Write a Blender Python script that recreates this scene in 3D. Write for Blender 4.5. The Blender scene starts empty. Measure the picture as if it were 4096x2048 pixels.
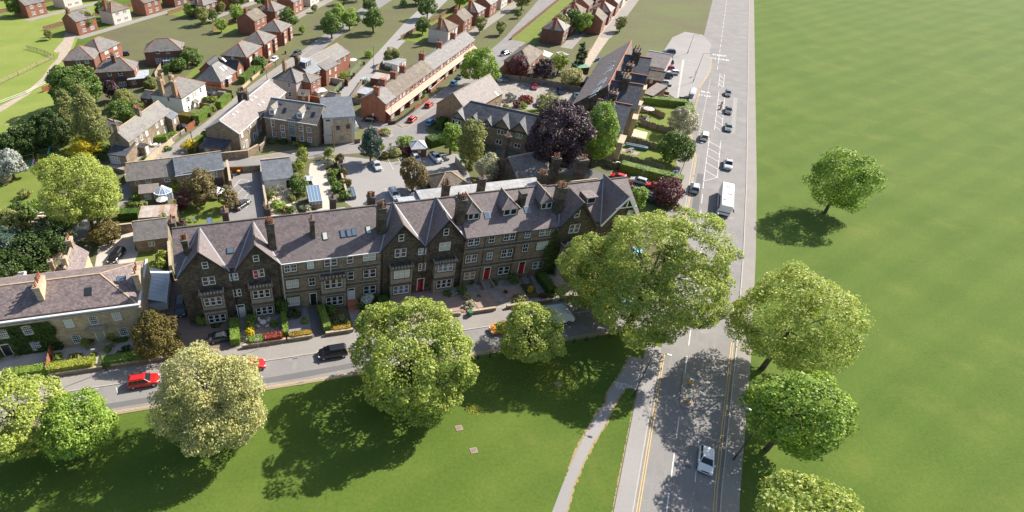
import bpy, math, random
import numpy as np
from mathutils import Vector, Matrix, Euler
R=math.radians
random.seed(7)
sc=bpy.context.scene; col=sc.collection
# ---------------- camera, light, exposure ----------------
CH=66.0; FPX=2181.0; CX=1456.0; CY=1024.0; PITCH=R(37.7)
cam=bpy.data.cameras.new('camera'); co=bpy.data.objects.new('camera',cam); col.objects.link(co)
co.location=(0,0,CH); co.rotation_euler=(R(90)-PITCH,0,0)
cam.sensor_width=36; cam.lens=36*FPX/4096; cam.shift_x=(2048-CX)/4096; cam.clip_end=6000; cam.clip_start=1
sc.camera=co
SUN_AZ=R(31); SUN_EL=R(38.5)          # azimuth counted from +x towards +y
w=bpy.data.worlds.new('World'); sc.world=w; w.use_nodes=True
nt=w.node_tree; bg=nt.nodes['Background']; sky=nt.nodes.new('ShaderNodeTexSky'); sky.sky_type='NISHITA'
sky.sun_disc=False; sky.sun_elevation=SUN_EL; sky.sun_rotation=R(90)-SUN_AZ; sky.dust_density=1.4
nt.links.new(sky.outputs[0],bg.inputs[0]); bg.inputs[1].default_value=0.098
sl=bpy.data.lights.new('sun','SUN'); so=bpy.data.objects.new('sun',sl); col.objects.link(so)
sl.energy=5.0; sl.angle=R(0.5); sl.color=(1,.94,.84)
sd=Vector((math.cos(SUN_AZ)*math.cos(SUN_EL),math.sin(SUN_AZ)*math.cos(SUN_EL),math.sin(SUN_EL)))
so.rotation_euler=sd.to_track_quat('Z','Y').to_euler(); so.location=(0,0,200)
sc.view_settings.view_transform='Standard'; sc.view_settings.look='None'; sc.view_settings.gamma=1
sc.view_settings.exposure=0.86
# ---------------- where a pixel of the survey photograph lies in the world ----------------
s_,c_=math.sin(PITCH),math.cos(PITCH)
def ray(u,v):
    X=(u-CX)/FPX; Y=(CY-v)/FPX
    return Vector((X,c_+Y*s_,-(s_-Y*c_)))
def G(u,v,z=0.0):
    r=ray(u,v); t=(z-CH)/r.z; return Vector((r.x*t,r.y*t,z))
def ZT(ub,vb,u,v,z0=0):
    p=G(ub,vb,z0); r=ray(u,v); t=p.y/r.y; return CH+r.z*t
TA=math.atan2(.2045,.979); TX=Vector((math.cos(TA),math.sin(TA),0)); TY=Vector((-TX.y,TX.x,0))
def TW(a,b,z=0): return TX*a+TY*b+Vector((0,0,z))       # frame of the long terrace
RO=Vector((37.05,40.83,0)); RD=Vector((.488,.873,0)).normalized(); RN=Vector((RD.y,-RD.x,0))
def RW(s,n,z=0): return RO+RD*s+RN*n+Vector((0,0,z))     # frame of the main road
# ---------------- materials ----------------
MATS={}
def newmat(name):
    m=bpy.data.materials.new(name); m.use_nodes=True; MATS[name]=m
    return m,m.node_tree,m.node_tree.nodes['Principled BSDF']
def rgb(c): return (c[0],c[1],c[2],1)
def coords(nt,kind='UV'):
    tc=nt.nodes.new('ShaderNodeTexCoord'); return tc.outputs[kind]
def noise(nt,vec,scale,detail=3,rough=.55):
    n=nt.nodes.new('ShaderNodeTexNoise'); n.inputs['Scale'].default_value=scale; n.inputs['Detail'].default_value=detail
    n.inputs['Roughness'].default_value=rough; nt.links.new(vec,n.inputs['Vector']); return n.outputs['Fac']
def ramp(nt,fac,stops):
    r=nt.nodes.new('ShaderNodeValToRGB'); e=r.color_ramp.elements
    while len(e)<len(stops): e.new(.5)
    for i,(p,c) in enumerate(stops): e[i].position=p; e[i].color=rgb(c)
    nt.links.new(fac,r.inputs[0]); return r.outputs[0]
def mixc(nt,fac,a,b,mode='MIX'):
    m=nt.nodes.new('ShaderNodeMix'); m.data_type='RGBA'; m.blend_type=mode
    for k,v in ((0,fac),(6,a),(7,b)):
        if isinstance(v,(int,float)): m.inputs[k].default_value=v
        elif isinstance(v,tuple): m.inputs[k].default_value=rgb(v)
        else: nt.links.new(v,m.inputs[k])
    return m.outputs[2]
def plain(name,c,rough=.7,metal=0,var=.0,scale=1.5,emit=None,spec=None):
    m,nt,b=newmat(name); b.inputs['Roughness'].default_value=rough; b.inputs['Metallic'].default_value=metal
    b.inputs['Base Color'].default_value=rgb(c)
    if spec is not None: b.inputs['Specular IOR Level'].default_value=spec
    if var:
        f=noise(nt,coords(nt,'Object'),scale,5,.65)
        nt.links.new(ramp(nt,f,[(.3,tuple(x*(1-var) for x in c)),(.7,tuple(min(1,x*(1+var)) for x in c))]),b.inputs['Base Color'])
    return m
def courses(name,c1,c2,mortar,bw,bh,mw=.02,rough=.85,stain=None,sf=.35,off=.5,bump=.0,spec=.3):
    m,nt,b=newmat(name); uv=coords(nt,'UV')
    t=nt.nodes.new('ShaderNodeTexBrick'); nt.links.new(uv,t.inputs['Vector'])
    t.inputs['Scale'].default_value=1; t.inputs['Brick Width'].default_value=bw; t.inputs['Row Height'].default_value=bh
    t.inputs['Mortar Size'].default_value=mw; t.inputs['Mortar Smooth'].default_value=.3; t.inputs['Bias'].default_value=0; t.offset=off
    t.inputs['Color1'].default_value=rgb(c1); t.inputs['Color2'].default_value=rgb(c2); t.inputs['Mortar'].default_value=rgb(mortar)
    c=t.outputs['Color']
    o=coords(nt,'Object')
    c=mixc(nt,1.0,c,ramp(nt,noise(nt,o,.9,6,.7),[(.28,(.62,.62,.64)),(.55,(1,1,1)),(.8,(1.22,1.20,1.15))]),'MULTIPLY')
    if stain:
        f=ramp(nt,noise(nt,o,sf,5,.7),[(.48,(0,0,0)),(.62,(1,1,1))])
        c=mixc(nt,f,c,stain)
    nt.links.new(c,b.inputs['Base Color']); b.inputs['Roughness'].default_value=rough; b.inputs['Specular IOR Level'].default_value=spec
    return m
def ground(name,cols,scales=(.15,2.5),rough=.95,mixf=.5,spec=.15):
    m,nt,b=newmat(name); o=coords(nt,'Object')
    a=ramp(nt,noise(nt,o,scales[0],5,.6),[(.35,cols[0]),(.65,cols[1])])
    d=ramp(nt,noise(nt,o,scales[1],4,.75),[(.35,cols[2]),(.65,cols[3])])
    nt.links.new(mixc(nt,mixf,a,d),b.inputs['Base Color']); b.inputs['Roughness'].default_value=rough
    b.inputs['Specular IOR Level'].default_value=spec
    return m
def leafmat(name,c1,c2,trans=.35,c3=None):
    m,nt,b=newmat(name)
    g=nt.nodes.new('ShaderNodeNewGeometry')
    c=ramp(nt,g.outputs['Random Per Island'],[(0,c1),(.75,c2)]+([(1,c3)] if c3 else []))
    f=noise(nt,coords(nt,'Object'),.55,2)
    c=mixc(nt,1.0,c,ramp(nt,f,[(.3,(.8,.85,.85)),(.7,(1.15,1.1,1))]),'MULTIPLY')
    nt.links.new(c,b.inputs['Base Color']); b.inputs['Roughness'].default_value=.5; b.inputs['Specular IOR Level'].default_value=.35
    tr=nt.nodes.new('ShaderNodeBsdfTranslucent'); nt.links.new(c,tr.inputs['Color'])
    mx=nt.nodes.new('ShaderNodeMixShader'); mx.inputs[0].default_value=trans
    nt.links.new(b.outputs[0],mx.inputs[1]); nt.links.new(tr.outputs[0],mx.inputs[2])
    nt.links.new(mx.outputs[0],nt.nodes['Material Output'].inputs[0]); return m

courses('slate_purple',(.165,.125,.125),(.265,.208,.205),(.075,.066,.066),.36,.24,.022,.6,stain=(.16,.135,.13),sf=.2,spec=.4)
courses('slate_mauve',(.165,.125,.12),(.29,.225,.215),(.09,.075,.07),.4,.26,.02,.6,spec=.4)
courses('slate_pale',(.26,.225,.205),(.335,.29,.265),(.18,.155,.145),.4,.26,.018,.7,stain=(.25,.215,.2),sf=.3)
courses('slate_grey',(.16,.147,.14),(.235,.215,.2),(.09,.085,.08),.38,.26,.02,.6,stain=(.19,.18,.15),sf=.35)
courses('slate_dark',(.075,.08,.095),(.14,.145,.16),(.05,.052,.06),.42,.3,.025,.5,stain=(.05,.055,.065),sf=.3)
courses('slate_blue',(.15,.165,.185),(.21,.225,.245),(.09,.095,.11),.4,.26,.02,.5)
courses('tile_brown',(.20,.165,.13),(.29,.24,.19),(.09,.07,.06),.34,.36,.05,.8,stain=(.22,.19,.13),sf=.3)
courses('tile_grey',(.26,.245,.23),(.33,.31,.29),(.13,.12,.115),.34,.36,.04,.8)
courses('tile_black',(.06,.063,.07),(.10,.10,.11),(.03,.03,.035),.34,.36,.05,.6)
courses('stone_sooty',(.085,.068,.052),(.20,.158,.11),(.05,.042,.036),.5,.2,.018,.9,stain=(.05,.04,.034),sf=.4)
courses('stone_tan',(.48,.37,.24),(.60,.47,.31),(.40,.31,.21),.7,.32,.012,.9)
courses('stone_brown',(.24,.185,.13),(.38,.295,.205),(.17,.13,.09),.55,.22,.02,.9)
courses('stone_rough',(.26,.20,.13),(.44,.34,.23),(.13,.10,.08),.5,.24,.035,.9)
courses('brick_red',(.255,.09,.055),(.35,.135,.08),(.30,.16,.11),.24,.085,.012,.9)
courses('brick_brown',(.17,.075,.05),(.27,.12,.08),(.16,.10,.08),.24,.085,.012,.9)
courses('brick_buff',(.34,.22,.12),(.45,.30,.18),(.28,.2,.13),.24,.085,.012,.9)
courses('paving',(.30,.27,.235),(.37,.33,.29),(.19,.17,.15),.9,.6,.02,.9)
courses('paving_pale',(.55,.45,.33),(.62,.51,.38),(.42,.35,.26),.6,.6,.02,.9)
courses('timber_board',(.22,.13,.075),(.30,.185,.11),(.08,.05,.03),.15,6,.012,.85)
courses('timber_pale',(.38,.29,.19),(.46,.36,.25),(.15,.11,.08),.15,6,.012,.85)
courses('timber_grey',(.24,.20,.16),(.32,.27,.215),(.10,.08,.07),.15,6,.012,.85)
courses('timber_red',(.30,.095,.045),(.38,.13,.06),(.12,.05,.03),.15,6,.012,.8)
courses('timber_green',(.17,.22,.11),(.22,.27,.15),(.08,.1,.05),.15,6,.012,.85)
courses('corrugated_rust',(.48,.42,.38),(.36,.17,.09),(.42,.35,.31),1.1,4,.02,.6)
courses('lead_sheet',(.36,.355,.35),(.44,.43,.42),(.22,.22,.22),1.4,60,.03,.6,stain=(.28,.28,.275),sf=.5)
courses('lead_clean',(.40,.42,.45),(.46,.48,.50),(.3,.3,.32),.8,60,.02,.5)
ground('asphalt',((.205,.192,.185),(.275,.258,.248),(.20,.188,.182),(.29,.272,.262)),(.22,5))
ground('asphalt_dark',((.13,.127,.127),(.165,.16,.158),(.13,.126,.125),(.18,.172,.17)),(.12,6))
for n_ in ('asphalt',):   # wear: darker joints and patches, pale dust
    nt_=MATS[n_].node_tree; b_=nt_.nodes['Principled BSDF']; o_=coords(nt_,'Object'); base_=b_.inputs['Base Color'].links[0].from_socket
    c1=mixc(nt_,ramp(nt_,noise(nt_,o_,.6,7,.8),[(.56,(0,0,0)),(.70,(.55,.55,.55))]),base_,(.15,.145,.142)); c1=mixc(nt_,ramp(nt_,noise(nt_,o_,.33,5,.6),[(.58,(0,0,0)),(.68,(.5,.5,.5))]),c1,(.34,.31,.285)); nt_.links.new(c1,b_.inputs['Base Color'])
ground('asphalt_pale',((.27,.255,.245),(.33,.31,.297),(.265,.25,.24),(.34,.32,.305)),(.1,5))
ground('asphalt_worn',((.235,.225,.218),(.26,.25,.24),(.22,.21,.205),(.275,.262,.25)),(.3,4))
ground('footway',((.25,.225,.205),(.30,.275,.25),(.24,.22,.20),(.33,.30,.27)),(.2,4))
ground('gravel_pale',((.45,.40,.34),(.55,.49,.42),(.35,.31,.27),(.62,.56,.48)),(.5,6))
ground('gravel_pink',((.32,.22,.18),(.40,.28,.235),(.26,.18,.15),(.45,.33,.28)),(.5,7))
ground('gravel_brown',((.20,.15,.12),(.26,.20,.165),(.15,.11,.09),(.30,.24,.2)),(.5,7))
ground('slate_chips',((.24,.22,.25),(.29,.27,.30),(.18,.17,.19),(.34,.32,.35)),(.5,7))
ground('earth',((.09,.07,.045),(.13,.11,.06),(.07,.07,.03),(.15,.13,.08)),(.4,4))
ground('park_grass',((.066,.115,.017),(.112,.155,.030),(.06,.11,.014),(.115,.162,.033)),(.07,2.2),mixf=.5)
m_,nt_,b_=MATS['park_grass'],MATS['park_grass'].node_tree,MATS['park_grass'].node_tree.nodes['Principled BSDF']
o_=coords(nt_,'Object'); base_=b_.inputs['Base Color'].links[0].from_socket
wv=nt_.nodes.new('ShaderNodeTexWave'); wv.inputs['Scale'].default_value=.045; wv.inputs['Distortion'].default_value=1.4; wv.inputs['Detail'].default_value=2; wv.inputs['Detail Scale'].default_value=.4
mp=nt_.nodes.new('ShaderNodeMapping'); mp.inputs['Rotation'].default_value=(0,0,R(61)); nt_.links.new(o_,mp.inputs[0]); nt_.links.new(mp.outputs[0],wv.inputs[0])
c1=mixc(nt_,1.0,base_,ramp(nt_,wv.outputs['Fac'],[(.25,(.955,.965,.955)),(.75,(1.045,1.035,1.04))]),'MULTIPLY')
dry=ramp(nt_,noise(nt_,o_,.11,7,.68),[(.54,(0,0,0)),(.76,(.35,.35,.35))]); c1=mixc(nt_,dry,c1,(.21,.20,.055))
worn=ramp(nt_,noise(nt_,o_,.35,6,.75),[(.60,(0,0,0)),(.72,(.6,.6,.6))]); c1=mixc(nt_,worn,c1,(.05,.10,.012))
c1=mixc(nt_,1.0,c1,ramp(nt_,noise(nt_,o_,9,2,.8),[(.3,(.72,.74,.7)),(.7,(1.28,1.26,1.2))]),'MULTIPLY')
nt_.links.new(c1,b_.inputs['Base Color'])
ground('town_ground',((.10,.085,.05),(.11,.15,.035),(.10,.10,.05),(.20,.18,.11)),(.045,1.4))
ground('lawn',((.12,.17,.03),(.19,.215,.05),(.10,.15,.025),(.20,.225,.055)),(.25,3.5))
ground('meadow',((.16,.22,.04),(.26,.28,.075),(.14,.20,.035),(.24,.27,.07)),(.09,1.8))
ground('turf_edge',((.30,.22,.12),(.36,.28,.16),(.22,.18,.08),(.40,.30,.18)),(.6,5))
plain('mesh_green',(.12,.26,.16),.8,var=.15)
plain('earth_path',(.38,.31,.24),.95,var=.18,scale=.8)
plain('white_paint',(.85,.85,.84),.5); plain('road_white',(.62,.61,.58),.8,var=.2,scale=3)
plain('road_yellow',(.62,.42,.16),.8,var=.2,scale=3); plain('render_white',(.80,.78,.74),.9,var=.05,scale=.7)
plain('render_pink',(.50,.43,.40),.9,var=.12,scale=.8); plain('render_cream',(.62,.56,.50),.9,var=.08,scale=.5)
plain('stone_trim',(.33,.28,.22),.9,var=.22,scale=1.2); plain('stone_trim_dark',(.11,.095,.08),.9,var=.35,scale=1.2)
plain('stone_cap',(.42,.34,.24),.9,var=.2); plain('ridge_red',(.42,.15,.08),.85,var=.2); plain('ridge_tan',(.45,.33,.2),.85,var=.25)
plain('black_paint',(.02,.02,.022),.4); plain('lead',(.36,.38,.41),.5,var=.1); plain('lead_pale',(.55,.56,.57),.55,var=.08)
plain('canopy_tile',(.52,.33,.25),.85,var=.15); plain('terracotta',(.42,.16,.09),.8,var=.25); plain('buff_pot',(.55,.36,.2),.8,var=.2); plain('concrete',(.42,.39,.35),.9,var=.12)
plain('soot_pot',(.12,.06,.045),.8,var=.3)
plain('door_red',(.42,.015,.02),.45); plain('door_black',(.018,.018,.02),.35); plain('door_white',(.72,.72,.72),.45); plain('door_sage',(.42,.40,.33),.5)
plain('glass_dark',(.025,.03,.033),.08,spec=.6); plain('glass_sky',(.12,.17,.22),.06,spec=.9); plain('blind',(.50,.48,.40),.6); plain('blind_pale',(.55,.60,.52),.35)
plain('blind_red',(.6,.01,.03),.5); plain('glass_blue',(.16,.25,.36),.1,spec=.8); plain('roof_light',(.55,.62,.66),.2)
plain('blind_tan',(.36,.24,.13),.6)
plain('bark',(.12,.09,.065),.95,var=.3); plain('bark_pale',(.42,.39,.34),.95,var=.3); plain('steel_dark',(.035,.037,.04),.5); plain('steel_grey',(.35,.36,.37),.4,.3)
plain('tyre',(.02,.02,.02),.8); plain('rim',(.5,.5,.52),.3,.7); plain('car_glass',(.02,.025,.03),.05,spec=.7); plain('lamp_glass',(.75,.75,.72),.15)
plain('tail_red',(.45,.02,.02),.3); plain('plate_yellow',(.7,.55,.1),.5); plain('plastic_black',(.03,.03,.032),.6)
plain('skin',(.5,.3,.22),.6); plain('cloth_white',(.75,.73,.7),.8); plain('cloth_dark',(.07,.04,.06),.8); plain('canvas',(.62,.57,.55),.8); plain('hair',(.05,.03,.02),.7)
plain('pool_blue',(.25,.6,.65),.2); plain('bin_blue',(.05,.18,.45),.5); plain('plastic_pink',(.65,.35,.5),.5); plain('plastic_teal',(.1,.42,.35),.5); plain('tarp_blue',(.05,.16,.22),.6,var=.3)
plain('shop_dark',(.05,.04,.05),.8)
plain('rubble_white',(.6,.56,.52),.9,var=.2); plain('rust',(.40,.14,.06),.9,var=.3); plain('amber',(.8,.35,.02),.4); plain('sign_blue',(.03,.12,.45),.4); plain('sign_green',(.02,.15,.08),.5)
plain('car_white',(.78,.78,.78),.25,spec=.6)
for n,c in dict(red=(.50,.015,.012),crimson=(.28,.012,.025),black=(.012,.012,.014),navy=(.02,.035,.07),silver=(.45,.46,.48),white=(.80,.80,.80),blue=(.12,.38,.58),cyan=(.2,.62,.78),
    orange=(.85,.30,.015),grey=(.12,.125,.13),green=(.10,.16,.15),bronze=(.22,.20,.15),darkgrey=(.045,.05,.055),paleblue=(.42,.62,.72)).items():
    plain('paint_'+n,c,.25,.0,spec=.7)
leafmat('leaf_lime',(.25,.33,.045),(.48,.54,.12),.38,(.62,.64,.25))
leafmat('leaf_sycamore',(.19,.28,.035),(.44,.50,.10),.35,(.62,.64,.24))
leafmat('leaf_fresh',(.15,.27,.03),(.36,.50,.08),.38,(.50,.60,.18))
leafmat('leaf_pale',(0.325,0.338,0.112),(0.575,0.550,0.237),.35,(0.725,0.675,0.350))
leafmat('leaf_olive',(0.195,0.221,0.058),(0.364,0.377,0.117),.3)
leafmat('leaf_mid',(.07,.14,.025),(.20,.29,.06),.3)
leafmat('leaf_birch',(0.182,0.215,0.065),(0.338,0.351,0.124),.35)
leafmat('leaf_dark',(.03,.06,.014),(.085,.14,.03),.2)
leafmat('leaf_blue',(.04,.08,.06),(.12,.18,.13),.2)
leafmat('leaf_silver',(.26,.29,.26),(.48,.5,.45),.2)
leafmat('leaf_yew',(.085,.075,.016),(.23,.18,.045),.2)
leafmat('leaf_gold',(.50,.40,.02),(.80,.62,.04),.3)
leafmat('leaf_copper',(.030,.014,.022),(.10,.052,.070),.15,(.24,.17,.20))
leafmat('leaf_maroon',(0.096,0.024,0.030),(0.240,0.084,0.090),.2,(0.360,0.180,0.180))
leafmat('leaf_rust',(0.112,0.106,0.031),(0.275,0.213,0.088),.25,(0.425,0.275,0.138))
leafmat('leaf_red',(.17,.05,.03),(.36,.075,.05),.25)
leafmat('leaf_hedge',(0.104,0.182,0.026),(0.247,0.351,0.065),.25)
leafmat('leaf_hedge_lime',(.20,.26,.03),(.36,.38,.06),.25)
leafmat('leaf_hedge_bronze',(.22,.15,.02),(.38,.26,.04),.25)
leafmat('leaf_ivy',(.03,.075,.012),(.10,.17,.03),.2)
leafmat('blossom_cream',(.26,.30,.12),(.62,.58,.42),.25,(.8,.76,.62))
leafmat('blossom_white',(.6,.62,.5),(.85,.84,.78),.2)
leafmat('blossom_pink',(.5,.12,.15),(.75,.3,.3),.2)
# ---------------- object helpers ----------------
def link(name,data,parent=None,loc=(0,0,0),rz=0):
    o=bpy.data.objects.new(name,data); col.objects.link(o)
    if parent is not None: o.parent=parent
    o.location=loc; o.rotation_euler=(0,0,rz); return o
def tag(o,label,cat,group=None,kind=None):
    if label: o['label']=label
    if cat: o['category']=cat
    if group: o['group']=group
    if kind: o['kind']=kind
    return o
def thing(name,label,cat,loc=(0,0,0),rz=0,group=None):
    return tag(link(name,None,None,loc,rz),label,cat,group)
class MB:
    def __init__(s): s.v=[];s.f=[];s.m=[]
    def add(s,vs,fs,m=0):
        b=len(s.v); s.v+= [tuple(x) for x in vs]
        for f in fs: s.f.append([b+i for i in f]); s.m.append(m)
        return s
    def box(s,x0,x1,y0,y1,z0,z1,m=0):
        return s.add([(x0,y0,z0),(x1,y0,z0),(x1,y1,z0),(x0,y1,z0),(x0,y0,z1),(x1,y0,z1),(x1,y1,z1),(x0,y1,z1)],
          [(0,3,2,1),(4,5,6,7),(0,1,5,4),(1,2,6,5),(2,3,7,6),(3,0,4,7)],m)
    def bar(s,p,q,w,h,m=0,up=(0,0,1)):
        p=Vector(p);q=Vector(q);d=(q-p).normalized();u=Vector(up)
        if abs(d.dot(u))>.98: u=Vector((1,0,0))
        x=d.cross(u).normalized(); y=x.cross(d).normalized(); vs=[]
        for c in (p,q):
            for a,b in ((-1,-1),(1,-1),(1,1),(-1,1)): vs.append(c+x*(a*w/2)+y*(b*h/2))
        return s.add(vs,[(0,1,2,3),(7,6,5,4),(0,4,5,1),(1,5,6,2),(2,6,7,3),(3,7,4,0)],m)
    def tube(s,p,q,r0,r1,n=8,m=0,cap=True):
        p=Vector(p);q=Vector(q);d=(q-p).normalized();u=Vector((0,0,1)) if abs(d.z)<.95 else Vector((1,0,0))
        x=d.cross(u).normalized(); y=d.cross(x); vs=[]
        for c,r in ((p,r0),(q,r1)):
            for i in range(n):
                a=2*math.pi*i/n; vs.append(c+x*(math.cos(a)*r)+y*(math.sin(a)*r))
        fs=[(i,(i+1)%n,n+(i+1)%n,n+i) for i in range(n)]
        if cap: fs+=[tuple(range(n))[::-1],tuple(range(n,2*n))]
        return s.add(vs,fs,m)
    def prism(s,pts,z0,z1,m=0):
        n=len(pts); vs=[(p[0],p[1],z0) for p in pts]+[(p[0],p[1],z1) for p in pts]
        return s.add(vs,[tuple(range(n))[::-1],tuple(range(n,2*n))]+[(i,(i+1)%n,n+(i+1)%n,n+i) for i in range(n)],m)
    def slab(s,pts,th,m=0):     # 3-D polygon thickened downwards along its normal
        p=[Vector(q) for q in pts]; nn=(p[1]-p[0]).cross(p[2]-p[0]).normalized()
        if nn.z<0: nn=-nn; p=p[::-1]
        n=len(p); vs=p+[q-nn*th for q in p]
        return s.add(vs,[tuple(range(n)),tuple(range(n,2*n))[::-1]]+[((i+1)%n,i,n+i,n+(i+1)%n) for i in range(n)],m)
    def face(s,pts,m=0): return s.add(pts,[tuple(range(len(pts)))],m)
    def ico(s,c,r,m=0,n=8):
        vs=[];fs=[]
        k=n//2
        for j in range(k+1):
            t=math.pi*j/k
            for i in range(n):
                a=2*math.pi*i/n; vs.append((c[0]+r[0]*math.sin(t)*math.cos(a),c[1]+r[1]*math.sin(t)*math.sin(a),c[2]+r[2]*math.cos(t)))
        for j in range(k):
            for i in range(n): fs.append((j*n+i,(j+1)*n+i,(j+1)*n+(i+1)%n,j*n+(i+1)%n))
        return s.add(vs,fs,m)
    def mesh(s,name,mats,smooth=False):
        if isinstance(mats,str): mats=[mats]
        me=bpy.data.meshes.new(name); me.from_pydata(s.v,[],s.f)
        for m in mats: me.materials.append(MATS[m])
        for p,mi in zip(me.polygons,s.m): p.material_index=mi; p.use_smooth=smooth
        uv=me.uv_layers.new(name='UVMap'); d=uv.data; vs=me.vertices
        for p in me.polygons:
            n=p.normal
            if abs(n.z)>.97: t=Vector((1,0,0));u=Vector((0,1,0))
            else: t=Vector((-n.y,n.x,0)).normalized(); u=n.cross(t)
            for li,vi in zip(p.loop_indices,p.vertices):
                q=vs[vi].co; d[li].uv=(q.dot(t),q.dot(u))
        return me
    def build(s,name,mats,parent=None,loc=(0,0,0),rz=0,smooth=False):
        if isinstance(mats,str): mats=[mats]
        return link(name,s.mesh(name,mats,smooth),parent,loc,rz)
def copy_tree(o,parent=None):
    c=o.copy(); col.objects.link(c); c.parent=parent
    for ch in o.children: copy_tree(ch,c)
    return c
def signed(pts):
    a=0
    for i in range(len(pts)):
        p,q=pts[i],pts[(i+1)%len(pts)]; a+=p[0]*q[1]-q[0]*p[1]
    return pts if a>0 else pts[::-1]
def patch(name,pts,mat,z=.01,raise_=None,struct=True,label=None,cat=None):
    p=signed([tuple(G(*q)[:2]) if not isinstance(q,Vector) else (q.x,q.y) for q in pts]); b=MB()
    if raise_: b.prism(p,-.05,z)
    else: b.face([(x,y,z) for x,y in p])
    o=b.build(name,mat)
    if struct: o['kind']='structure'
    else: tag(o,label,cat)
    return o
def strip(pts,wd,z,mb,m=0,dash=None):
    for p,q in zip(pts[:-1],pts[1:]):
        p=Vector((p[0],p[1],0));q=Vector((q[0],q[1],0));L=(q-p).length
        if L<.01: continue
        d=(q-p)/L; n=Vector((-d.y,d.x,0))*wd/2
        segs=[(0,L)] if not dash else [(k*(dash[0]+dash[1]),min(L,k*(dash[0]+dash[1])+dash[0])) for k in range(int(L/(dash[0]+dash[1]))+1)]
        for a,b in segs:
            if b<=a: continue
            A=p+d*a;B=p+d*b; mb.face([(A.x-n.x,A.y-n.y,z),(B.x-n.x,B.y-n.y,z),(B.x+n.x,B.y+n.y,z),(A.x+n.x,A.y+n.y,z)],m)
# ---------------- windows, doors, chimneys ----------------
WC={}
def window_meshes(w,h,n,cols,rows,frame,pane,trim):
    k=(round(w,2),round(h,2),n,cols,rows,frame,pane,trim)
    if k not in WC:
        b=MB(); g=MB(); lw=w/n; t=.09
        for i in range(n):
            x0=-w/2+i*lw+(.05 if n>1 else 0); x1=x0+lw-(.10 if n>1 else 0)
            b.box(x0,x0+t,-.06,.03,-h/2,h/2); b.box(x1-t,x1,-.06,.03,-h/2,h/2)
            b.box(x0+t,x1-t,-.06,.03,h/2-t,h/2); b.box(x0+t,x1-t,-.07,.03,-h/2,-h/2+t*1.5)
            for c in range(1,cols): x=x0+(x1-x0)*c/cols; b.box(x-.022,x+.022,-.045,.02,-h/2+t,h/2-t)
            for r in range(1,rows):
                z=-h/2+h*r/rows; q=.04 if (rows%2==0 and r==rows//2) else .022
                b.box(x0+t,x1-t,-.05,.025,z-q,z+q)
            g.box(x0+t*.8,x1-t*.8,-.022,.0,-h/2+t*.8,h/2-t*.8)
        if trim:
            b.box(-w/2-.12,w/2+.12,-.09,.02,h/2,h/2+.26,1); b.box(-w/2-.12,w/2+.12,-.14,.02,-h/2-.16,-h/2,1)
            for i in range(n+1):
                x=-w/2+i*lw; b.box(x-(.12 if i in(0,n) else .05),x+(.12 if i in(0,n) else .05)-(.12 if i==0 else 0)+0,-.05 if i in (0,n) else -.03,.02,-h/2,h/2,1) if i not in (0,n) else b.box(*( (x-.13,x) if i==0 else (x,x+.13)),-.05,.02,-h/2,h/2,1)
        WC[k]=(b.mesh('window',[frame,trim or 'stone_trim']),g.mesh('pane',pane))
    return WC[k]
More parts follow.
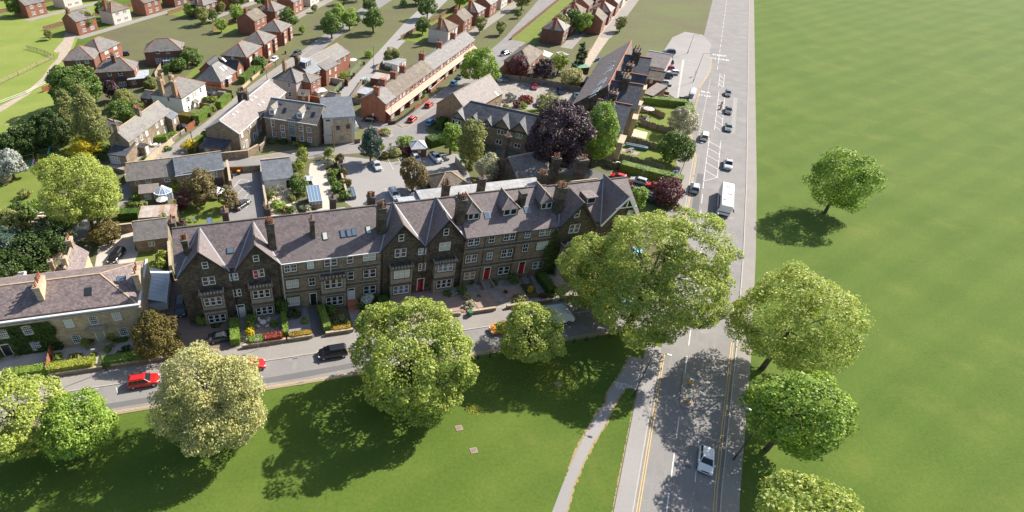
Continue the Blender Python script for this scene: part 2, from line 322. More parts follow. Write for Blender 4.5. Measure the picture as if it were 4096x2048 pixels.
class House:
    def __init__(s,name,label,cat,org,ang,L,D,e,r,wall,roof,kind='gable',group=None,ov=.3,ridge=None,z0=0,fascia=None,wx=(0,0),trim=None,rf=.5,hipin=None):
        s.root=thing(name,label,cat,(org[0],org[1],z0),ang,group)
        s.o=Vector((org[0],org[1],z0)); s.ex=Vector((math.cos(ang),math.sin(ang),0)); s.ey=Vector((-s.ex.y,s.ex.x,0)); s.ang=ang
        s.L,s.D,s.e,s.r=L,D,e,r; s.kind=kind; s.trim=trim; s.rf=rf; s.roofm=roof; s.wallm=wall; s.ov=ov
        b=MB(); yr=D*rf; s.yr=yr
        hi=hipin if hipin is not None else min(yr,L/2-.01); s.hi=hi
        if kind=='gable':
            b.add([(0,0,0),(L,0,0),(L,D,0),(0,D,0),(0,0,e),(L,0,e),(L,D,e),(0,D,e),(0,yr,r-.05),(L,yr,r-.05)],
              [(0,3,2,1),(0,1,5,4),(2,3,7,6),(3,0,4,8,7),(1,2,6,9,5),(4,5,9,8),(6,7,8,9)])
        elif kind=='mono':
            b.add([(0,0,0),(L,0,0),(L,D,0),(0,D,0),(0,0,e),(L,0,e),(L,D,r-.05),(0,D,r-.05)],
              [(0,3,2,1),(0,1,5,4),(2,3,7,6),(3,0,4,7),(1,2,6,5),(4,5,6,7)])
        else: b.box(0,L,0,D,0,e)
        s.wall=b.build('wall',wall,s.root)
        m=MB(); th=.16; sl=(r-e)/max(yr,.01)
        rm=[roof,ridge or 'ridge_tan',fascia or 'stone_trim']
        if kind=='gable':
            dz=ov*sl; xa,xb=-wx[0] if wx[0] else -ov*.6, L+(wx[1] if wx[1] else ov*.6)
            sl2=(r-e)/(D-yr)
            m.slab([(xa,-ov,e-dz+.1),(xb,-ov,e-dz+.1),(xb,yr,r+.1),(xa,yr,r+.1)],th)
            m.slab([(xb,D+ov,e-ov*sl2+.1),(xa,D+ov,e-ov*sl2+.1),(xa,yr,r+.1),(xb,yr,r+.1)],th)
            m.bar((xa-.01,yr,r+.1),(xb+.01,yr,r+.1),.26,.16,1)
        elif kind=='hip':
            q=ov; dz=ov*sl
            A=[(-q,-q,e-dz+.1),(L+q,-q,e-dz+.1),(L+q,D+q,e-dz+.1),(-q,D+q,e-dz+.1)]; r0=(hi,yr,r+.1); r1=(L-hi,yr,r+.1)
            m.add(A+[r0,r1]+[(x,y,z-.15) for x,y,z in A],[(0,1,5,4),(2,3,4,5),(3,0,4),(1,2,5),(0,6,7,1),(1,7,8,2),(2,8,9,3),(3,9,6,0),(6,9,8,7)])
            m.bar(r0,r1,.24,.16,1)
            for a_,b_ in ((A[0],r0),(A[3],r0),(A[1],r1),(A[2],r1)): m.bar(a_,b_,.2,.12,1)
        elif kind=='mono':
            m.slab([(-ov,-ov,e-ov*(r-e)/D+.1),(L+ov,-ov,e-ov*(r-e)/D+.1),(L+ov,D+ov,r+.1),(-ov,D+ov,r+.1)],th)
        else:
            m.box(-ov,L+ov,-ov,D+ov,e+.002,e+.22)
        s.roof=m.build('roof',rm,s.root)
    def W(s,x,y,z=0): return s.o+s.ex*x+s.ey*y+Vector((0,0,z))
    def Lc(s,p): d=Vector((p[0],p[1],0))-Vector((s.o.x,s.o.y,0)); return d.dot(s.ex),d.dot(s.ey)
    def face_pt(s,u,v,face,off=0):
        n,c={'front':(s.ey,-off),'back':(s.ey,s.D+off),'left':(s.ex,-off),'right':(s.ex,s.L+off)}[face]
        rr=ray(u,v); base=s.o+n*c; cp=Vector((0,0,CH)); t=(base-cp).dot(n)/rr.dot(n); p=cp+rr*t; l=s.Lc(p)
        return (l[0] if face in('front','back') else l[1]),p.z-s.o.z
    def put(s,face,q,z,off=0):
        return {'front':((q,-off,z),0),'back':((q,s.D+off,z),R(180)),'left':((-off,q,z),R(-90)),'right':((s.L+off,q,z),R(90))}[face]
    def win(s,face,q,z,w,h,n=1,cols=1,rows=2,frame='white_paint',pane=None,trim='_',off=0,label=None):
        pane=pane or random.choices(['glass_dark','glass_sky','blind','blind_pale'],[6,2,1.2,1.1])[0]
        t=s.trim if trim=='_' else trim
        fm,gm=window_meshes(w,h,n,cols,rows,frame,pane,t); loc,rz=s.put(face,q,z,off)
        o=link('window',fm,s.root,loc,rz); link('pane',gm,o)
        if label: o['label']=label
        return o
    def pwin(s,face,u,v,w,h,**k):
        q,z=s.face_pt(u,v,face,k.get('off',0)); z=min(z,getattr(s,'zmax',99)-h/2); return s.win(face,q,z,w,h,**k)
    def door(s,face,q,z,w=1.0,h=2.1,m='door_black',off=0,fan=False,frame='white_paint',label=None):
        b=MB(); b.box(-w/2,w/2,-.05,.02,-h/2,h/2); 
        for x in (-w*.22,w*.22):
            for zz in (-h*.25,h*.2): b.box(x-w*.15,x+w*.15,-.07,-.04,zz-h*.17,zz+h*.17)
        loc,rz=s.put(face,q,z,off); o=b.build('door',m,s.root,loc,rz)
        f=MB(); f.box(-w/2-.12,-w/2,-.09,.02,-h/2,h/2+(.45 if fan else 0)); f.box(w/2,w/2+.12,-.09,.02,-h/2,h/2+(.45 if fan else 0))
        f.box(-w/2-.12,w/2+.12,-.09,.02,h/2+(.45 if fan else 0),h/2+.12+(.45 if fan else 0)); f.build('door_frame',frame,o)
        if fan: MB().box(-w/2,w/2,-.04,.02,h/2,h/2+.45).build('fanlight','glass_dark',o)
        MB().box(w*.3,w*.36,-.12,-.05,-.08,.02).build('handle','steel_grey',o)
        if label: o['label']=label
        return o
    def pdoor(s,face,u,v,w=1.0,h=2.1,**k):
        q,z=s.face_pt(u,v,face,k.get('off',0)); return s.door(face,q,z,w,h,**k)
    def roofz(s,y): return s.e+(s.r-s.e)*(y/s.yr) if y<s.yr or s.kind=='mono' else s.r-(s.r-s.e)*((y-s.yr)/(s.D-s.yr))
    def roof_pt(s,u,v):
        sl=(s.r-s.e)/(s.yr if s.kind!='mono' else s.D); n=(-s.ey*sl+Vector((0,0,1))); base=s.W(0,0,s.e+.12); cp=Vector((0,0,CH)); rr=ray(u,v)
        t=(base-cp).dot(n)/rr.dot(n); return s.Lc(cp+rr*t)
    def chimney(s,x,y,w,d,top,pots=4,mat='stone_sooty',z0=None,pot='terracotta',ph=.9,rows=1,cap='stone_trim_dark',parent=None,label=None):
        z=z0 if z0 is not None else min(s.e,s.r)-.2
        b=MB(); b.box(-w/2,w/2,-d/2,d/2,z,top-.5); b.box(-w/2-.12,w/2+.12,-d/2-.12,d/2+.12,top-.5,top-.3,1); b.box(-w/2-.04,w/2+.04,-d/2-.04,d/2+.04,top-.3,top-.12,0); b.box(-w/2-.14,w/2+.14,-d/2-.14,d/2+.14,top-.12,top,1)
        o=b.build('chimney',[mat,cap],s.root,(x,y,0))
        if label: o['label']=label
        k=0; per=max(1,math.ceil(pots/rows))
        for r_ in range(rows):
            for i in range(per):
                if k>=pots: break
                k+=1; a=(i+.5)/per-.5; c=(r_+.5)/rows-.5
                px,py=(a*w,c*d) if w>=d else (c*w,a*d)
                h=ph*random.uniform(.8,1.15); rr=.15
                q=MB(); q.tube((0,0,0),(0,0,h),rr,rr*.82,8); q.tube((0,0,h*.88),(0,0,h),rr*1.05,rr*1.05,8); q.build('chimney_pot',random.choice([pot,pot,'buff_pot','soot_pot']),o,(px,py,top),smooth=False)
        return o
    def pchimney(s,u,v,w,d,top,**k):
        x,y=s.roof_pt(u,v); return s.chimney(x,y,w,d,top,**k)
    def skylight(s,u,v,w=.8,h=1.1,m='glass_sky',frame='steel_dark'):
        x,y=s.roof_pt(u,v); sl=math.atan2(s.r-s.e,s.yr if s.kind!='mono' else s.D)
        b=MB(); b.box(-w/2,w/2,-h/2,h/2,0,.1); g=MB(); g.box(-w/2+.08,w/2-.08,-h/2+.08,h/2-.08,.1,.12)
        o=b.build('skylight',frame,s.root,(x,y,s.e+(y)*math.tan(sl)+.1)); o.rotation_euler=(sl,0,0); g.build('pane',m,o); return o
    def gutter(s,m='black_paint',pipes=(),back=False):
        sl=(s.r-s.e)/s.yr; z=s.e-s.ov*sl+.02
        b=MB(); b.bar((-.2,-s.ov-.06,z),(s.L+.2,-s.ov-.06,z),.14,.12)
        b.build('gutter',m,s.root)
        for x in pipes: MB().tube((x,-.1,0),(x,-.1,s.e-.1),.06,.06,6).build('downpipe',m,s.root)
    def front_gable(s,xl,xr,ga,e=None,ov=.45,roof=None,barge='black_paint',wall=None,face=0,cap=None,lead=True):
        e=e or s.e; xa=(xl+xr)/2; sl=(s.r-s.e)/s.yr; yg=(ga-s.e)/sl; yl=(e-s.e)/sl
        MB().add([(xl,-face-.004,e-.3),(xr,-face-.004,e-.3),(xa,-face-.004,ga-.05),(xl,.3,e-.3),(xr,.3,e-.3),(xa,.3,ga-.05)],[(0,1,2),(5,4,3),(0,2,5,3),(1,4,5,2)]).build('gable_wall',wall or s.wallm,s.root)
        m=MB(); th=.15; g=.14
        k=(ga-e)/((xr-xl)/2); ex=.3
        m.slab([(xl-ex,-face-ov,e-ex*k+g),(xa,-face-ov,ga+g),(xa,yg,ga+g),(xl-ex,yl-ex*k/sl,e-ex*k+g)],th)
        m.slab([(xr+ex,-face-ov,e-ex*k+g),(xa,-face-ov,ga+g),(xa,yg,ga+g),(xr+ex,yl-ex*k/sl,e-ex*k+g)],th)
        m.bar((xa,-face-ov-.02,ga+g),(xa,yg,ga+g),.22,.14,1)
        if lead:
            for x in (xl-ex,xr+ex): m.bar((x,yl-ex*k/sl,e-ex*k+g+.02),(xa,yg,ga+g+.02),.28,.06,3)
        for x in (xl-ex,xr+ex): m.bar((x,-face-ov-.05,e-ex*k+g-.12),(xa,-face-ov-.05,ga+g-.12),.1,.3,2)
        m.build('gable_roof',[roof or s.roofm,cap or 'stone_trim_dark',barge,'lead'],s.root)
    def dormer(s,u,v,w,h,d_roof=1.0,kind='gable',wall='render_white',n=2,roof=None,frame='white_paint',wz=None,pane=None):
        """window centre at pixel (u,v); the dormer stands on the front slope"""
        x,y=s.roof_pt(u,v); sl=(s.r-s.e)/s.yr; y0=y-.2; z0=s.e+y0*sl+.05; z1=z0+h; yb=y0+h/sl; b=MB()
        b.add([(x-w/2,y0,z0-.3),(x+w/2,y0,z0-.3),(x+w/2,y0,z1),(x-w/2,y0,z1),(x-w/2,yb,z1),(x+w/2,yb,z1),(x-w/2,y0+.3,z0-.3),(x+w/2,y0+.3,z0-.3)],[(0,1,2,3),(3,2,5,4),(0,3,4,6),(1,7,5,2),(4,5,7,6),(0,6,7,1)])
        o=b.build('dormer',wall,s.root); r=MB(); q=.2
        if kind=='flat': r.slab([(x-w/2-q,y0-q,z1),(x+w/2+q,y0-q,z1),(x+w/2+q,yb+.3,z1+.1),(x-w/2-q,yb+.3,z1+.1)],.12)
        elif kind=='gable':
            zr=z1+d_roof; yr=y0+(zr-z0)/sl
            for sx in (-1,1): r.slab([(x+sx*(w/2+q),y0-q,z1-.1),(x,y0-q,zr),(x,yr,zr),(x+sx*(w/2+q),yb,z1-.1)],.1)
            r.bar((x,y0-q,zr),(x,yr,zr),.14,.1,1)
            b2=MB(); b2.add([(x-w/2,y0,z1),(x+w/2,y0,z1),(x,y0,zr-.1),(x-w/2,y0+.2,z1),(x+w/2,y0+.2,z1),(x,y0+.2,zr-.1)],[(0,1,2),(5,4,3),(0,2,5,3),(1,4,5,2)]); b2.build('dormer_gable',wall,o)
        else:
            zr=z1+d_roof; yr=y0+(zr-z0)/sl; ym=y0+w*.45
            for sx in (-1,1): r.slab([(x+sx*(w/2+q),y0-q,z1-.1),(x,ym,zr),(x,yr,zr),(x+sx*(w/2+q),yb,z1-.1)],.1)
            r.slab([(x-w/2-q,y0-q,z1-.1),(x+w/2+q,y0-q,z1-.1),(x,ym,zr)],.1)
            r.bar((x,ym,zr),(x,yr,zr),.14,.1,1)
            for sx in (-1,1): r.bar((x+sx*(w/2+q),y0-q,z1-.1),(x,ym,zr),.13,.1,1)
        r.build('dormer_roof',[roof or s.roofm,'stone_cap'],o)
        pane=pane or 'glass_dark'; fm,gm=window_meshes(w*.84,h*.78,n,1,1,frame,pane,None)
        link('window',fm,o,(x,y0,z0+h*.5)); link('pane',gm,o,(x,y0,z0+h*.5))
        MB().box(x-w/2-.15,x+w/2+.15,y0-.6,y0+.05,z0-.42,z0-.36).build('lead_apron','lead_pale',o) if False else None
        return o
def quad_house(name,label,cat,A,B,C,e,r,wall,roof,kind='gable',ext=(0,0),zc=None,L=None,D=None,**k):
    a=G(*A,e); b=G(*B,e); d=(b-a); l=d.length; ang=math.atan2(d.y,d.x); ex=d/l; ey=Vector((-ex.y,ex.x,0))
    if D is None: c=G(*C,e if zc is None else zc); D=(c-a).dot(ey)
    if L is None: L=l
    a=a-ex*ext[0]; L=L+ext[0]+ext[1]; ov=k.get('ov',.3); a=a+ey*ov; D=D-ov
    return House(name,label,cat,(a.x,a.y),ang,L,D,e,r,wall,roof,kind,**k)
# ---------------- foliage ----------------
def leaves(pos,nrm,size,rng,jit=.75,shape=.8):
    n=len(pos); r=rng.normal(size=(n,3)); nr=nrm+jit*r/np.linalg.norm(r,axis=1)[:,None]; nr/=np.linalg.norm(nr,axis=1)[:,None]
    a=rng.normal(size=(n,3)); t=np.cross(nr,a); t/=np.linalg.norm(t,axis=1)[:,None]; u=np.cross(nr,t)
    s=(size*rng.uniform(.6,1.35,n))[:,None]/2
    P=np.stack([pos+t*s,pos+u*s*shape,pos-t*s,pos-u*s*shape],1); P[:,1]+=nr*s*.3; P[:,3]+=nr*s*.3
    return P.reshape(-1,3)
def leafmesh(name,V,mat,extra=None):
    me=bpy.data.meshes.new(name); n=len(V)//4
    me.vertices.add(len(V)); me.vertices.foreach_set('co',V.astype(np.float32).ravel())
    me.loops.add(n*4); me.loops.foreach_set('vertex_index',np.arange(n*4,dtype=np.int32))
    me.polygons.add(n); me.polygons.foreach_set('loop_start',np.arange(n,dtype=np.int32)*4)
    try: me.polygons.foreach_set('loop_total',np.full(n,4,dtype=np.int32))
    except Exception: pass
    me.materials.append(MATS[mat]); me.update(calc_edges=True); me.validate(); return me
def dirs(n,rng):
    v=rng.normal(size=(n,3)); return v/np.linalg.norm(v,axis=1)[:,None]
def crown(rx,ry,rz,nclump,nleaf,leaf,rng,cr=.24,hollow=.55,lump=.16,droop=0,flat=0,cone=0,fill=.3):
    """leaf clumps spread over the outer shells of several boughs that together make an uneven crown"""
    nl=int(np.clip(5+nclump/14,5,20)); L=dirs(nl*4,rng)
    keep=[]                                    # boughs well apart from one another
    for v in L:
        if v[2]>-.72 and all(np.dot(v,k)<.80-.008*nl for k in keep): keep.append(v)
        if len(keep)>=nl: break
    keep=np.array(keep); nl=len(keep); lr=rng.uniform(.36,.56,nl)+lump*.2; lc=keep*((1.0-lr)*rng.uniform(.86,1.10,nl))[:,None]
    lc=np.concatenate([lc,[[0,0,.05]]]); lr=np.concatenate([lr,[.62]])
    def shell(n,lo,hi):
        out=np.zeros((0,3)); w=lr**2/np.sum(lr**2)
        while len(out)<n:
            k=rng.choice(len(lr),n*3,p=w); e=dirs(n*3,rng); p=lc[k]+e*(lr[k]*rng.uniform(lo,hi,n*3))[:,None]
            dist=np.linalg.norm(p[:,None,:]-lc[None],axis=2)/lr[None]; ok=(dist<lo*.92).sum(axis=1)==0
            out=np.concatenate([out,p[ok]])
            if n>5000 and len(out)==0: break
        return out[:n]
    f_=1/np.percentile(np.linalg.norm(shell(400,.95,1.0),axis=1),88); lc*=f_; lr*=f_; c=shell(nclump,min(.8,hollow+.15),1.0)
    if cone: c[:,:2]*=(1-cone*(c[:,2:3]*.5+.5))
    sc_=np.array([rx,ry,rz]); c=c*sc_; m=min(rx,ry,rz); r=m*cr*rng.uniform(.5,1.35,nclump)
    k=rng.choice(nclump,nleaf,p=r**2/np.sum(r**2)); e=dirs(nleaf,rng); out=c[k]/(np.linalg.norm(c[k],axis=1)[:,None]+1e-6)
    fl=(np.sum(e*out,axis=1)<-.25)|(rng.uniform(size=nleaf)<.35)*(e[:,2]<-.2); e[fl]*=-1
    pos=c[k]+e*np.array([1,1,.72])*r[k][:,None]*rng.uniform(.75,1.08,nleaf)[:,None]
    nrm=e*.7+out*.3+np.array([0,0,.35])
    if fill:
        m2=int(nleaf*fill*.8); q2=shell(m2,.84,.98); m2=len(q2)
        if cone: q2[:,:2]*=(1-cone*(q2[:,2:3]*.5+.5))
        pos[:m2]=q2*sc_+rng.normal(size=q2.shape)*r.mean()*.22; nrm[:m2]=q2+np.array([0,0,.4])
    if droop: pos[:,2]-=droop*rng.uniform(0,1,nleaf)*(np.linalg.norm(pos[:,:2],axis=1)/max(rx,ry))
    nrm/=np.linalg.norm(nrm,axis=1)[:,None]+1e-9
    return leaves(pos,nrm,leaf,rng),c,r
def tree(name,label,cat,u,v,zc,rx,rz,mat,base=None,fill=.3,dens=1.35,ry=None,nclump=90,nleaf=9000,leaf=.42,seed=1,cr=.24,hollow=.5,lump=.16,trunk=.35,bark='bark',droop=0,cone=0,limbs=9,group=None,gz=0,jit=0,core=None):
    """crown centre seen at pixel (u,v) at height zc"""
    rng=np.random.default_rng(seed); random.seed(seed)
    c=G(u,v,zc) if not isinstance(u,Vector) else Vector((u.x,u.y,zc)); ry=ry or rx
    t=thing(name,label,cat,(c.x,c.y,gz),0,group)
    V,cl,r=crown(rx,ry,rz,int(nclump*1.5),int(nleaf*dens),leaf,rng,cr*.9,hollow,lump*.8,droop,0,cone,fill)
    V[:,2]+=zc-gz
    lo=.05; V[:,2]=np.maximum(V[:,2],lo)
    link('crown',leafmesh('crown',V,mat),t)
    b=MB(); fork=max(.6,(zc-gz)-rz*.55); lean=rng.uniform(-.3,.3,2)
    b.tube((0,0,-.1),(lean[0],lean[1],fork),trunk,trunk*.72,8); top=(lean[0]*1.2,lean[1]*1.2,(zc-gz)+rz*.45)
    b.tube((lean[0],lean[1],fork),top,trunk*.68,trunk*.12,7)
    idx=np.argsort(-r)[:limbs*3:3] if len(r)>=limbs*3 else range(min(limbs,len(r)))
    for i in idx:
        q=Vector(cl[i])*.92+Vector((0,0,zc-gz)); f=rng.uniform(.0,.55); p=Vector((lean[0],lean[1],fork)).lerp(Vector(top),f)
        if q.z<p.z-.5*rz: continue
        mid=p.lerp(q,.5)+Vector((0,0,.12*rz)); w=trunk*.42*(1-f*.5)
        b.tube(p,mid,w,w*.6,6); b.tube(mid,q,w*.6,w*.15,5)
        for _ in range(2):
            q2=q+Vector(rng.normal(size=3)*r[i]*.9); b.tube(mid.lerp(q,.4),q2,w*.3,w*.08,4,cap=False)
    b.build('trunk',bark,t,smooth=True)
    return t
BC={}
def bush(name,label,u,v,r,h,mat,seed=1,cat='bush',group=None,leaf=.26,n=None,gz=0,cr=.4,cone=0):
    """shrub whose foot stands at the ground point seen at pixel (u,v)"""
    rng=np.random.default_rng(seed); c=G(u,v,gz) if not isinstance(u,Vector) else u
    n=n or int(260+230*r*r+90*r*h)
    V,cl,rr=crown(r,r,h/2,max(10,int(14*r+6)),n,leaf,rng,cr,.35,.14,cone=cone); V[:,2]=np.maximum(V[:,2]+h*.5,.03)
    o=link(name,leafmesh(name,V,mat),None,(c.x,c.y,gz)); tag(o,label,cat,group); return o
def hedge(name,label,P,Q,wd,h,mat,seed=1,leaf=.2,dens=42,gz=0,cat='hedge',group=None):
    rng=np.random.default_rng(seed); P=Vector((P[0],P[1],0));Q=Vector((Q[0],Q[1],0)); d=Q-P;L=d.length;ang=math.atan2(d.y,d.x)
    b=MB(); b.box(.05,L-.05,-wd/2+.06,wd/2-.06,0,h-.06)
    o=b.build(name,mat,None,(P.x,P.y,gz),ang); tag(o,label,cat,group)
    pos=[];nr=[]
    for (ax,ar) in (('t',L*wd),('f',L*h),('b',L*h),('l',wd*h),('r',wd*h)):
        n=int(ar*dens)+4; x=rng.uniform(0,L,n); y=rng.uniform(-wd/2,wd/2,n); z=rng.uniform(0.05,h,n)
        N={'t':(0,0,1),'f':(0,-1,0),'b':(0,1,0),'l':(-1,0,0),'r':(1,0,0)}[ax]
        if ax=='t': z[:]=h
        if ax=='f': y[:]=-wd/2
        if ax=='b': y[:]=wd/2
        if ax=='l': x[:]=0
        if ax=='r': x[:]=L
        p=np.stack([x,y,z],1)+rng.normal(size=(n,3))*.05
        p[:,2]+=.06*np.sin(x*1.1+seed)
        pos.append(p); nr.append(np.tile(N,(n,1)).astype(float))
    V=leaves(np.concatenate(pos),np.concatenate(nr),leaf,rng,.6)
    me=leafmesh('leaf_cover',V,mat); link('leaf_cover',me,o); return o
def row(P,Q,n): return [Vector(P).lerp(Vector(Q),(i+.5)/n) for i in range(n)]
def wall_line(name,label,pts,h,th,mat,cap='stone_cap',cat='wall',gz=0,group=None,capw=.06):
    P=[Vector((p[0],p[1],0)) for p in pts]; o0=P[0]; b=MB()
    for p,q in zip(P[:-1],P[1:]):
        p=p-o0;q=q-o0; b.bar(p+Vector((0,0,h/2)),q+Vector((0,0,h/2)),th,h)
        if cap: b.bar(p+Vector((0,0,h+.05)),q+Vector((0,0,h+.05)),th+capw,.1,1)
    o=b.build(name,[mat,cap or mat],None,(o0.x,o0.y,gz)); return tag(o,label,cat,group)
def fence(name,label,pts,h,mat='timber_board',post='timber_pale',gap=1.8,th=.06,gz=0,group=None,arch=0,cat='fence'):
    P=[Vector((p[0],p[1],0)) for p in pts]; o0=P[0]; t=thing(name,label,cat,(o0.x,o0.y,gz),0,group); b=MB(); k=MB()
    for p,q in zip(P[:-1],P[1:]):
        p=p-o0;q=q-o0; L=(q-p).length; n=max(1,round(L/gap)); d=(q-p)/L
        for i in range(n+1): c=p+d*(L*i/n); k.bar(c+Vector((0,0,0)),c+Vector((0,0,h+.12)),.11,.11)
        for i in range(n):
            a=p+d*(L*i/n);c=p+d*(L*(i+1)/n)
            if arch:
                m=4
                for j in range(m):
                    a1=a.lerp(c,j/m);c1=a.lerp(c,(j+1)/m); h1=h-arch*(1-math.sin(math.pi*(j+.5)/m)); b.bar(a1+Vector((0,0,h1/2)),c1+Vector((0,0,h1/2)),th,h1)
            else: b.bar(a+Vector((0,0,h/2)),c+Vector((0,0,h/2)),th,h)
    b.build('panel',mat,t); k.build('post',post,t); return t
# ================= THE SETTING: ground, roads, paths =================
def S(o): o['kind']='structure'; return o
b=MB(); b.face([(-3000,-600,0),(3000,-600,0),(3000,4000,0),(-3000,4000,0)]); S(b.build('ground','park_grass'))
def tpoly(name,pts,mat,z,raise_=None): return patch(name,[TW(a,bb) for a,bb in pts],mat,z,raise_)
def rpoly(name,pts,mat,z,raise_=None): return patch(name,[RW(a,bb) for a,bb in pts],mat,z,raise_)
# town ground between and behind the houses
patch('yard_ground',[TW(-75,62),TW(63,62),RW(34,-2),RW(90,-2),RW(640,-3),Vector((-40,620,0)),Vector((-130,430,0)),Vector((-110,260,0)),G(330,204),G(215,330),G(235,560),G(330,620),G(150,720),G(0,800),G(-200,900)],'town_ground',.004)
tpoly('front_road',[(-90,54.5),(62,54.5),(70,60.2),(-90,60.2)],'asphalt',.012)
tpoly('footway',[(-90,60.2),(63.5,60.2),(62.5,63.6),(-90,63.6)],'footway',.11,.1)
tpoly('kerb',[(-90,60.05),(66,60.05),(66,60.2),(-90,60.2)],'concrete',.115,.1)
tpoly('kerb',[(-90,54.3),(57,54.3),(57,54.5),(-90,54.5)],'turf_edge',.08,.08)
tpoly('road_repair',[(-29,55.6),(2,55.6),(14,56.1),(14,57),(-2,56.7),(-29,56.6)],'asphalt_dark',.016)
# main road and its pavement
rpoly('main_road',[(-60,0),(98,0),(110,-1.8),(124,-3.6),(150,-4),(200,-4),(700,-2),(700,13),(330,12.4),(90,11.8),(60,11.4),(30,10.6),(0,9.3),(-60,8.6)],'asphalt',.014)
rpoly('footway',[(-60,-2.0),(23,-2.2),(23,0),(-60,0)],'asphalt_pale',.1,.1)
rpoly('footway',[(-60,8.75),(0,9.45),(30,10.75),(60,11.55),(90,11.95),(330,12.55),(700,13.15),(700,15.2),(330,14.6),(90,14),(60,13.6),(30,12.8),(0,11.4),(-60,10.6)],'footway',.1,.1)
patch('footpath',[G(*q) for q in ((2245,1950),(2290,1845),(2325,1770),(2368,1690),(2400,1640),(2425,1612),(2432,1572),(2462,1530),(2490,1482),(2522,1425),(2600,1440),(2545,1560),(2535,1556),(2520,1553),(2498,1556),(2482,1572),(2445,1640),(2418,1700),(2390,1745),(2370,1772),(2335,1845),(2290,1950),(2240,2150),(2170,2150))],'asphalt_pale',.018)
# side street past the gable end, and northern lay-by
STREET=[(2730,770),(2712,830),(2600,805),(2480,770),(2380,725),(2230,690),(2100,655),(1985,610),(1985,575),(2110,605),(2240,640),(2400,690),(2560,725)]
patch('side_street',[G(*q) for q in STREET],'asphalt_dark',.013)
patch('forecourt',[G(*q) for q in ((2742,420),(2712,402),(2650,360),(2640,300),(2655,204),(2690,150),(2740,128),(2810,140),(2846,180),(2838,204),(2844,240),(2843,270),(2830,300),(2795,350),(2783,395))],'asphalt_pale',.1,.1)
patch('forecourt_path',[G(*q) for q in ((2706,402),(2712,400),(2738,240),(2728,240))],'concrete',.108)
rpoly('footway',[(27,-2.6),(41,-3.0),(41,0),(27,0)],'footway',.1,.1); rpoly('footway',[(47.5,-3.1),(92,-3.6),(104,-5.0),(130,-7),(142,-7),(142,-4.2),(124,-3.7),(110,-1.9),(98,0),(47.5,0)],'footway',.1,.1)
for pts in ([(-60,-.15),(22,-.15),(22,0),(-60,0)],[(-60,8.6),(0,9.3),(0,9.45),(-60,8.75)],[(0,9.3),(30,10.6),(30,10.75),(0,9.45)],[(30,10.6),(60,11.4),(60,11.55),(30,10.75)],[(60,11.4),(90,11.8),(90,11.95),(60,11.55)],[(90,11.8),(330,12.4),(330,12.55),(90,11.95)],[(52,-.15),(98,-.15),(98,0),(52,0)]): rpoly('kerb',pts,'concrete',.112,.1)
for n0 in (1.3,2.7,4.6,6.0,7.2): rpoly('tyre_track',[(-60,n0),(30,n0+.1),(30,n0+.45),(-60,n0+.35)],'asphalt_worn',.017)
for n0 in (1.0,2.3,6.9,8.3): rpoly('tyre_track',[(58,n0),(112,n0),(112,n0+.4),(58,n0+.4)],'asphalt_worn',.017)
rpoly('road_repair',[(66,1.2),(90,1.3),(90,2.7),(66,2.6)],'asphalt_dark',.019); rpoly('road_repair',[(-38,4.6),(-20,4.7),(-20,5.9),(-38,5.8)],'asphalt_dark',.019); rpoly('road_repair',[(120,7.9),(150,8.1),(150,9.2),(120,9)],'asphalt_pale',.019)
# back lanes
LANE=[(-80,1200),(30,1120),(130,1040),(235,955),(350,860),(480,752),(600,650),(700,575),(830,483),(930,400),(1060,303),(1180,222),(1260,165),(1420,50),(1640,-110),(1740,-110),(1490,50),(1330,165),(1262,222),(1150,325),(1040,430),(920,520),(820,585),(760,625),(720,660),(600,740),(520,790),(400,900),(290,985),(200,1060),(90,1150),(0,1220)]
patch('lane',[G(*q) for q in LANE],'asphalt',.012)
patch('lane',[G(*q) for q in ((720,648),(893,640),(1040,622),(1178,600),(1340,583),(1440,560),(1560,590),(1560,612),(1440,612),(1330,622),(1178,645),(1040,660),(893,668),(760,680))],'asphalt',.016)
patch('side_street',[G(*q) for q in ((1440,600),(1400,590),(1452,560),(1458,520),(1400,460),(1560,492),(1640,460),(1745,375),(1900,255),(2020,150),(2110,50),(2250,-110),(2350,-110),(2200,50),(2112,160),(2010,262),(1890,380),(1762,470),(1700,520),(1735,560),(1700,570),(1640,560),(1560,606))],'asphalt',.014)
patch('lane',[G(*q) for q in ((1328,400),(1380,345),(1450,272),(1514,206),(1610,100),(1810,-90),(1880,-90),(1690,100),(1605,180),(1530,262),(1468,335),(1400,398),(1380,440),(1330,440))],'asphalt_pale',.016)
patch('footway',[G(*q) for q in ((1590,498),(1640,480),(1780,375),(1960,235),(1985,245),(1810,385),(1660,488),(1632,506),(1606,510))],'footway',.1,.1)
patch('footway',[G(*q) for q in ((660,640),(700,603),(830,505),(930,420),(1060,322),(1180,236),(1168,228),(1050,308),(920,404),(820,492),(690,590),(640,630))],'footway',.1,.1)
patch('kerb_island',[G(*q) for q in ((1510,562),(1560,553),(1575,545),(1568,532),(1545,525),(1500,545))],'asphalt_pale',.1,.1)
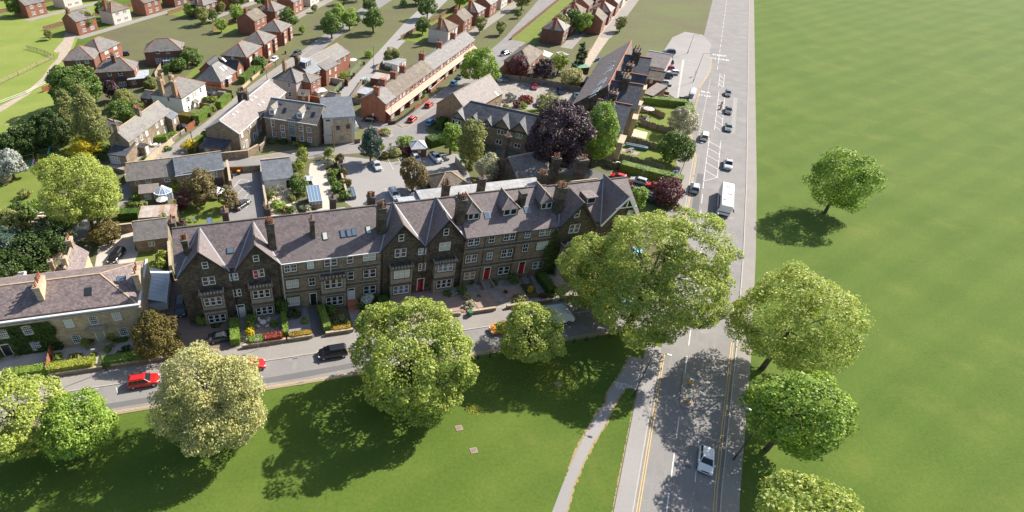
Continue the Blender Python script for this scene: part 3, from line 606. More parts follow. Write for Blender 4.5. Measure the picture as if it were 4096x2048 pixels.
# car parks and yards
patch('car_park',[G(*q) for q in ((1365,655),(1370,625),(1440,632),(1500,640),(1560,650),(1640,640),(1700,620),(1830,615),(1870,680),(1900,760),(1880,830),(1440,850),(1380,810),(1385,700))],'asphalt_pale',.02)
patch('church_car_park',[G(*q) for q in ((1990,330),(2060,320),(2340,365),(2320,410),(2290,480),(2200,490),(2080,470),(2010,440),(1960,360))],'paving',.02)
patch('back_lane',[G(*q) for q in ((2310,300),(2360,205),(2420,100),(2530,-90),(2580,-90),(2475,100),(2400,205),(2345,290))],'earth_path',.02)
patch('yard',[G(*q) for q in ((920,690),(1050,665),(1060,900),(900,900),(905,740))],'asphalt',.02)
patch('driveway',[G(*q) for q in ((1240,655),(1290,640),(1320,740),(1335,860),(1270,880),(1255,760),(1235,690))],'gravel_pale',.02)
patch('garden_terrace',[G(*q) for q in ((1050,760),(1160,745),(1195,860),(1060,880))],'paving_pale',.022)
patch('driveway',[G(*q) for q in ((390,1000),(432,930),(545,915),(540,1000),(555,1010),(530,1065),(520,1150),(370,1130))],'gravel_pale',.02)
patch('lawn',[G(*q) for q in ((555,1012),(648,1000),(652,1115),(520,1140),(535,1060))],'lawn',.024)
patch('lawn',[G(*q) for q in ((455,850),(650,830),(900,790),(910,880),(700,920),(640,860),(470,870))],'lawn',.021)
patch('lawn',[G(*q) for q in ((-400,980),(-60,850),(60,835),(150,800),(210,745),(330,680),(400,640),(420,600),(475,545),(470,490),(380,490),(280,560),(95,620),(75,690),(0,745),(-60,760),(-400,860))],'lawn',.026)
patch('play_mat',[G(*q) for q in ((90,668),(120,640),(175,648),(128,678))],'mesh_green',.05,.05)
patch('terrace_paving',[G(*q) for q in ((430,670),(450,640),(520,655),(640,560),(690,540),(700,570),(580,690),(500,700))],'paving',.023)
patch('meadow',[G(*q) for q in ((-900,560),(0,545),(-10,600),(60,560),(235,400),(245,330),(270,235),(290,204),(330,110),(420,0),(520,-200),(-2600,-200))],'meadow',.02)
patch('earth_path',[G(*q) for q in ((0,425),(100,372),(170,310),(200,265),(230,235),(240,204),(262,130),(290,130),(275,204),(262,235),(215,270),(180,320),(112,380),(0,450),(-300,580),(-300,545))],'earth_path',.026)
patch('field_track',[G(*q) for q in ((245,204),(280,204),(300,150),(340,100),(280,100),(255,160),(215,204),(225,212))],'earth_path',.03)
patch('lawn',[G(*q) for q in ((740,310),(780,270),(860,240),(880,260),(800,315))],'lawn',.022)
patch('lawn',[G(*q) for q in ((2080,440),(2160,435),(2190,465),(2140,480))],'lawn',.03)
# gardens between the long roof and the main road
patch('lawn',[G(*q) for q in ((2540,420),(2760,430),(2752,600),(2690,760),(2450,650),(2490,560))],'lawn',.022)
patch('patio',[G(*q) for q in ((2520,512),(2592,530),(2583,557),(2510,540))],'paving_pale',.03)
patch('patio',[G(*q) for q in ((2545,460),(2600,470),(2590,490),(2530,485))],'paving',.03)
patch('patio',[G(*q) for q in ((2555,414),(2600,420),(2592,436),(2545,430))],'paving',.03)
patch('patio',[G(*q) for q in ((2475,590),(2560,610),(2545,622),(2470,600))],'paving',.03)
# front gardens of the long terrace
tpoly('front_garden',[(-75,63.6),(-15.4,63.6),(-15.4,71),(-75,71)],'gravel_pale',.1,.1)
tpoly('front_garden',[(-21.5,63.6),(-7.6,63.6),(-7.6,84),(-21.5,84)],'gravel_brown',.11,.1)
tpoly('front_garden',[(-7.6,63.6),(.4,63.6),(.4,71),(-7.6,71)],'paving',.12,.1)
tpoly('front_garden',[(.4,63.6),(4.6,63.6),(4.6,71),(.4,71)],'slate_chips',.12,.1)
tpoly('front_garden',[(4.6,63.6),(6.6,63.6),(6.6,71),(4.6,71)],'asphalt_dark',.13,.1)
tpoly('front_garden',[(6.6,63.6),(17.7,63.6),(17.7,71),(6.6,71)],'earth',.12,.1)
tpoly('front_path',[(11.6,63.6),(13.4,63.6),(13.4,69.5),(11.6,69.5)],'asphalt',.14)
tpoly('front_garden',[(17.7,63.6),(33,63.6),(33,71),(17.7,71)],'gravel_pink',.12,.1)
tpoly('front_garden',[(33,63.6),(62.5,63.6),(64,71),(33,71)],'paving',.125,.1)
for pts in ([(34,64.6),(37.6,64.6),(37,68.2),(33.6,68.4)],[(40,65),(43.6,65),(43,68.8),(39.8,68.6)]):
    tpoly('gravel_bed',pts,'gravel_pink',.2,.1)
tpoly('garden_bed',[(43.9,65.2),(46,65.2),(46,69),(43.8,69)],'earth',.19,.1)
# painted lines on the roads
mk=MB(); W_,Y_=0,1
for bb in (54.78,55.0): strip([TW(-60,bb),TW(-8,bb)] if 0 else [TW(-60,bb),TW(56,bb)],.08,.03,mk,Y_)
for n in (.35,.62): strip([RW(s,n) for s in (-60,22)],.1,.03,mk,Y_); strip([RW(52,n),RW(98,n),RW(110,n-1.8),RW(124,n-3.6),RW(142,n-4.1)],.1,.03,mk,Y_)
for n0,sg in ((9.3,-1),): 
    for k in (.4,.68): strip([RW(-60,8.6-k),RW(0,9.3-k),RW(30,10.6-k)],.1,.03,mk,Y_)
strip([RW(-60,3.15),RW(60,4.1)],.14,.03,mk,W_,(4,2.6))
strip([RW(60,3.3),RW(86,2.9)],.12,.03,mk,W_,(4.5,3)); strip([RW(176,2.6),RW(330,2.6)],.12,.03,mk,W_,(4.5,3))
strip([RW(-60,6.2),RW(8,6.4)],.1,.03,mk,W_,(2,4))
# hatched centre strip and turning lane north of the junction
def hatch(s0,s1,n0,n1):
    strip([RW(s0,n0),RW(s1,n0)],.11,.03,mk,W_,(5,.6)); strip([RW(s0,n1),RW(s1,n1)],.11,.03,mk,W_,(5,.6)); s=s0
    while s<s1-2: strip([RW(s+2.6,n0),RW(s,n1)],.16,.031,mk,W_); s+=4.6
hatch(90,113,2.9,5.7); hatch(120,154,3.9,5.7); hatch(158,172,3.6,5.0); strip([RW(86.5,2.9),RW(90,5.7)],.12,.03,mk,W_); strip([RW(86.5,2.9),RW(90,2.9)],.12,.03,mk,W_)
strip([RW(112,.3),RW(165,.9)],.12,.03,mk,W_,(1,1))
pl=[G(*q) for q in ((2776,442),(2790,385),(2797,350),(2830,300),(2843,270),(2842,240),(2825,225),(2790,212),(2700,208))]
for k in (0,.28): strip([p+Vector((k,0,0)) for p in pl],.1,.115,mk,Y_)
for q in ((2732,250,2780,262),(2730,262,2800,278),(2730,276,2797,284),(2728,232,2775,250)): strip([G(*q[:2]),G(*q[2:])],.1,.112,mk,W_)
strip([G(2640,240),G(2760,262)],.1,.112,mk,W_) if 0 else None
# bay markings in the car parks
for q in ((1515,645,1534,685),(1478,652,1492,690),(1553,640,1574,680),(1592,635,1610,668),(1706,620,1730,660),(1752,612,1768,654),(1540,752,1556,785)): strip([G(*q[:2]),G(*q[2:])],.1,.034,mk,W_)
for q in ((2026,322,2008,345),(2060,327,2042,348),(2092,333,2076,357),(2125,338,2107,366),(2163,345,2146,370),(2195,354,2180,378)): strip([G(*q[:2]),G(*q[2:])],.1,.034,mk,W_)
yb=[(928,757),(962,717),(998,723),(964,762),(940,790)]; strip([G(*q) for q in yb],.1,.034,mk,W_)
strip([G(*q) for q in ((968,761),(1000,767),(975,796))],.1,.034,mk,W_); strip([G(*q) for q in ((985,810),(1004,808),(984,833))],.1,.034,mk,W_)
lp=[(700,600),(820,507),(930,423),(1060,325),(1180,240),(1240,190)]
for k in (0,.3): strip([G(*q)+Vector((.6+k,0,0)) for q in lp],.09,.03,mk,Y_)
for k in (0,.3): strip([G(*q)+Vector((0,-k,0)) for q in ((893,641),(1040,623),(1178,601))],.09,.03,mk,Y_)
for k in (0,.3): strip([G(*q)+Vector((0,-k,0)) for q in ((1562,502),(1606,512),(1632,508),(1660,490))],.09,.03,mk,Y_)
for q in ((300,1550,1,325,1546),(360,1562,1,395,1553)): strip([G(q[0],q[1]),G(q[3],q[4])],.09,.03,mk,W_)
strip([G(300,1590),G(420,1568)],.1,.03,mk,W_,(1.2,1)); strip([G(465,1550),G(470,1573)],.1,.03,mk,W_)
S(mk.build('road_markings',['road_white','road_yellow']))
def text_on(txt,pos,ang,size,mat,z,sy=1.0,name='road_marking_text',rot=None,parent=None,extr=0,align='CENTER'):
    cu=bpy.data.curves.new(name,'FONT'); cu.body=txt; cu.size=size; cu.align_x=align; cu.align_y='CENTER'; cu.extrude=extr; cu.offset=size*.012
    to=bpy.data.objects.new('t',cu); col.objects.link(to); dg=bpy.context.evaluated_depsgraph_get(); me=bpy.data.meshes.new_from_object(to.evaluated_get(dg)); bpy.data.objects.remove(to)
    me.materials.clear(); me.materials.append(MATS[mat]); o=link(name,me,parent,(pos[0],pos[1],z)); o.scale=(1,sy,1)
    o.rotation_euler=rot if rot else (0,0,ang); return o
ra=math.atan2(RD.y,RD.x)-R(90)
for t,q,sz,sy in (('KEEP',(2878,222),2.2,1.1),('CLEAR',(2878,237),2.2,1.1),('BUS',(2822,369),1.6,1.3),('STOP',(2818,383),1.6,1.3)):
    S(text_on(t,G(*q),ra,sz,'road_white',.035,sy))
for t,q in (('CYCLING',(2501,1540)),('NO',(2480,1549))): S(text_on(t,G(*q),R(180)+R(-17),.8,'road_white',.125 if 0 else .03,1.1))
rr_=random.Random(3)
def frayed(pts,wd,name='turf_edge'):
    b=MB()
    for p,q in zip(pts[:-1],pts[1:]):
        L=(q-p).length; n=max(1,int(L/.5)); d=(q-p)/L; nn_=Vector((-d.y,d.x,0))
        for i in range(n):
            a_=p+d*(L*i/n); c_=p+d*(L*(i+1)/n); w1=wd*rr_.uniform(.3,1.2); w2=wd*rr_.uniform(.3,1.2)
            b.face([(a_-nn_*w1).to_tuple()[:2]+(.008,),(c_-nn_*w2).to_tuple()[:2]+(.008,),(c_+nn_*w1).to_tuple()[:2]+(.008,),(a_+nn_*w2).to_tuple()[:2]+(.008,)])
    S(b.build(name,'turf_edge'))
frayed([G(*q) for q in ((2170,2150),(2240,2010),(2290,1845),(2325,1770),(2368,1690),(2400,1640),(2425,1612),(2432,1572),(2462,1530),(2490,1482),(2522,1425))],.32)
frayed([G(*q) for q in ((2240,2150),(2290,1950),(2335,1845),(2370,1772),(2390,1745),(2418,1700),(2445,1640),(2482,1572),(2498,1556))],.32)
frayed([RW(s,-2.1) for s in range(-60,26,4)],.3)
# manhole covers in the grass
for i,(q,lb) in enumerate((((1836,1712),'square concrete manhole cover in the grass, nearer the big round tree'),((1895,1802),'square concrete manhole cover in the grass, nearest the lower edge'),((2232,1536),'small concrete cover in the yellow-flowered grass by the path'))):
    g=G(*q); tag(MB().box(-.5,.5,-.4,.4,0,.05).box(-.38,.38,-.28,.28,.05,.06,1).build('manhole_cover',['gravel_pink','gravel_brown'],None,g,R(12)),lb,'manhole cover','manhole covers in the grass')
for q,lb in (((1180,1430),'iron gully grating at the kerb beside the black people carrier'),((1204,1535),'iron gully grating at the grass edge of the front road')):
    g=G(*q); m=MB().box(-.45,.45,-.3,.3,0,.03); [m.box(-.4+i*.16,-.33+i*.16,-.25,.25,.03,.045,1) for i in range(6)]; tag(m.build('drain_cover',['steel_dark','concrete'],None,(g.x,g.y,.015),TA),lb,'drain cover','drain covers')
for i,(s,n) in enumerate(((6,.9),(-18,1.0),(64,.6),(88,.6))):
    g=RW(s,n); tag(MB().box(-.25,.25,-.35,.35,0,.02).build('drain_cover','steel_dark',None,(g.x,g.y,.016),R(-29)),'iron gully grating in the left gutter of the main road','drain cover','gratings in the main road gutter')
for i,(s,n) in enumerate(((2,5.4),(-12,2.2),(72,5.0),(101,8.4),(133,7.4))):
    g=RW(s,n); tag(MB().tube((0,0,0),(0,0,.012),.36,.36,16).build('manhole_cover','asphalt_dark',None,(g.x,g.y,.018)),'round dark manhole cover in the main road surface','manhole cover','round covers in the main road')
# yellow flowers in the grass
rng=np.random.default_rng(5); fl=[]
for (u,v,sx,sy,n) in ((2230,1530,5,3.6,650),(1930,1520,4.2,3.4,420),(2200,1470,3,2,200),(1895,1640,1.4,.9,110)):
    g=G(u,v); p=np.stack([g.x+rng.normal(size=n)*sx*.55,g.y+rng.normal(size=n)*sy*.55,np.full(n,.12)],1); fl.append(p)
fl=np.concatenate(fl); V=leaves(fl,np.tile([0,0,1.],(len(fl),1)),.11,rng,.3)
tag(link('yellow_flowers',leafmesh('yellow_flowers',V,'leaf_gold')),'scattered yellow flowers growing in the grass','flowers',None,'stuff')
# ================= THE LONG STONE TERRACE =================
def TH(name,label,a0,a1,wall='stone_sooty',wx=(.001,.001),roof='slate_purple',group='houses of the long stone terrace',trim='stone_trim_dark',e=10.8,ov=.0,r=15.3):
    return House(name,label,'house',TW(a0,71),TA,a1-a0,13.4,e,r,wall,roof,'gable',group,ov,'stone_trim_dark',0,'stone_trim_dark',wx,trim)
_P=None
def bay(h,u,v,w,z1,depth=1.0,crenel=True,mat='stone_trim',cap='stone_trim_dark',zmid=None):
    x,_=h.face_pt(u,v,'front',depth); b=MB(); b.box(x-w/2,x+w/2,-depth,0,-.1,z1-.5)
    b.box(x-w/2-.25,x+w/2+.25,-depth-.25,0,z1-.5,z1-.2,1)
    if zmid: b.box(x-w/2-.2,x+w/2+.2,-depth-.22,0,zmid-.25,zmid+.05,1)
    if crenel:
        n=7
        for i in range(n): xx=x-w/2+w*(i+.5)/n; b.box(xx-.17,xx+.17,-depth-.2,-depth+.02,z1-.2,z1+.22,0)
        b.box(x-w/2-.2,x-w/2,-depth-.2,0,z1-.2,z1+.1); b.box(x+w/2,x+w/2+.2,-depth-.2,0,z1-.2,z1+.1)
    b.build('bay',[mat,cap],h.root); return x
hA=TH('terraced_house','soot-dark stone end house with two steep front gables and a white arched door',-15.4,.8,wx=(.3,.001))
hA.front_gable(.3,7.8,15.0); hA.front_gable(9.3,16.1,15.0)
for (u,v,w,h_,n,k) in ((820,1061,.95,1.3,1,{}),(835,1123,2.1,1.7,2,{}),(935,1107,1.5,1.5,2,{}),(949,1171,1.4,1.6,2,{}),(1024,1033,.95,1.3,1,{}),):
    hA.pwin('front',u,v,w,h_,n=n,**k)
q=hA.pwin('front',1026,1096,1.05,1.7,n=1,pane='blind_red',label='sash window with a bright red blind'); hA.pwin('front',1044,1091,1.05,1.7,n=1,pane='glass_dark')
bay(hA,852,1205,3.6,7.2,zmid=3.5); bay(hA,1046,1175,3.6,7.3,zmid=3.5)
for u,v in ((852,1205),(869,1273),(1046,1175),(1058,1242)): hA.pwin('front',u,v,2.9,1.75,n=3,off=1.0)
hA.pdoor('front',966,1247,1.15,2.3,m='door_white',fan=True,label='white arched front door')
hA.skylight(921,1002,1.1,1.0,'glass_sky')
hA.pchimney(750,1012,.9,.9,15.6,pots=4,rows=1); hA.pchimney(1090,986,1.3,1.0,17.3,pots=7,rows=2)
def rear(h,u,v,back,pots,w=1.1,d=1.3,rows=2):
    """stack on the rear wing: its top edge is seen at pixel (u,v), `back` metres behind the front wall"""
    n=h.ey; cp=Vector((0,0,CH)); rr=ray(u,v); base=h.W(0,back); t=(base-cp).dot(n)/rr.dot(n); p=cp+rr*t; x,y=h.Lc(p); h.chimney(x,back,w,d,p.z,pots=pots,z0=0,rows=rows)
rear(hA,686,884,14.2,4,rows=1); rear(hA,898,842,14.6,4,rows=1); rear(hA,1066,828,14.4,6)
hB=TH('terraced_house','stone terraced house with a row of roof windows and white door on red steps',.8,17.7,'stone_brown',ov=.3); hB.zmax=10.45
for (u,v,w,h_,n) in ((1162,1073,2.2,1.5,2),(1242,1061,1.15,1.5,1),(1323,1050,2.3,1.5,2),(1400,1039,1.1,1.5,1),(1477,1028,2.3,1.5,2),(1170,1135,2.2,1.8,2),(1248,1126,1.15,1.8,1),(1403,1102,1.1,1.8,1),(1478,1093,2.3,1.8,2),(1175,1205,2.2,2.0,2),(1478,1158,2.3,1.9,2)):
    hB.pwin('front',u,v,w,h_,n=n,cols=2 if u in(1162,1242,1170,1248,1175) else 1)
bay(hB,1334,1134,4.2,7.2,zmid=3.6)
for u,v in ((1334,1134),(1338,1203)): hB.pwin('front',u,v,3.1,1.95,n=3,off=1.0)
hB.pdoor('front',1254,1200,1.05,2.2,m='door_black',fan=True,label='black front door'); hB.pdoor('front',1405,1180,1.1,2.2,m='door_white',fan=True,label='white front door with dark glass')
b=MB(); x,_=hB.face_pt(1407,1202,'front'); b.box(x-1,x+1,-1.6,0,0,.55); b.box(x-1,x+1,-2.1,-1.6,0,.38); b.box(x-1,x+1,-2.6,-2.1,0,.2); b.build('door_steps','ridge_red',hB.root)
for u,v,m in ((1300,944,'blind_pale'),(1371,935,'glass_sky'),(1396,932,'glass_sky'),(1416,928,'glass_sky'),(1474,920,'blind_pale')): hB.skylight(u,v,.85,1.35,m)
hB.gutter('white_paint',(.2,8.3)); hB.pchimney(1251,940,.75,1.1,16.4,pots=2); hB.pchimney(1524,922,1.5,1.3,17.6,pots=8,rows=2)
rear(hB,1330,790,14.6,3,rows=1); rear(hB,1484,783,14.8,9,w=1.3)
hC=TH('terraced_house','dark stone twin-gabled house with red arched door in the middle of the terrace',17.7,32.8)
hC.front_gable(.05,7.4,15.4,ov=.5); hC.front_gable(8.0,15.0,15.4,ov=.5)
for (u,v,w,h_,n,rr) in ((1605,951,.95,1.4,1,2),(1602,1011,2.1,1.8,2,2),(1689,1005,1.5,1.4,2,2),(1688,1067,1.4,1.7,2,3),(1785,928,.95,1.4,1,2),(1779,985,2.1,1.8,2,2)): hC.pwin('front',u,v,w,h_,n=n,rows=rr)
bay(hC,1607,1095,3.8,7.3,zmid=3.6); bay(hC,1782,1068,3.8,7.3,zmid=3.6)
for u,v in ((1607,1095),(1604,1158),(1782,1068),(1775,1134)): hC.pwin('front',u,v,2.9,1.9,n=3,off=1.0)
hC.pdoor('front',1681,1141,1.1,2.2,m='door_red',fan=True,label='red arched front door')
hC.pchimney(1836,885,1.5,1.3,17.4,pots=8,rows=2)
for u,v in ((1556,926),(1740,903)): pass
rear(hC,1785,735,16.5,7,w=1.3)
hD=TH('terraced_house','stone terraced house with three roof dormers and two plain red doors',32.8,50.0,'stone_brown',ov=.3,e=11.2,r=15.5); hD.zmax=10.85
for i,(u,v,n) in enumerate(((1895,968,2),(1967,957,1),(2038,946,2),(2111,937,1),(2180,926,2),(1885,1034,2),(1958,1023,1),(2027,1012,2),(2101,991,1),(2168,982,2),(1878,1102,2),(2014,1081,2),(2151,1059,2))):
    hD.pwin('front',u,v,2.25 if n==2 else 1.1,1.5 if i<5 else 1.8,n=n,cols=2 if i<10 else 1,pane='blind_tan' if i==10 else None)
hD.pdoor('front',1946,1097,1.1,2.3,m='door_red',fan=True,label='red front door up stone steps'); hD.pdoor('front',2084,1074,1.1,2.3,m='door_red',fan=True,label='red front door beside the handrails')
b=MB(); x,_=hD.face_pt(1941,1124,'front'); b.box(x-.8,x+.8,-.9,0,0,.6); b.box(x-.8,x+.8,-1.4,-.9,0,.4); b.box(x-.8,x+.8,-1.9,-1.4,0,.2); b.box(x-1.05,x-.8,-2,0,0,.85,1); b.box(x+.8,x+1.05,-2,0,0,.85,1); b.build('door_steps',['paving','stone_trim'],hD.root)
for u,v in ((1891,874),(2037,857),(2181,832)): hD.dormer(u,v,2.5 if u!=2037 else 3.0,1.6,1.5,'hip','stone_trim_dark')
for u,v in ((1949,860),(2108,838)): hD.skylight(u,v,1.0,1.3,'glass_sky',frame='lead')
hD.gutter('black_paint',(3.6,9.6,16.9)); hD.pchimney(2084,812,.95,1.3,16.4,pots=0); hD.pchimney(2226,834,1.6,1.4,17.6,pots=8,rows=2)
rear(hD,1930,710,17,2,w=1.3); rear(hD,2172,693,18.5,8,w=1.4)
hE=TH('terraced_house','stone corner house with half-timbered gable end beside the tall chimney, behind the giant tree',50.0,66.0,wx=(.001,.4))
hE.front_gable(.1,7.1,15.6,ov=.5); hE.front_gable(8.4,15.6,15.9,ov=.7,barge='white_paint')
for (u,v,w,h_,n) in ((2309,855,.95,1.5,1),(2297,914,2.1,1.9,2),(2520,852,1.2,1.3,1)): hE.pwin('front',u,v,w,h_,n=n)
bay(hE,2294,982,3.8,7.3,zmid=3.6)
for u,v in ((2294,982),(2285,1050)): hE.pwin('front',u,v,2.9,1.9,n=3,off=1.0)
hE.dormer(2360,810,1.9,1.5,kind='flat',wall='stone_trim_dark',n=1)
b=MB(); xa=12.0; [b.bar((xa+sx*.2,-.75,15.6),(xa+sx*1.7,-.75,13.9),.12,.14) for sx in (-1,1)]; b.bar((xa-2,-.75,13.9),(xa+2,-.75,13.9),.12,.16); b.bar((xa,-.75,15.8),(xa,-.75,13.9),.12,.14); b.build('gable_truss','white_paint',hE.root)
rear(hE,2512,738,8.5,8,w=1.4); rear(hE,2228,630,24,6,w=1.5)
for h,xs in ((hA,(8.3,15.9)),(hC,(.3,7.7,14.8)),(hE,(.3,7.6))):
    for x in xs: MB().tube((x,-.1,0),(x,-.1,10.6),.07,.07,6).box(x-.16,x+.16,-.2,0,10.4,10.7).build('downpipe','black_paint',h.root)
for h,L_,z1_,z2_ in ((hB,16.9,3.75,7.4),(hD,17.2,4.1,8.1)):   # string courses and pierced balustrades
    b=MB()
    for z in (z1_,z2_): b.box(0,L_,-.20,.02,z,z+.16); b.box(0,L_,-.12,.02,z+.66,z+.78)
    b.box(0,L_,-.2,.02,h.e-.45,h.e-.25); b.build('string_course','stone_trim',h.root)
    for z in (z1_,z2_):
        b=MB(); x=.4; b.box(.3,L_-.3,-.10,-.02,z+.162,z+.22)
        while x<L_-.3: b.box(x,x+.13,-.11,.02,z+.16,z+.66); x+=.34
        b.build('balustrade','stone_trim_dark',h.root)
# creeper on the house fronts
def creeper(name,label,pts,seed,mat='leaf_ivy',n=900,leaf=.22):
    rng=np.random.default_rng(seed); V=[]
    for (P,ux,w_,h_,nn) in pts:
        m=int(w_*h_*70); q=np.array(P)+np.outer(rng.uniform(0,w_,m),np.array(ux))+np.outer(rng.uniform(0,h_,m),np.array([0,0,1.]))
        q+=np.outer(rng.uniform(.02,.28,m),np.array(nn)); V.append(leaves(q,np.tile(nn,(m,1)).astype(float),leaf,rng,.7))
    return tag(link(name,leafmesh(name,np.concatenate(V),mat)),label,'creeper')
nn=tuple(-TY)
creeper('climbing_ivy','green creeper climbing the wall between the red-doored house and the corner house',[(tuple(TW(48.2,70.9,0)),tuple(TX),3.2,7.2,nn),(tuple(TW(49,70.9,7)),tuple(TX),1.2,3,nn)],3)
# rear extensions with flat and lean-to roofs behind the ridge
for i,(a0,a1,b0,b1,z,rf,lb) in enumerate(((30,56,84.4,91.5,8.6,'lead_sheet','long pale flat-roofed rear extension behind the stone terrace'),(7.5,15,84.4,91,6.8,'lead_sheet','flat-roofed rear extension with chimney stack on it, beside the garden'),(17,24,84.4,90.5,6.8,'lead_clean','grey lead-roofed rear extension by the white estate car'),(28,35,84.4,90.5,8,'lead_clean','seamed metal-roofed rear extension beside the brown-tiled outhouse'))):
    if i==3: a0,a1=25.8,30.0
    h=House('rear_extension',lb,'extension',TW(a0,b0+.003),TA,a1-a0,b1-b0,z,z,'stone_brown',rf,'flat','rear extensions of the terrace',.15)
    for k in range(2): h.win('back',(a1-a0)*(.3+.4*k),z-2,1,1.5)
# ================= OTHER BUILDINGS =================
def auto(h,face,cnt,zs,w,hh,x0=None,x1=None,**k):
    span={'front':h.L,'back':h.L,'left':h.D,'right':h.D}[face]; x0=.8 if x0 is None else x0; x1=span-.8 if x1 is None else x1
    for z in zs:
        for i in range(cnt): h.win(face,x0+(x1-x0)*(i+.5)/cnt,z,w,hh,**k)
def ridge_house(name,label,cat,P1,P2,zr,half,e,wall,roof,half2=None,ext=(0,0),**k):
    """gable house from its ridge ends (pixels at ridge height)"""
    a=G(*P1,zr);b=G(*P2,zr);d=(b-a);l=d.length;ex=d/l;ey=Vector((-ex.y,ex.x,0)); h2=half2 or half
    o=a-ey*half-ex*ext[0]; return House(name,label,cat,(o.x,o.y),math.atan2(ex.y,ex.x),l+ext[0]+ext[1],half+h2,e,zr,wall,roof,k.pop('kind','gable'),rf=half/(half+h2),**k)
# Georgian house, bottom left
h=House('georgian_house','long honey-stone house with white parapet, ivy-covered on its left half','house',TW(-62,69.5),TA,40.1,11.8,7.0,9.7,'stone_tan','slate_mauve','hip',ov=-.55,hipin=6.0,ridge='ridge_tan',trim='stone_cap')
b=MB(); b.box(-.15,40.25,-.18,.22,7.0,7.28); b.box(-.15,.2,.2,11.9,7.0,7.28); b.box(39.95,40.3,.2,11.9,7.0,7.28); b.build('parapet','lead_pale',h.root)
b=MB(); b.box(-.2,40.35,-.3,.05,6.55,6.85); b.box(-.1,40.25,-.08,.0,3.4,3.55); b.build('cornice','stone_cap',h.root)
for u,v in ((276,1293),(374,1281),(467,1265),(307,1356),(494,1326),(110,1320),(144,1382),(11,1335)): h.pwin('front',u,v,1.3,1.75,cols=4,rows=4 if v<1300 or u in(110,11) else 4)
h.pdoor('front',402,1342,1.2,2.4,m='door_sage',label='pale sage panelled door'); h.pdoor('front',28,1400,1.2,2.4,m='door_black')
x,z=h.face_pt(387,1317,'front',.5); MB().box(x-1.6,x+1.6,-1.0,0,z-.1,z+.25).box(x-1.3,x+1.3,-.9,0,z+.25,z+.4).build('door_hood','stone_trim',h.root)
x,z=h.face_pt(413,1362,'front'); MB().box(x-1.3,x+1.3,-1.2,0,0,.6).box(x-1.3,x+1.3,-1.6,-1.2,0,.4).box(x-1.3,x+1.3,-2,-1.6,0,.2).build('door_steps','stone_trim',h.root)
h.pchimney(170,1165,.9,3.0,11.0,pots=6,mat='stone_tan',cap='stone_cap',pot='terracotta'); h.pchimney(552,1108,.9,2.4,10.6,pots=3,mat='stone_tan',cap='stone_cap',pot='terracotta')
h.skylight(353,1166,1.1,1.4,'glass_dark'); h.skylight(485,1115,1.5,.9,'glass_sky')
gx,gy,gz=tuple(TW(-50,69.4,.3)); nn=tuple(-TY)
holes=[h.face_pt(u,v,'front')+(.8,1.05) for u,v in ((110,1320),(144,1382),(11,1335))]+[h.face_pt(28,1400,'front')+(.8,1.6)]
aR=h.face_pt(222,1320,'front')[0]; rng=np.random.default_rng(11); m_=17000; qx=rng.uniform(8,aR+.4,m_); qz=rng.uniform(.2,6.4,m_)
ok=np.ones(m_,bool); edge=aR+.35*np.sin(qz*1.7)-.3+rng.uniform(0,.3,m_); ok&=qx<edge
for (x_,z_,w_,h_) in holes: ok&=~((abs(qx-x_)<w_)&(abs(qz-z_)<h_))
qx=qx[ok];qz=qz[ok]; pp=np.array(h.W(0,0,0))+np.outer(qx,np.array(h.ex))+np.outer(qz,[0,0,1.])+np.outer(rng.uniform(.05,.35,len(qx)),-np.array(h.ey))
tag(link('climbing_ivy',leafmesh('climbing_ivy',leaves(pp,np.tile(-np.array(h.ey),(len(qx),1)),.24,rng,.7),'leaf_ivy')),'dense dark green ivy covering the left half of the honey-stone house','creeper')
h=quad_house('rear_wing','small slate-roofed rear wing of the honey-stone house beside the gravel drive','wing',(335,1084),(355,1006),(255,1031),4.4,6.6,'stone_tan','slate_mauve',trim=None,ext=(1.5,0))
h.chimney(1.2,h.D*.5,.8,.8,8.2,pots=2,mat='stone_tan',cap='stone_cap'); h.chimney(h.L-.6,h.D*.5,1.3,.8,8.2,pots=2,mat='stone_rough',cap='stone_cap'); h.win('front',2,2.6,.9,1)
h=quad_house('outbuilding','little hipped slate outbuilding between the two rear chimneys of the honey-stone house','outbuilding',(212,1120),(262,1108),(240,1065),3.6,5.0,'stone_tan','slate_mauve','hip'); h.win('front',1.4,2,.8,.9); h.chimney(.4,1.5,.6,.6,6.6,pots=1,mat='stone_tan',cap='stone_cap')
h=quad_house('flat_extension','flat-roofed extension with pale parapet rim at the far left behind the honey-stone house','extension',(0,1135),(95,1120),(20,1105),3.4,3.4,'render_cream','asphalt_dark','flat',ov=.05)
MB().box(-.1,h.L+.1,-.1,.15,3.4,3.8).box(-.1,h.L+.1,h.D-.15,h.D+.1,3.4,3.8).box(-.1,.15,.15,h.D-.15,3.4,3.8).box(h.L-.15,h.L+.1,.15,h.D-.15,3.4,3.8).build('rim','lead_pale',h.root); h.win('front',1.5,2,.9,1)
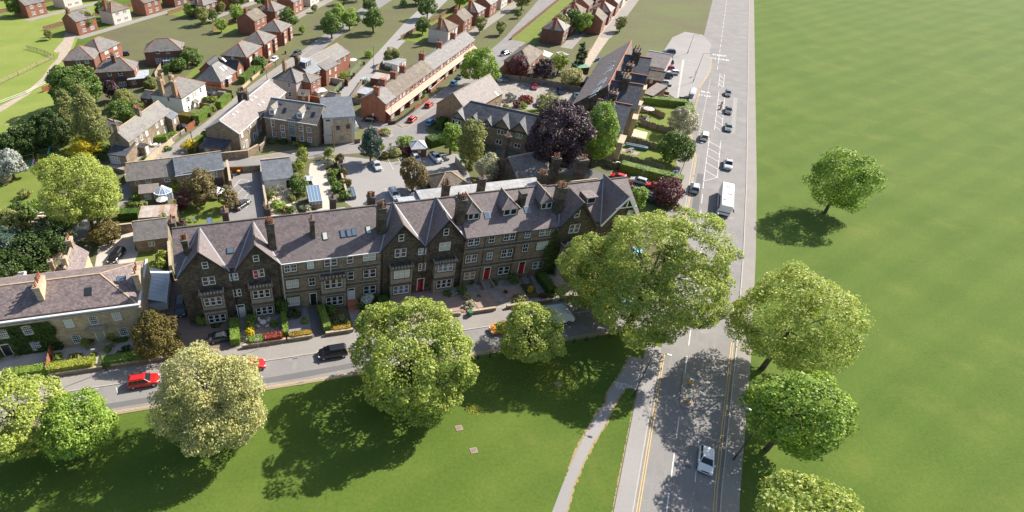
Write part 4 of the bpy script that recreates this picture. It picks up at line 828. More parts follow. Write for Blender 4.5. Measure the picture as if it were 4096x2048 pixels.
# glass lean-to by the drive
def glasshouse(name,label,cat,org,ang,L,D,e,r,glass='glass_blue',nb=6,kind='gable',wallm='white_paint',dwarf=.6,dw='stone_brown'):
    t=thing(name,label,cat,(org[0],org[1],0),ang); MB().box(0,L,0,D,0,dwarf).build('base_wall',dw,t)
    g=MB(); f=MB(); g.box(.05,L-.05,.05,D-.05,dwarf,e)
    for i in range(nb+1):
        x=L*i/nb
        for y in (0,D): f.box(x-.05,x+.05,y-.05,y+.05,dwarf,e)
        if kind=='gable': f.bar((x,0,e),(x,D/2,r),.09,.09); f.bar((x,D/2,r),(x,D,e),.09,.09)
        else: f.bar((x,0,e),(x,D,r),.09,.09)
    f.bar((0,0,e),(L,0,e),.12,.12); f.bar((0,D,e),(L,D,e),.12,.12); f.bar((0,0,(e+dwarf)/2+.3),(L,0,(e+dwarf)/2+.3),.07,.07)
    if kind=='gable':
        g.slab([(0,0,e),(L,0,e),(L,D/2,r),(0,D/2,r)],.03); g.slab([(0,D,e),(L,D,e),(L,D/2,r),(0,D/2,r)],.03); f.bar((0,D/2,r),(L,D/2,r),.13,.13)
    else: g.slab([(0,0,e),(L,0,e),(L,D,r),(0,D,r)],.03); f.bar((0,D,r),(L,D,r),.12,.12)
    f.build('frame',wallm,t); g.build('glazing',glass,t); return t
p=G(676,1246,0); glasshouse('glass_lean_to','long glass-roofed lean-to beside the dark estate car','conservatory',(p.x,p.y),TA+R(90),8.4,3.0,2.2,3.6,'roof_light',8,'mono')
# drive garage, rusty shed
h=quad_house('stone_garage','small stone garage with flagstone roof by the gravel drive, creeper on its corner','garage',(537,966),(651,952),(540,889),3.1,5.2,'stone_rough','slate_grey',zc=5.2,D=7.4,L=6.2,ridge='stone_trim',trim='stone_trim')
h.pwin('front',607,975,1.2,1.1,n=2,rows=1)
h=quad_house('metal_shed','low shed with rust-streaked corrugated metal roof','shed',(554,873),(699,865),(562,836),2.5,3.1,'stone_rough','corrugated_rust','mono',ov=.1); h.win('front',3,1.5,.9,.8)
# stone cottages with conservatory
h=quad_house('stone_cottage','old stone cottage with conservatory, left and lower half of the row','cottage',(512,725),(702,702),(563,663),4.1,6.4,'stone_brown','slate_grey',zc=6.4,D=8.4,ridge='ridge_tan',trim='stone_trim',wx=(.3,.001))
for u,v,w_ in ((550,733,.9),(593,724,1.2),(669,719,1.2)): h.pwin('front',u,v,w_,1.0,n=1,rows=2,cols=2)
h2=quad_house('cottage_lean_to','lean-to with slate roof across the front of the stone cottage','extension',(556,776),(632,769),(560,741),2.3,3.3,'stone_brown','slate_pale','mono',trim='stone_trim',zc=3.3,ov=.15); h2.pwin('front',592,788,1.4,1.2,n=2,rows=3,cols=3)
h=quad_house('coach_house','blue-grey slate coach house over a dark open carport','house',(702,702),(892,674),(696,637),4.6,6.9,'stone_brown','slate_blue',zc=6.9,D=8.2,ridge='ridge_tan',trim='stone_trim',wx=(.001,.3))
h.pwin('front',757,704,1.6,1.6,n=2,rows=1,cols=2); h.pwin('front',855,696,1.5,1.7,n=2,rows=3,cols=2); h.gutter('lead_pale'); MB().box(h.L-4.6,h.L-.4,-.03,.1,0,2.2).build('carport_shade_panel','shop_dark',h.root)  # dark slab on the solid wall, painted as the shade inside the carport
c=G(660,800,0); t=thing('conservatory','white octagonal conservatory with blue glass roof','conservatory',(c.x,c.y,0),R(12)); f=MB();g=MB();n=8; ring=[(2.0*math.cos(2*math.pi*(i+.5)/n),1.7*math.sin(2*math.pi*(i+.5)/n)) for i in range(n)]
MB().prism(ring,0,.6).build('base_wall','brick_buff',t)
for i in range(n):
    a,b2=ring[i],ring[(i+1)%n]; f.bar((*a,.6),(*a,2.3),.11,.11); f.bar((*a,2.3),(*b2,2.3),.13,.13); f.bar((*a,2.3),(0,.5,3.6),.11,.09); m=((a[0]+b2[0])/2,(a[1]+b2[1])/2); f.bar((*m,2.3),(0,.5,3.6),.07,.07); f.bar((*m,.6),(*m,2.3),.06,.06)
    g.face([(*a,2.3),(*b2,2.3),(0,.5,3.58)]); g.face([(*a,.6),(*b2,.6),(*b2,2.3),(*a,2.3)])
f.build('frame','white_paint',t); g.build('glazing','glass_blue',t)
# white garage
h=quad_house('white_garage','white-walled garage with blue-grey slate roof and dark side door','garage',(1056,724),(1173,711),(1044,642),2.7,4.8,'render_white','slate_blue','mono',zc=4.8,ridge='ridge_tan',ov=.2)
h.pdoor('front',1153,735,.9,2.0,m='door_black'); b=MB(); 
for i in range(14): b.box(h.L*i/14+.02,h.L*(i+1)/14-.05,h.D-.1,h.D+.25,4.82,5.05)
b.build('ridge_tiles','ridge_tan',h.roof)
# roadside stone cottages (left)
h=quad_house('roadside_cottage','tan stone cottage pair with gable chimney and small-paned sash windows on the lane','cottage',(518,567),(682,446),(435,555),5.0,7.7,'stone_rough','slate_grey',ridge='ridge_tan',trim='stone_trim')
for u,v in ((545,567),(565,550),(586,532),(626,500),(646,488)): h.pwin('front',u,v,1.0,1.55,cols=3,rows=4)
for u,v in ((633,537),(597,566)): h.pwin('front',u,v,1.0,1.5,cols=3,rows=4)
h.pdoor('front',662,520,1.0,2.0,m='door_white'); h.pwin('front',555,609,1.4,1.8,n=2,cols=2,rows=3); h.chimney(.4,h.D*.5,.8,1.2,9.4,pots=1,mat='stone_rough'); h.chimney(h.L*.52,h.D*.5,.8,1.4,9.4,pots=4,mat='stone_rough',rows=2)
p=h.face_pt(577,600,'front',1); MB().box(p[0]-.9,p[0]+.9,-1.9,0,0,2.2).build('porch','stone_rough',h.root); MB().slab([(p[0]-1.1,-2.1,2.2),(p[0],-2.1,3.0),(p[0],0,3.0),(p[0]-1.1,0,2.2)],.1).slab([(p[0]+1.1,-2.1,2.2),(p[0],-2.1,3.0),(p[0],0,3.0),(p[0]+1.1,0,2.2)],.1).build('porch_roof','slate_grey',h.root)
h.door('front',p[0],1.0,.9,1.9,m='door_white',off=1.9)
h=quad_house('cottage_lean_to','dark slate lean-to with white French windows on the gable of the tan cottage','extension',(430,618),(501,626),(445,581),2.6,3.9,'stone_rough','slate_dark','mono',zc=3.9,ov=.15,D=5.2); h.pwin('front',461,640,2.8,2.0,n=4,cols=2,rows=4)
h=quad_house('cottage_annex','lower slate-roofed annex joined to the far end of the tan cottage','extension',(690,478),(714,456),(655,440),3.8,5.2,'stone_rough','slate_blue',ridge='ridge_tan'); h.win('front',1.5,2.6,.9,1.3,cols=3,rows=4)
# long stone building by the lane
h=quad_house('long_stone_building','long stone building with pale slate roof and small roof lights by the lane','building',(958,533),(1056,445),(826,510),6.0,8.9,'stone_brown','slate_pale',ridge='lead_pale',ext=(0,15),fascia='white_paint',trim='stone_trim')
for u,v in ((968,538),(974,579),(1029,531),(1022,487),(1042,515),(1042,467)): h.pwin('front',u,v,1.0,1.5,cols=2,rows=4)
h.pwin('front',1001,501,.6,1.2); h.pwin('front',991,508,.6,1.2); h.pdoor('front',987,576,1.0,2.1,m='door_sage'); h.pdoor('front',1018,550,1.0,2.4,m='glass_sky')
for u,v in ((934,459),(948,448),(1005,400),(1020,388),(1037,420),(1052,410)): h.skylight(u,v,.6,.7,'roof_light','lead_pale')
h.chimney(14.6,h.D*.5,1.0,1.4,10.8,pots=3); h.chimney(15.2,h.D*.5+2,.9,1.4,10.4,pots=2); h.gutter('white_paint',(.3,5.2,9.5)); b=MB(); b.bar((-.25,-.4,5.85),(-.25,h.D/2,8.85),.1,.3); b.bar((-.25,h.D+.4,5.85),(-.25,h.D/2,8.85),.1,.3); b.build('bargeboard','white_paint',h.root)
h=quad_house('gable_annex','small slate-roofed annex against the blank gable of the long stone building','extension',(810,585),(898,598),(831,546),2.6,4.1,'stone_brown','slate_dark','mono',zc=4.1,ov=.2,D=4.6); h.pwin('front',830,602,1.3,.9,n=2,rows=2,cols=2); h.win('right',2.4,1.7,1.2,.9,n=2,rows=2)
# stone flats and modern wing
h=quad_house('stone_flats','three-storey stone flats with two gabled wall dormers and tall glazed stairwell','flats',(1055,466),(1265,498),(1088,392),6.4,9.6,'stone_brown','slate_grey',zc=9.6,D=10.2,fascia='white_paint',trim='stone_trim',ridge='lead')
for u,v,w_,z_,n_ in ((1091,493,1.0,2.1,1),(1131,514,1.2,1.9,1),(1097,537,1.2,1.2,1),(1134,541,1.2,1.2,1),(1205,514,1.2,1.4,1),(1236,520,1.2,1.4,1),(1208,554,1.2,1.4,1),(1239,559,1.2,1.4,1)): h.pwin('front',u,v,w_,z_,n=n_,cols=2,rows=2)
h.pwin('front',1168,511,1.9,4.6,n=1,cols=3,rows=6,pane='glass_sky',frame='steel_grey'); h.pdoor('front',1175,556,1.6,2.2,m='glass_dark',frame='steel_grey'); h.gutter('white_paint',(2.0,11.2))
for u,v in ((1089,455),(1200,470)): h.dormer(u,v,1.6,1.5,.9,wall='render_white',n=1,pane='glass_sky')
for u,v in ((1126,410),(1238,426)): h.skylight(u,v,.8,1.0)
for u,v in ((1139,441),(1253,458)): h.skylight(u,v,.9,1.5,'glass_dark')
h=House('modern_flats','modern flats wing of white render with slate roof','flats',(G(1293,470,7.6).x,G(1293,470,7.6).y),R(8),8.2,8.6,7.5,9.4,'render_cream','slate_blue','mono',ov=.25,fascia='white_paint',trim=None)
h.win('front',1.2,6.7,1.2,.5,rows=1,frame='steel_grey'); h.win('front',7.2,6.6,1.4,1.5,n=3,rows=1,pane='glass_sky'); h.win('right',2,6.2,1.4,2.0,n=1); h.win('right',5,6.2,1.6,2.0,n=1)
for zz in (1.1,3.8): h.win('right',6.5,zz,1.6,2.0,n=2,rows=1)
h=House('stone_flats_block','box-shaped stone block of the modern flats with square dark windows and glass balconies','flats',tuple(G(1338,577)[:2]),R(12.8),5.6,8.6,6.7,6.7,'stone_tan','lead_clean','flat',ov=.0,trim=None)
h.pwin('front',1352,512,1.2,1.4,rows=1,frame='steel_grey',pane='glass_dark'); h.pwin('front',1392,506,1.2,1.4,rows=1,frame='steel_grey',pane='glass_dark'); h.pwin('front',1367,553,1.3,1.4,rows=1,frame='steel_grey',pane='glass_sky')
for z in (1.2,4.0): h.win('right',2.3,z,1.6,2.1,n=2,rows=1); h.win('right',5.6,z,1.4,2.1,n=1,rows=1,pane='glass_sky')
b=MB(); b.box(5.6,6.9,.8,5,2.9,3.05); b.box(6.85,6.9,.8,5,3.05,4.0,1); b.box(5.6,6.9,.8,.84,3.05,4.0,1); b.build('balcony',['concrete','roof_light'],h.root); MB().box(-3,0,-.8,-.2,2.9,3.0).build('walkway','concrete',h.root)
# white villa
h=quad_house('white_villa','white-rendered hipped villa with shuttered windows and tall stone chimneys','house',(728,392),(822,330),(602,377),5.0,8.0,'render_white','slate_grey','hip',fascia='stone_trim_dark',ridge='ridge_red')
for u,v in ((752,397),(778,379),(802,360),(755,434),(767,428),(803,399),(814,386)): h.pwin('front',u,v,.95,1.6)
b=MB()
for u,v in ((752,397),(778,379)):
    x,z=h.face_pt(u,v,'front'); b.box(x-1.0,x-.6,-.07,0,z-.85,z+.85); b.box(x+.6,x+1.0,-.07,0,z-.85,z+.85)
b.build('shutter','door_sage',h.root); h.pwin('left',674,397,.8,1.3); h.pdoor('front',788,420,1.0,2.1,m='door_black'); x,z=h.face_pt(786,404,'front',1); MB().slab([(x-1,-1.4,z-.3),(x+1,-1.4,z-.3),(x+1,0,z+.3),(x-1,0,z+.3)],.1).build('porch_canopy','tile_brown',h.root)
for x,y,p in ((.6,2.2,2),(4.5,5.4,3),(-.05,6.6,4),(5.2,9.4,5)): h.chimney(max(.5,x),y,.9,1.3,9.6,pots=p,mat='brick_buff',cap='stone_cap',pot='buff_pot')
# bungalow
h=quad_house('red_bungalow','red brick bungalow with big grey tiled roof, three roof windows and white bay','bungalow',(885,326),(937,290),(790,312),2.8,6.7,'brick_red','tile_grey','hip',hipin=3.0,ext=(0,1.5),ridge='tile_black',fascia='white_paint')
h.pwin('front',895,329,1.6,1.3,n=3,rows=1); x,_=h.face_pt(920,318,'front',.9); MB().box(x-1.3,x+1.3,-.9,0,0,.8).build('bay','brick_red',h.root); h.win('front',x,1.7,2.4,1.6,n=4,rows=2,off=.9); MB().box(x-1.5,x+1.5,-1.1,0,2.55,2.75).build('bay_roof','white_paint',h.root)
for u,v in ((887,276),(898,269),(896,239)): h.skylight(u,v,1.0,1.7,'roof_light','steel_grey')
P1=G(951,315);P2=G(977,296);ey=(P2-P1);dd=ey.length;ey/=dd;ex=Vector((ey.y,-ey.x,0)); o_=P1-ex*6
h=House('bungalow_wing','brick gable wing of the bungalow with dark tiles, to its right','bungalow',(o_.x,o_.y),math.atan2(ex.y,ex.x),6,dd,2.9,5.4,'brick_red','tile_black',ridge='tile_black'); h.win('right',dd/2,1.7,1.7,1.4,n=2,rows=1)
h=ridge_house('bungalow_rear_wing','dark tiled rear wing of the bungalow with a flue pipe','bungalow',(825,250),(862,222),5.2,3,2.7,'brick_red','tile_black',ridge='tile_black'); h.win('left',3,1.6,1,1)
# red brick semis along the top
G1='inter-war brick houses along the top edge'
h=quad_house('brick_house','brown brick hipped house with terracotta hip tiles and central chimney, behind the dark round tree','house',(377,290),(534,281),(550,247),5.2,8.1,'brick_brown','slate_grey','hip',G1,ridge='ridge_red') if 0 else quad_house('brick_house','brown brick hipped house with terracotta hip tiles and central chimney, behind the dark round tree','house',(377,290),(534,281),(550,247),5.2,8.1,'brick_brown','slate_grey','hip',group=G1,ridge='ridge_red')
for u,v in ((438,296),(481,294)): h.pwin('front',u,v,1.2,1.3,n=1,rows=2)
for u,v in ((430,338),(491,336)): h.pwin('front',u,v,2.4,1.5,n=3,rows=1)
h.pchimney(456,246,1.1,.9,9.4,pots=3,mat='brick_brown'); h.pwin('right',545,277,1.2,1.2,n=2)
b=MB(); 
for u in (430,491): x,_=h.face_pt(u,338,'front'); b.slab([(x-1.5,-1.0,2.6),(x+1.5,-1.0,2.6),(x+1.5,0,3.1),(x-1.5,0,3.1)],.1)
b.build('bay_roof','tile_black',h.root)
h=quad_house('flat_extension','flat-roofed brick side extension of the hipped brown house','extension',(512,320),(592,312),(545,288),2.7,2.9,'brick_brown','lead_clean','mono'); h.win('front',1.6,1.6,1.4,1.1,n=2,rows=1)
h=quad_house('brick_house','brown brick hipped semi at the top left by the field track','house',(250,243),(373,237),(268,204),5.0,8.1,'brick_brown','slate_grey','hip',group=G1,ridge='ridge_red')
for u,v in ((313,250),(347,247)): h.pwin('front',u,v,1.3,1.3,n=1,rows=2)
h.win('front',3,1.5,1,1.3); x,_=h.face_pt(314,270,'front'); MB().slab([(x-1.9,-1.8,2.3),(x+1.9,-1.8,2.3),(x+1.9,0,2.9),(x-1.9,0,2.9)],.12).box(x-1.8,x+1.8,-1.7,0,0,2.2,1).build('lean_to',['slate_blue','brick_brown'],h.root)
h=House('brick_house','brown brick hipped house with white bay fronts facing the drive, at the upper left edge','house',tuple(G(400,215,4.5)[:2]),R(75),12,9,5.0,8.0,'brick_red','slate_grey','hip',group=G1,ridge='ridge_red'); auto(h,'front',2,(1.5,4.1),2.2,1.4,n=3,rows=1)
h=House('brick_house','brown brick house with white French doors and glazed lean-to, seen from behind at the top','house',tuple(G(590,267)[:2]),R(11),13,9,5.2,8.2,'brick_brown','slate_grey','hip',group=G1,ridge='ridge_red')
for u,v in ((631,208),(671,207)): h.pwin('front',u,v,1.3,1.2,n=1)
h.pwin('front',636,245,2.3,2.0,n=4,rows=2,cols=1); c=G(665,262); glasshouse('glass_veranda','glazed lean-to on the back of the brown brick house','conservatory',(c.x,c.y-2.2),R(11),4.6,2.4,2.3,2.9,'glass_sky',4,'mono',dwarf=.05)
h=quad_house('brick_house','red brick semi with white bay windows facing the lane, behind the overgrown hedge','house',(988,228),(1040,190),(892,214),5.5,8.3,'brick_red','slate_grey','hip',group=G1,ridge='ridge_red',ext=(0,2))
for x in (1.6,6.4):
    MB().box(x-1.2,x+1.2,-.8,0,0,5.0).build('bay','brick_red',h.root)
    for z in (1.6,4.3): h.win('front',x,z,2.0,1.4,n=3,rows=1,off=.8)
h.pwin('left',930,231,.8,1.6)
for k,(s_0,lb) in enumerate(((17,'red brick semi with bay windows beyond the hedge, cut by the top edge'),(33,'red brick semi farthest up the lane, above the top edge'))):
    q=h.W(s_0-1.5,0); hh=House('brick_house',lb,'house',(q.x,q.y),h.ang,11,9.5,5.4,8.3,'brick_red','slate_grey','hip',group=G1,ridge='ridge_red')
    for x in (2,8.6):
        MB().box(x-1.2,x+1.2,-.8,0,0,5.0).build('bay','brick_red',hh.root)
        for z in (1.6,4.3): hh.win('front',x,z,2.0,1.4,n=3,rows=1,off=.8)
# lane-end row with brick back wings
P2=G(1184,332,5.5);P1=G(1092,313,5.5);ey=(P1-P2);dd=ey.length;ey/=dd;ex=Vector((ey.y,-ey.x,0)); an=math.atan2(ex.y,ex.x)
hp=House('end_house','pinkish-white painted end house with hipped slate roof and buff chimney','house',(P2.x,P2.y),an,7.5,dd,5.6,8.4,'render_pink','slate_grey','hip',hipin=4.0,ridge='slate_dark'); hp.pwin('left',1157,341,.9,1.5); hp.pwin('left',1160,377,1.0,1.6); hp.chimney(2.8,dd*.68,.9,1.1,10.4,pots=5,mat='brick_buff',cap='stone_cap',pot='buff_pot',rows=2)
for i,(x0,l_,lb) in enumerate(((7.5,8,'brick row house with blue-grey patched roof behind the end house'),(15.5,8,'brick row house, third along the lane-end row'),(23.5,9,'brick row house at the top edge with a single roof light'))):
    q=P2+ex*x0; hh=House('row_house',lb,'house',(q.x,q.y),an,l_,dd,5.6,8.4,'brick_red',['slate_blue','slate_grey','slate_grey'][i],'gable',group='houses of the lane-end row',wx=(.001,.001)); auto(hh,'front',2,(4.4,),1.0,1.3)
    if i==0: hh.chimney(.2,dd/2,1,1.5,10.4,pots=6,mat='stone_sooty',rows=2); hh.dormer(1231,268,3.4,2.2,kind='flat',wall='slate_dark',roof='lead_clean',n=3)
for A,B_,C,lb in (((1194,328),(1243,330),(1269,305),'hipped brick back wing nearest the patio garden'),((1256,266),(1304,282),(1335,251),'plain brick back wing, second of the lane-end row'),((1306,219),(1351,236),(1379,206),'brick back wing at the top of the lane-end row')):
    a=G(*A,5.2);b_=G(*B_,5.2);c=G(*C,5.2); dv=(c-b_); l1=(b_-a).length; l2=dv.length; ang=math.atan2(dv.y,dv.x); o_=b_
    hh=House('back_wing',lb,'wing',(o_.x,o_.y),an,l2,7,5.1,6.7,'brick_red','slate_grey','hip' if A[0]==1194 else 'gable',group='brick back wings',ov=.2); hh.win('front',l2*.3,3.9,1.0,1.5); hh.win('front',l2*.75,3.9,1.0,1.3); hh.win('front',l2*.3,1.3,1.2,1.6); hh.win('front',l2*.75,1.3,1.0,1.5)
h=quad_house('kitchen_extension','small brick extension with ribbed brown tiles and skylight behind the end house','extension',(1190,383),(1232,386),(1198,358),2.5,3.6,'brick_red','tile_brown','mono',zc=3.6,ov=.15); h.skylight(1213,369,.7,1.2,'glass_sky'); h.pwin('front',1214,392,1.0,1.0,n=2,rows=1)
# red brick terrace
A0=G(1542,415,5.8); ang=R(60.2); cuts=[(1582,386),(1618,355),(1655,330),(1722,275),(1798,228),(1850,190),(1900,158)]; prev=0; ex=Vector((math.cos(ang),math.sin(ang),0))
lbs=['end house of the red brick terrace with blank gable wall','red brick terraced house with mossy brown tiles','red brick terraced house with low chimney, third from the gable end','red brick terraced house with plain brown roof','red brick terraced house with pale grey roof','red brick terraced house at the top edge','red brick terraced house beyond the top edge']
for i,cx_ in enumerate(cuts):
    s1=(G(*cx_,5.8)-A0).dot(ex); q=A0+ex*prev; l_=s1-prev; n_=1 if l_<9 else 2
    h=House('brick_terrace_house',lbs[i],'house',(q.x,q.y),ang,l_,8.0,5.8,8.3,'brick_red',['tile_grey','tile_brown','tile_brown','tile_brown','tile_grey','tile_grey','tile_grey'][i],'gable',group='houses of the red brick terrace',wx=(.25 if i==0 else .001,.001),ridge='tile_brown' if 0<i<4 else 'tile_grey')
    k=max(2,round(l_/2.6))
    for j in range(k): h.win('front',l_*(j+.5)/k,4.8,1.2 if j%2 else 1.6,1.2,n=1 if j%2 else 2,rows=1)
    MB().slab([(0,-1.6,2.7),(l_,-1.6,2.7),(l_,0,3.7),(0,0,3.7)],.12).build('pent_roof','ridge_pent' if 0 else 'canopy_tile' if 'canopy_tile' in MATS else 'terracotta',h.root)
    for j in range(n_):
        x=l_*(j+.3)/n_+.3; MB().box(x-1.2,x+1.2,-1.2,0,0,.8).build('bay','brick_red',h.root); h.win('front',x,1.7,2.2,1.6,n=3,rows=2,off=1.2); h.door('front',x+l_/n_*.5,1.05,.95,2.1,m='door_white')
    if i==0: h.win('left',4.0,1.6,.5,1.0); h.chimney(.5,3.2,.8,1.6,10.0,pots=1,mat='brick_red',cap='brick_red')
    else: h.chimney(.1,h.D*.55,.9,1.8,10.2,pots=2 if i!=1 else 0,mat='brick_red',cap='brick_red')
    auto(h,'back',2,(1.6,4.3),1.2,1.2); prev=s1
# church and its hall
an=R(-31); ex=Vector((math.cos(an),math.sin(an),0)); o_=G(1974,507,5.4); ey=Vector((-ex.y,ex.x,0)); l0=(G(1800,470,5.4)-o_).dot(ex)
r0=G(1853,399,8.6); half=(r0-o_).dot(ey); q=o_+ex*(l0+1)
h=House('stone_hall','long stone hall with dark slate roof and four pointed front gables','hall',(q.x+ey.x*.3,q.y+ey.y*.3),an,26.5,half*2-.3,5.4,8.6,'stone_brown','slate_dark','hip',hipin=2.2,ridge='slate_grey',trim='stone_trim',fascia='slate_dark')
for xc,v,u,wd,ga in ((2011,479,2011,4.6,7.9),(2080,495,2080,4.6,7.9),(1831,460,1831,4.2,7.3),(1894,470,1894,2.6,6.9),(1950,487,1950,2.6,6.9)):
    x,_=h.face_pt(u,v,'front'); h.front_gable(x-wd/2,x+wd/2,ga,ov=.35,cap='slate_grey',lead=False,barge='slate_dark')
for u,v,n_,w_,hh in ((2002,528,2,1.7,1.3),(2038,534,1,.8,1.0),(2076,543,2,1.7,1.3),(1995,568,2,1.7,1.3),(2033,574,2,1.7,1.0),(2069,583,2,1.7,1.2),(1826,489,3,2.6,1.3),(1890,490,1,.8,1),(1948,505,1,.9,1),(2128,545,1,.9,1.3)): h.pwin('front',u,v,w_,hh,n=n_,rows=1)
h=quad_house('church','tan stone chapel with pale slate roof, gabled end toward the car park','church',(1934,417),(2015,370),(1968,299),5.0,9.2,'brick_buff','slate_pale',zc=9.2,D=10.6,ext=(8,0),ridge='stone_trim',trim='stone_trim')
h.skylight(1985,375,.8,1.6,'roof_light','lead_pale'); h.win('right',5.3,3.2,1.6,2.0,n=3,rows=1); h.win('right',2.4,2.2,1.0,1.4); h.win('front',h.L-3,2.3,1.2,1.4); h.win('front',h.L-7.5,2.3,1.2,1.4)
# long Victorian row by the main road (roofs seen from above)
ZR=12.4; wp=[((2400,398),(2521,420)),((2446,321),(2568,339)),((2466,283),(2582,303)),((2501,219),(2601,232))]
a=G(2405,234,5.5);b_=G(2294,413,5.5);d=(b_-a).normalized();eyw=Vector((-d.y,d.x,0)); rc=G(2450,310,ZR); half=(rc-a).dot(eyw)
h=House('long_roof_block','long rear block with one huge slate roof and rows of roof windows','building',(a.x,a.y),math.atan2(d.y,d.x),(b_-a).length+1,half*1.25,5.5,ZR,'stone_sooty','slate_mauve','gable',rf=.8,ridge='ridge_red',ov=.25)
for u,v in ((2446,252),(2408,302),(2370,385)): h.skylight(u,v,.5,2.0,'roof_light','lead_pale')
for u,v in ((2441,270),(2436,280),(2430,288),(2412,321),(2407,329),(2401,337),(2389,356),(2384,364),(2378,372)): h.skylight(u,v,.8,2.2,'roof_light','lead_pale')
auto(h,'front',8,(2.2,),1.1,1.5)
lb=['nearest house of the tall dark-slated row, beside the purple tree','second house of the tall dark-slated row, with wide chimney wall','third house of the tall dark-slated row','farthest house of the tall dark-slated row, next to the parked cars']
for i,(pa,pb) in enumerate(wp):
    hn=7.6 if i in(0,1,3) else 3.6; h2=[5.6,3.2,6.2,4.4][i]
    if i==1: hn=6.6
    if i==3: hn=7.4
    hh=ridge_house('slate_row_house',lb[i],'house',pa,pb,ZR,hn,8.0,'stone_brown','slate_dark',half2=h2,ext=(.5,0),group='tall dark-slated row',ridge='ridge_red',ov=.3,wx=(.001,.5),trim='stone_trim')
    D_=hh.D
    for z in (1.6,5.0): hh.win('right',D_*.3,z,1.3,1.9,n=1); hh.win('right',D_*.75,z,1.2,1.9,n=1)
    hh.win('front',hh.L*.6,4.6,1.0,1.6)
    MB().box(hh.L,hh.L+1.3,D_*.12,D_*.48,0,4.6).box(hh.L,hh.L+1.5,D_*.10,D_*.50,4.6,4.9,1).build('bay',['stone_tan','stone_cap'],hh.root); hh.win('right',D_*.3,2.2,2.4,2.6,n=3,rows=2,off=1.3)
    hh.chimney(hh.L*.42,hn+1.6,1.8,2.0,14.2,pots=6,mat='stone_sooty',rows=2,z0=7.5)
    if i in(1,3): hh.chimney(hh.L*.5,hn-1.6,1.8,2.6,14.4,pots=6,mat='stone_sooty',rows=2,z0=7.5)
h=quad_house('brick_lodge','small brown-tiled brick lodge beside the parked cars','house',(2590,315),(2621,320),(2634,283),4.4,6.2,'brick_brown','tile_brown',L=4.4,D=7,ridge='tile_brown'); h.pwin('front',2606,324,.9,1.4,cols=2,rows=2)
h=quad_house('porch_block','low pale-roofed brick block in front of the tall row, beside the hedge','extension',(2572,372),(2610,384),(2590,340),2.4,3.8,'brick_brown','slate_pale','mono',ov=.2); h.win('front',2,1.3,1,1)
h=quad_house('shop_building','pale-roofed building at the top edge beyond the tall slate row','building',(2566,258),(2622,268),(2580,215),3.2,6.0,'render_pink','slate_pale',ridge='lead_pale',D=14,L=7.5); h.win('front',3,1.8,1,1.4); h.skylight(2590,235,1.0,1.0,'roof_light','lead_pale')
# brick house above the church car park
h=quad_house('brick_house','red brick house with brown hipped roof and white awning behind the purple trees','house',(2120,259),(2177,206),(2020,239),5.4,8.2,'brick_red','tile_brown','hip',group=G1,ridge='tile_brown'); 
for x in (2,6,11): h.win('front',x,4.2,1.4,1.3,n=2,rows=1); h.win('front',x,1.4,1.4,1.4,n=2,rows=1)
h=quad_house('brick_garage','small gabled brick garage against the car park fence','garage',(2103,292),(2146,296),(2120,270),2.4,3.8,'brick_red','tile_brown',ridge='tile_brown',L=4,D=6); h.win('front',2,1.4,.8,.8)
p=G(2180,243); t=thing('garden_awning','white canvas awning behind the brick house','awning',(p.x,p.y,0),R(60)); MB().slab([(-2.6,-1.8,2.2),(2.6,-1.8,2.2),(2.6,1.8,2.9),(-2.6,1.8,2.9)],.08).build('canopy','canvas',t); m=MB(); [m.tube((x,y,0),(x,y,2.2 if y<0 else 2.8),.05,.05,6) for x in(-2.4,2.4) for y in (-1.6,1.6)]; m.build('frame','steel_grey',t)
for A,B_,C,e_,wl,rf,lb in (((2255,225),(2275,222),(2272,205),2.4,'brick_brown','lead_clean','small flat-roofed brick shed at the top behind the yellow-green tree'),((2320,275),(2360,272),(2345,250),2.3,'brick_brown','mesh_green','green-felted flat shed by the unmade back lane'),((2330,330),(2372,326),(2350,290),2.6,'brick_brown','tile_brown','dark tiled lean-to outhouse against the long slate block')):
    h=quad_house('back_shed',lb,'shed',A,B_,C,e_,e_,wl,rf,'flat',group='small sheds off the back lane'); h.win('front',1.2,1.3,.6,.6)
# kiosk, tiled outhouse, slate house behind the terrace
h=quad_house('brick_kiosk','little square brick hut with grey pyramid roof at the car park edge','hut',(1650,597),(1708,594),(1653,566),2.5,3.7,'brick_red','lead_clean','hip',ridge='lead_pale'); h.win('front',h.L*.5,1.6,.8,.6,rows=1)
h=quad_house('tiled_outhouse','brown-tiled outhouse with cream wall behind the terrace','outhouse',(1752,757),(1850,742),(1728,718),3.0,5.0,'render_cream','tile_brown','hip',ridge='ridge_tan',D=6.5,L=7.5); h.win('left',2.5,1.8,.9,.9)
h=quad_house('slate_house','slate-roofed stone house tucked behind the tall chimneys','house',(2075,720),(2168,700),(2045,668),4.8,8.0,'stone_sooty','slate_grey',D=9.5,L=8.5,ridge='stone_cap',trim='stone_trim_dark'); h.win('front',2,3.6,1,1.3); h.chimney(.6,7,1.1,1.3,12.2,pots=3); h.chimney(8.2,4.7,1.3,1.5,13.4,pots=6,rows=2)
h=House('gable_house','small slate-gabled rear building beside the red hatchback','building',tuple(TW(62,84.5)[:2]),TA,6,7,6.0,9,'stone_sooty','slate_dark',trim='stone_trim_dark'); h.win('back',3,4,1,1.3); h.chimney(3,5.5,2.0,1.3,13.0,pots=4)
h=House('rear_cottage','low slate and glass rear extension behind the two-gabled end house','extension',tuple(TW(-9,84.5)[:2]),TA,8.5,5.0,3.6,5.4,'stone_sooty','slate_pale',trim=None); h.win('back',2,2,1,1.3); h.skylight(838,883,1.0,1.4,'glass_blue')
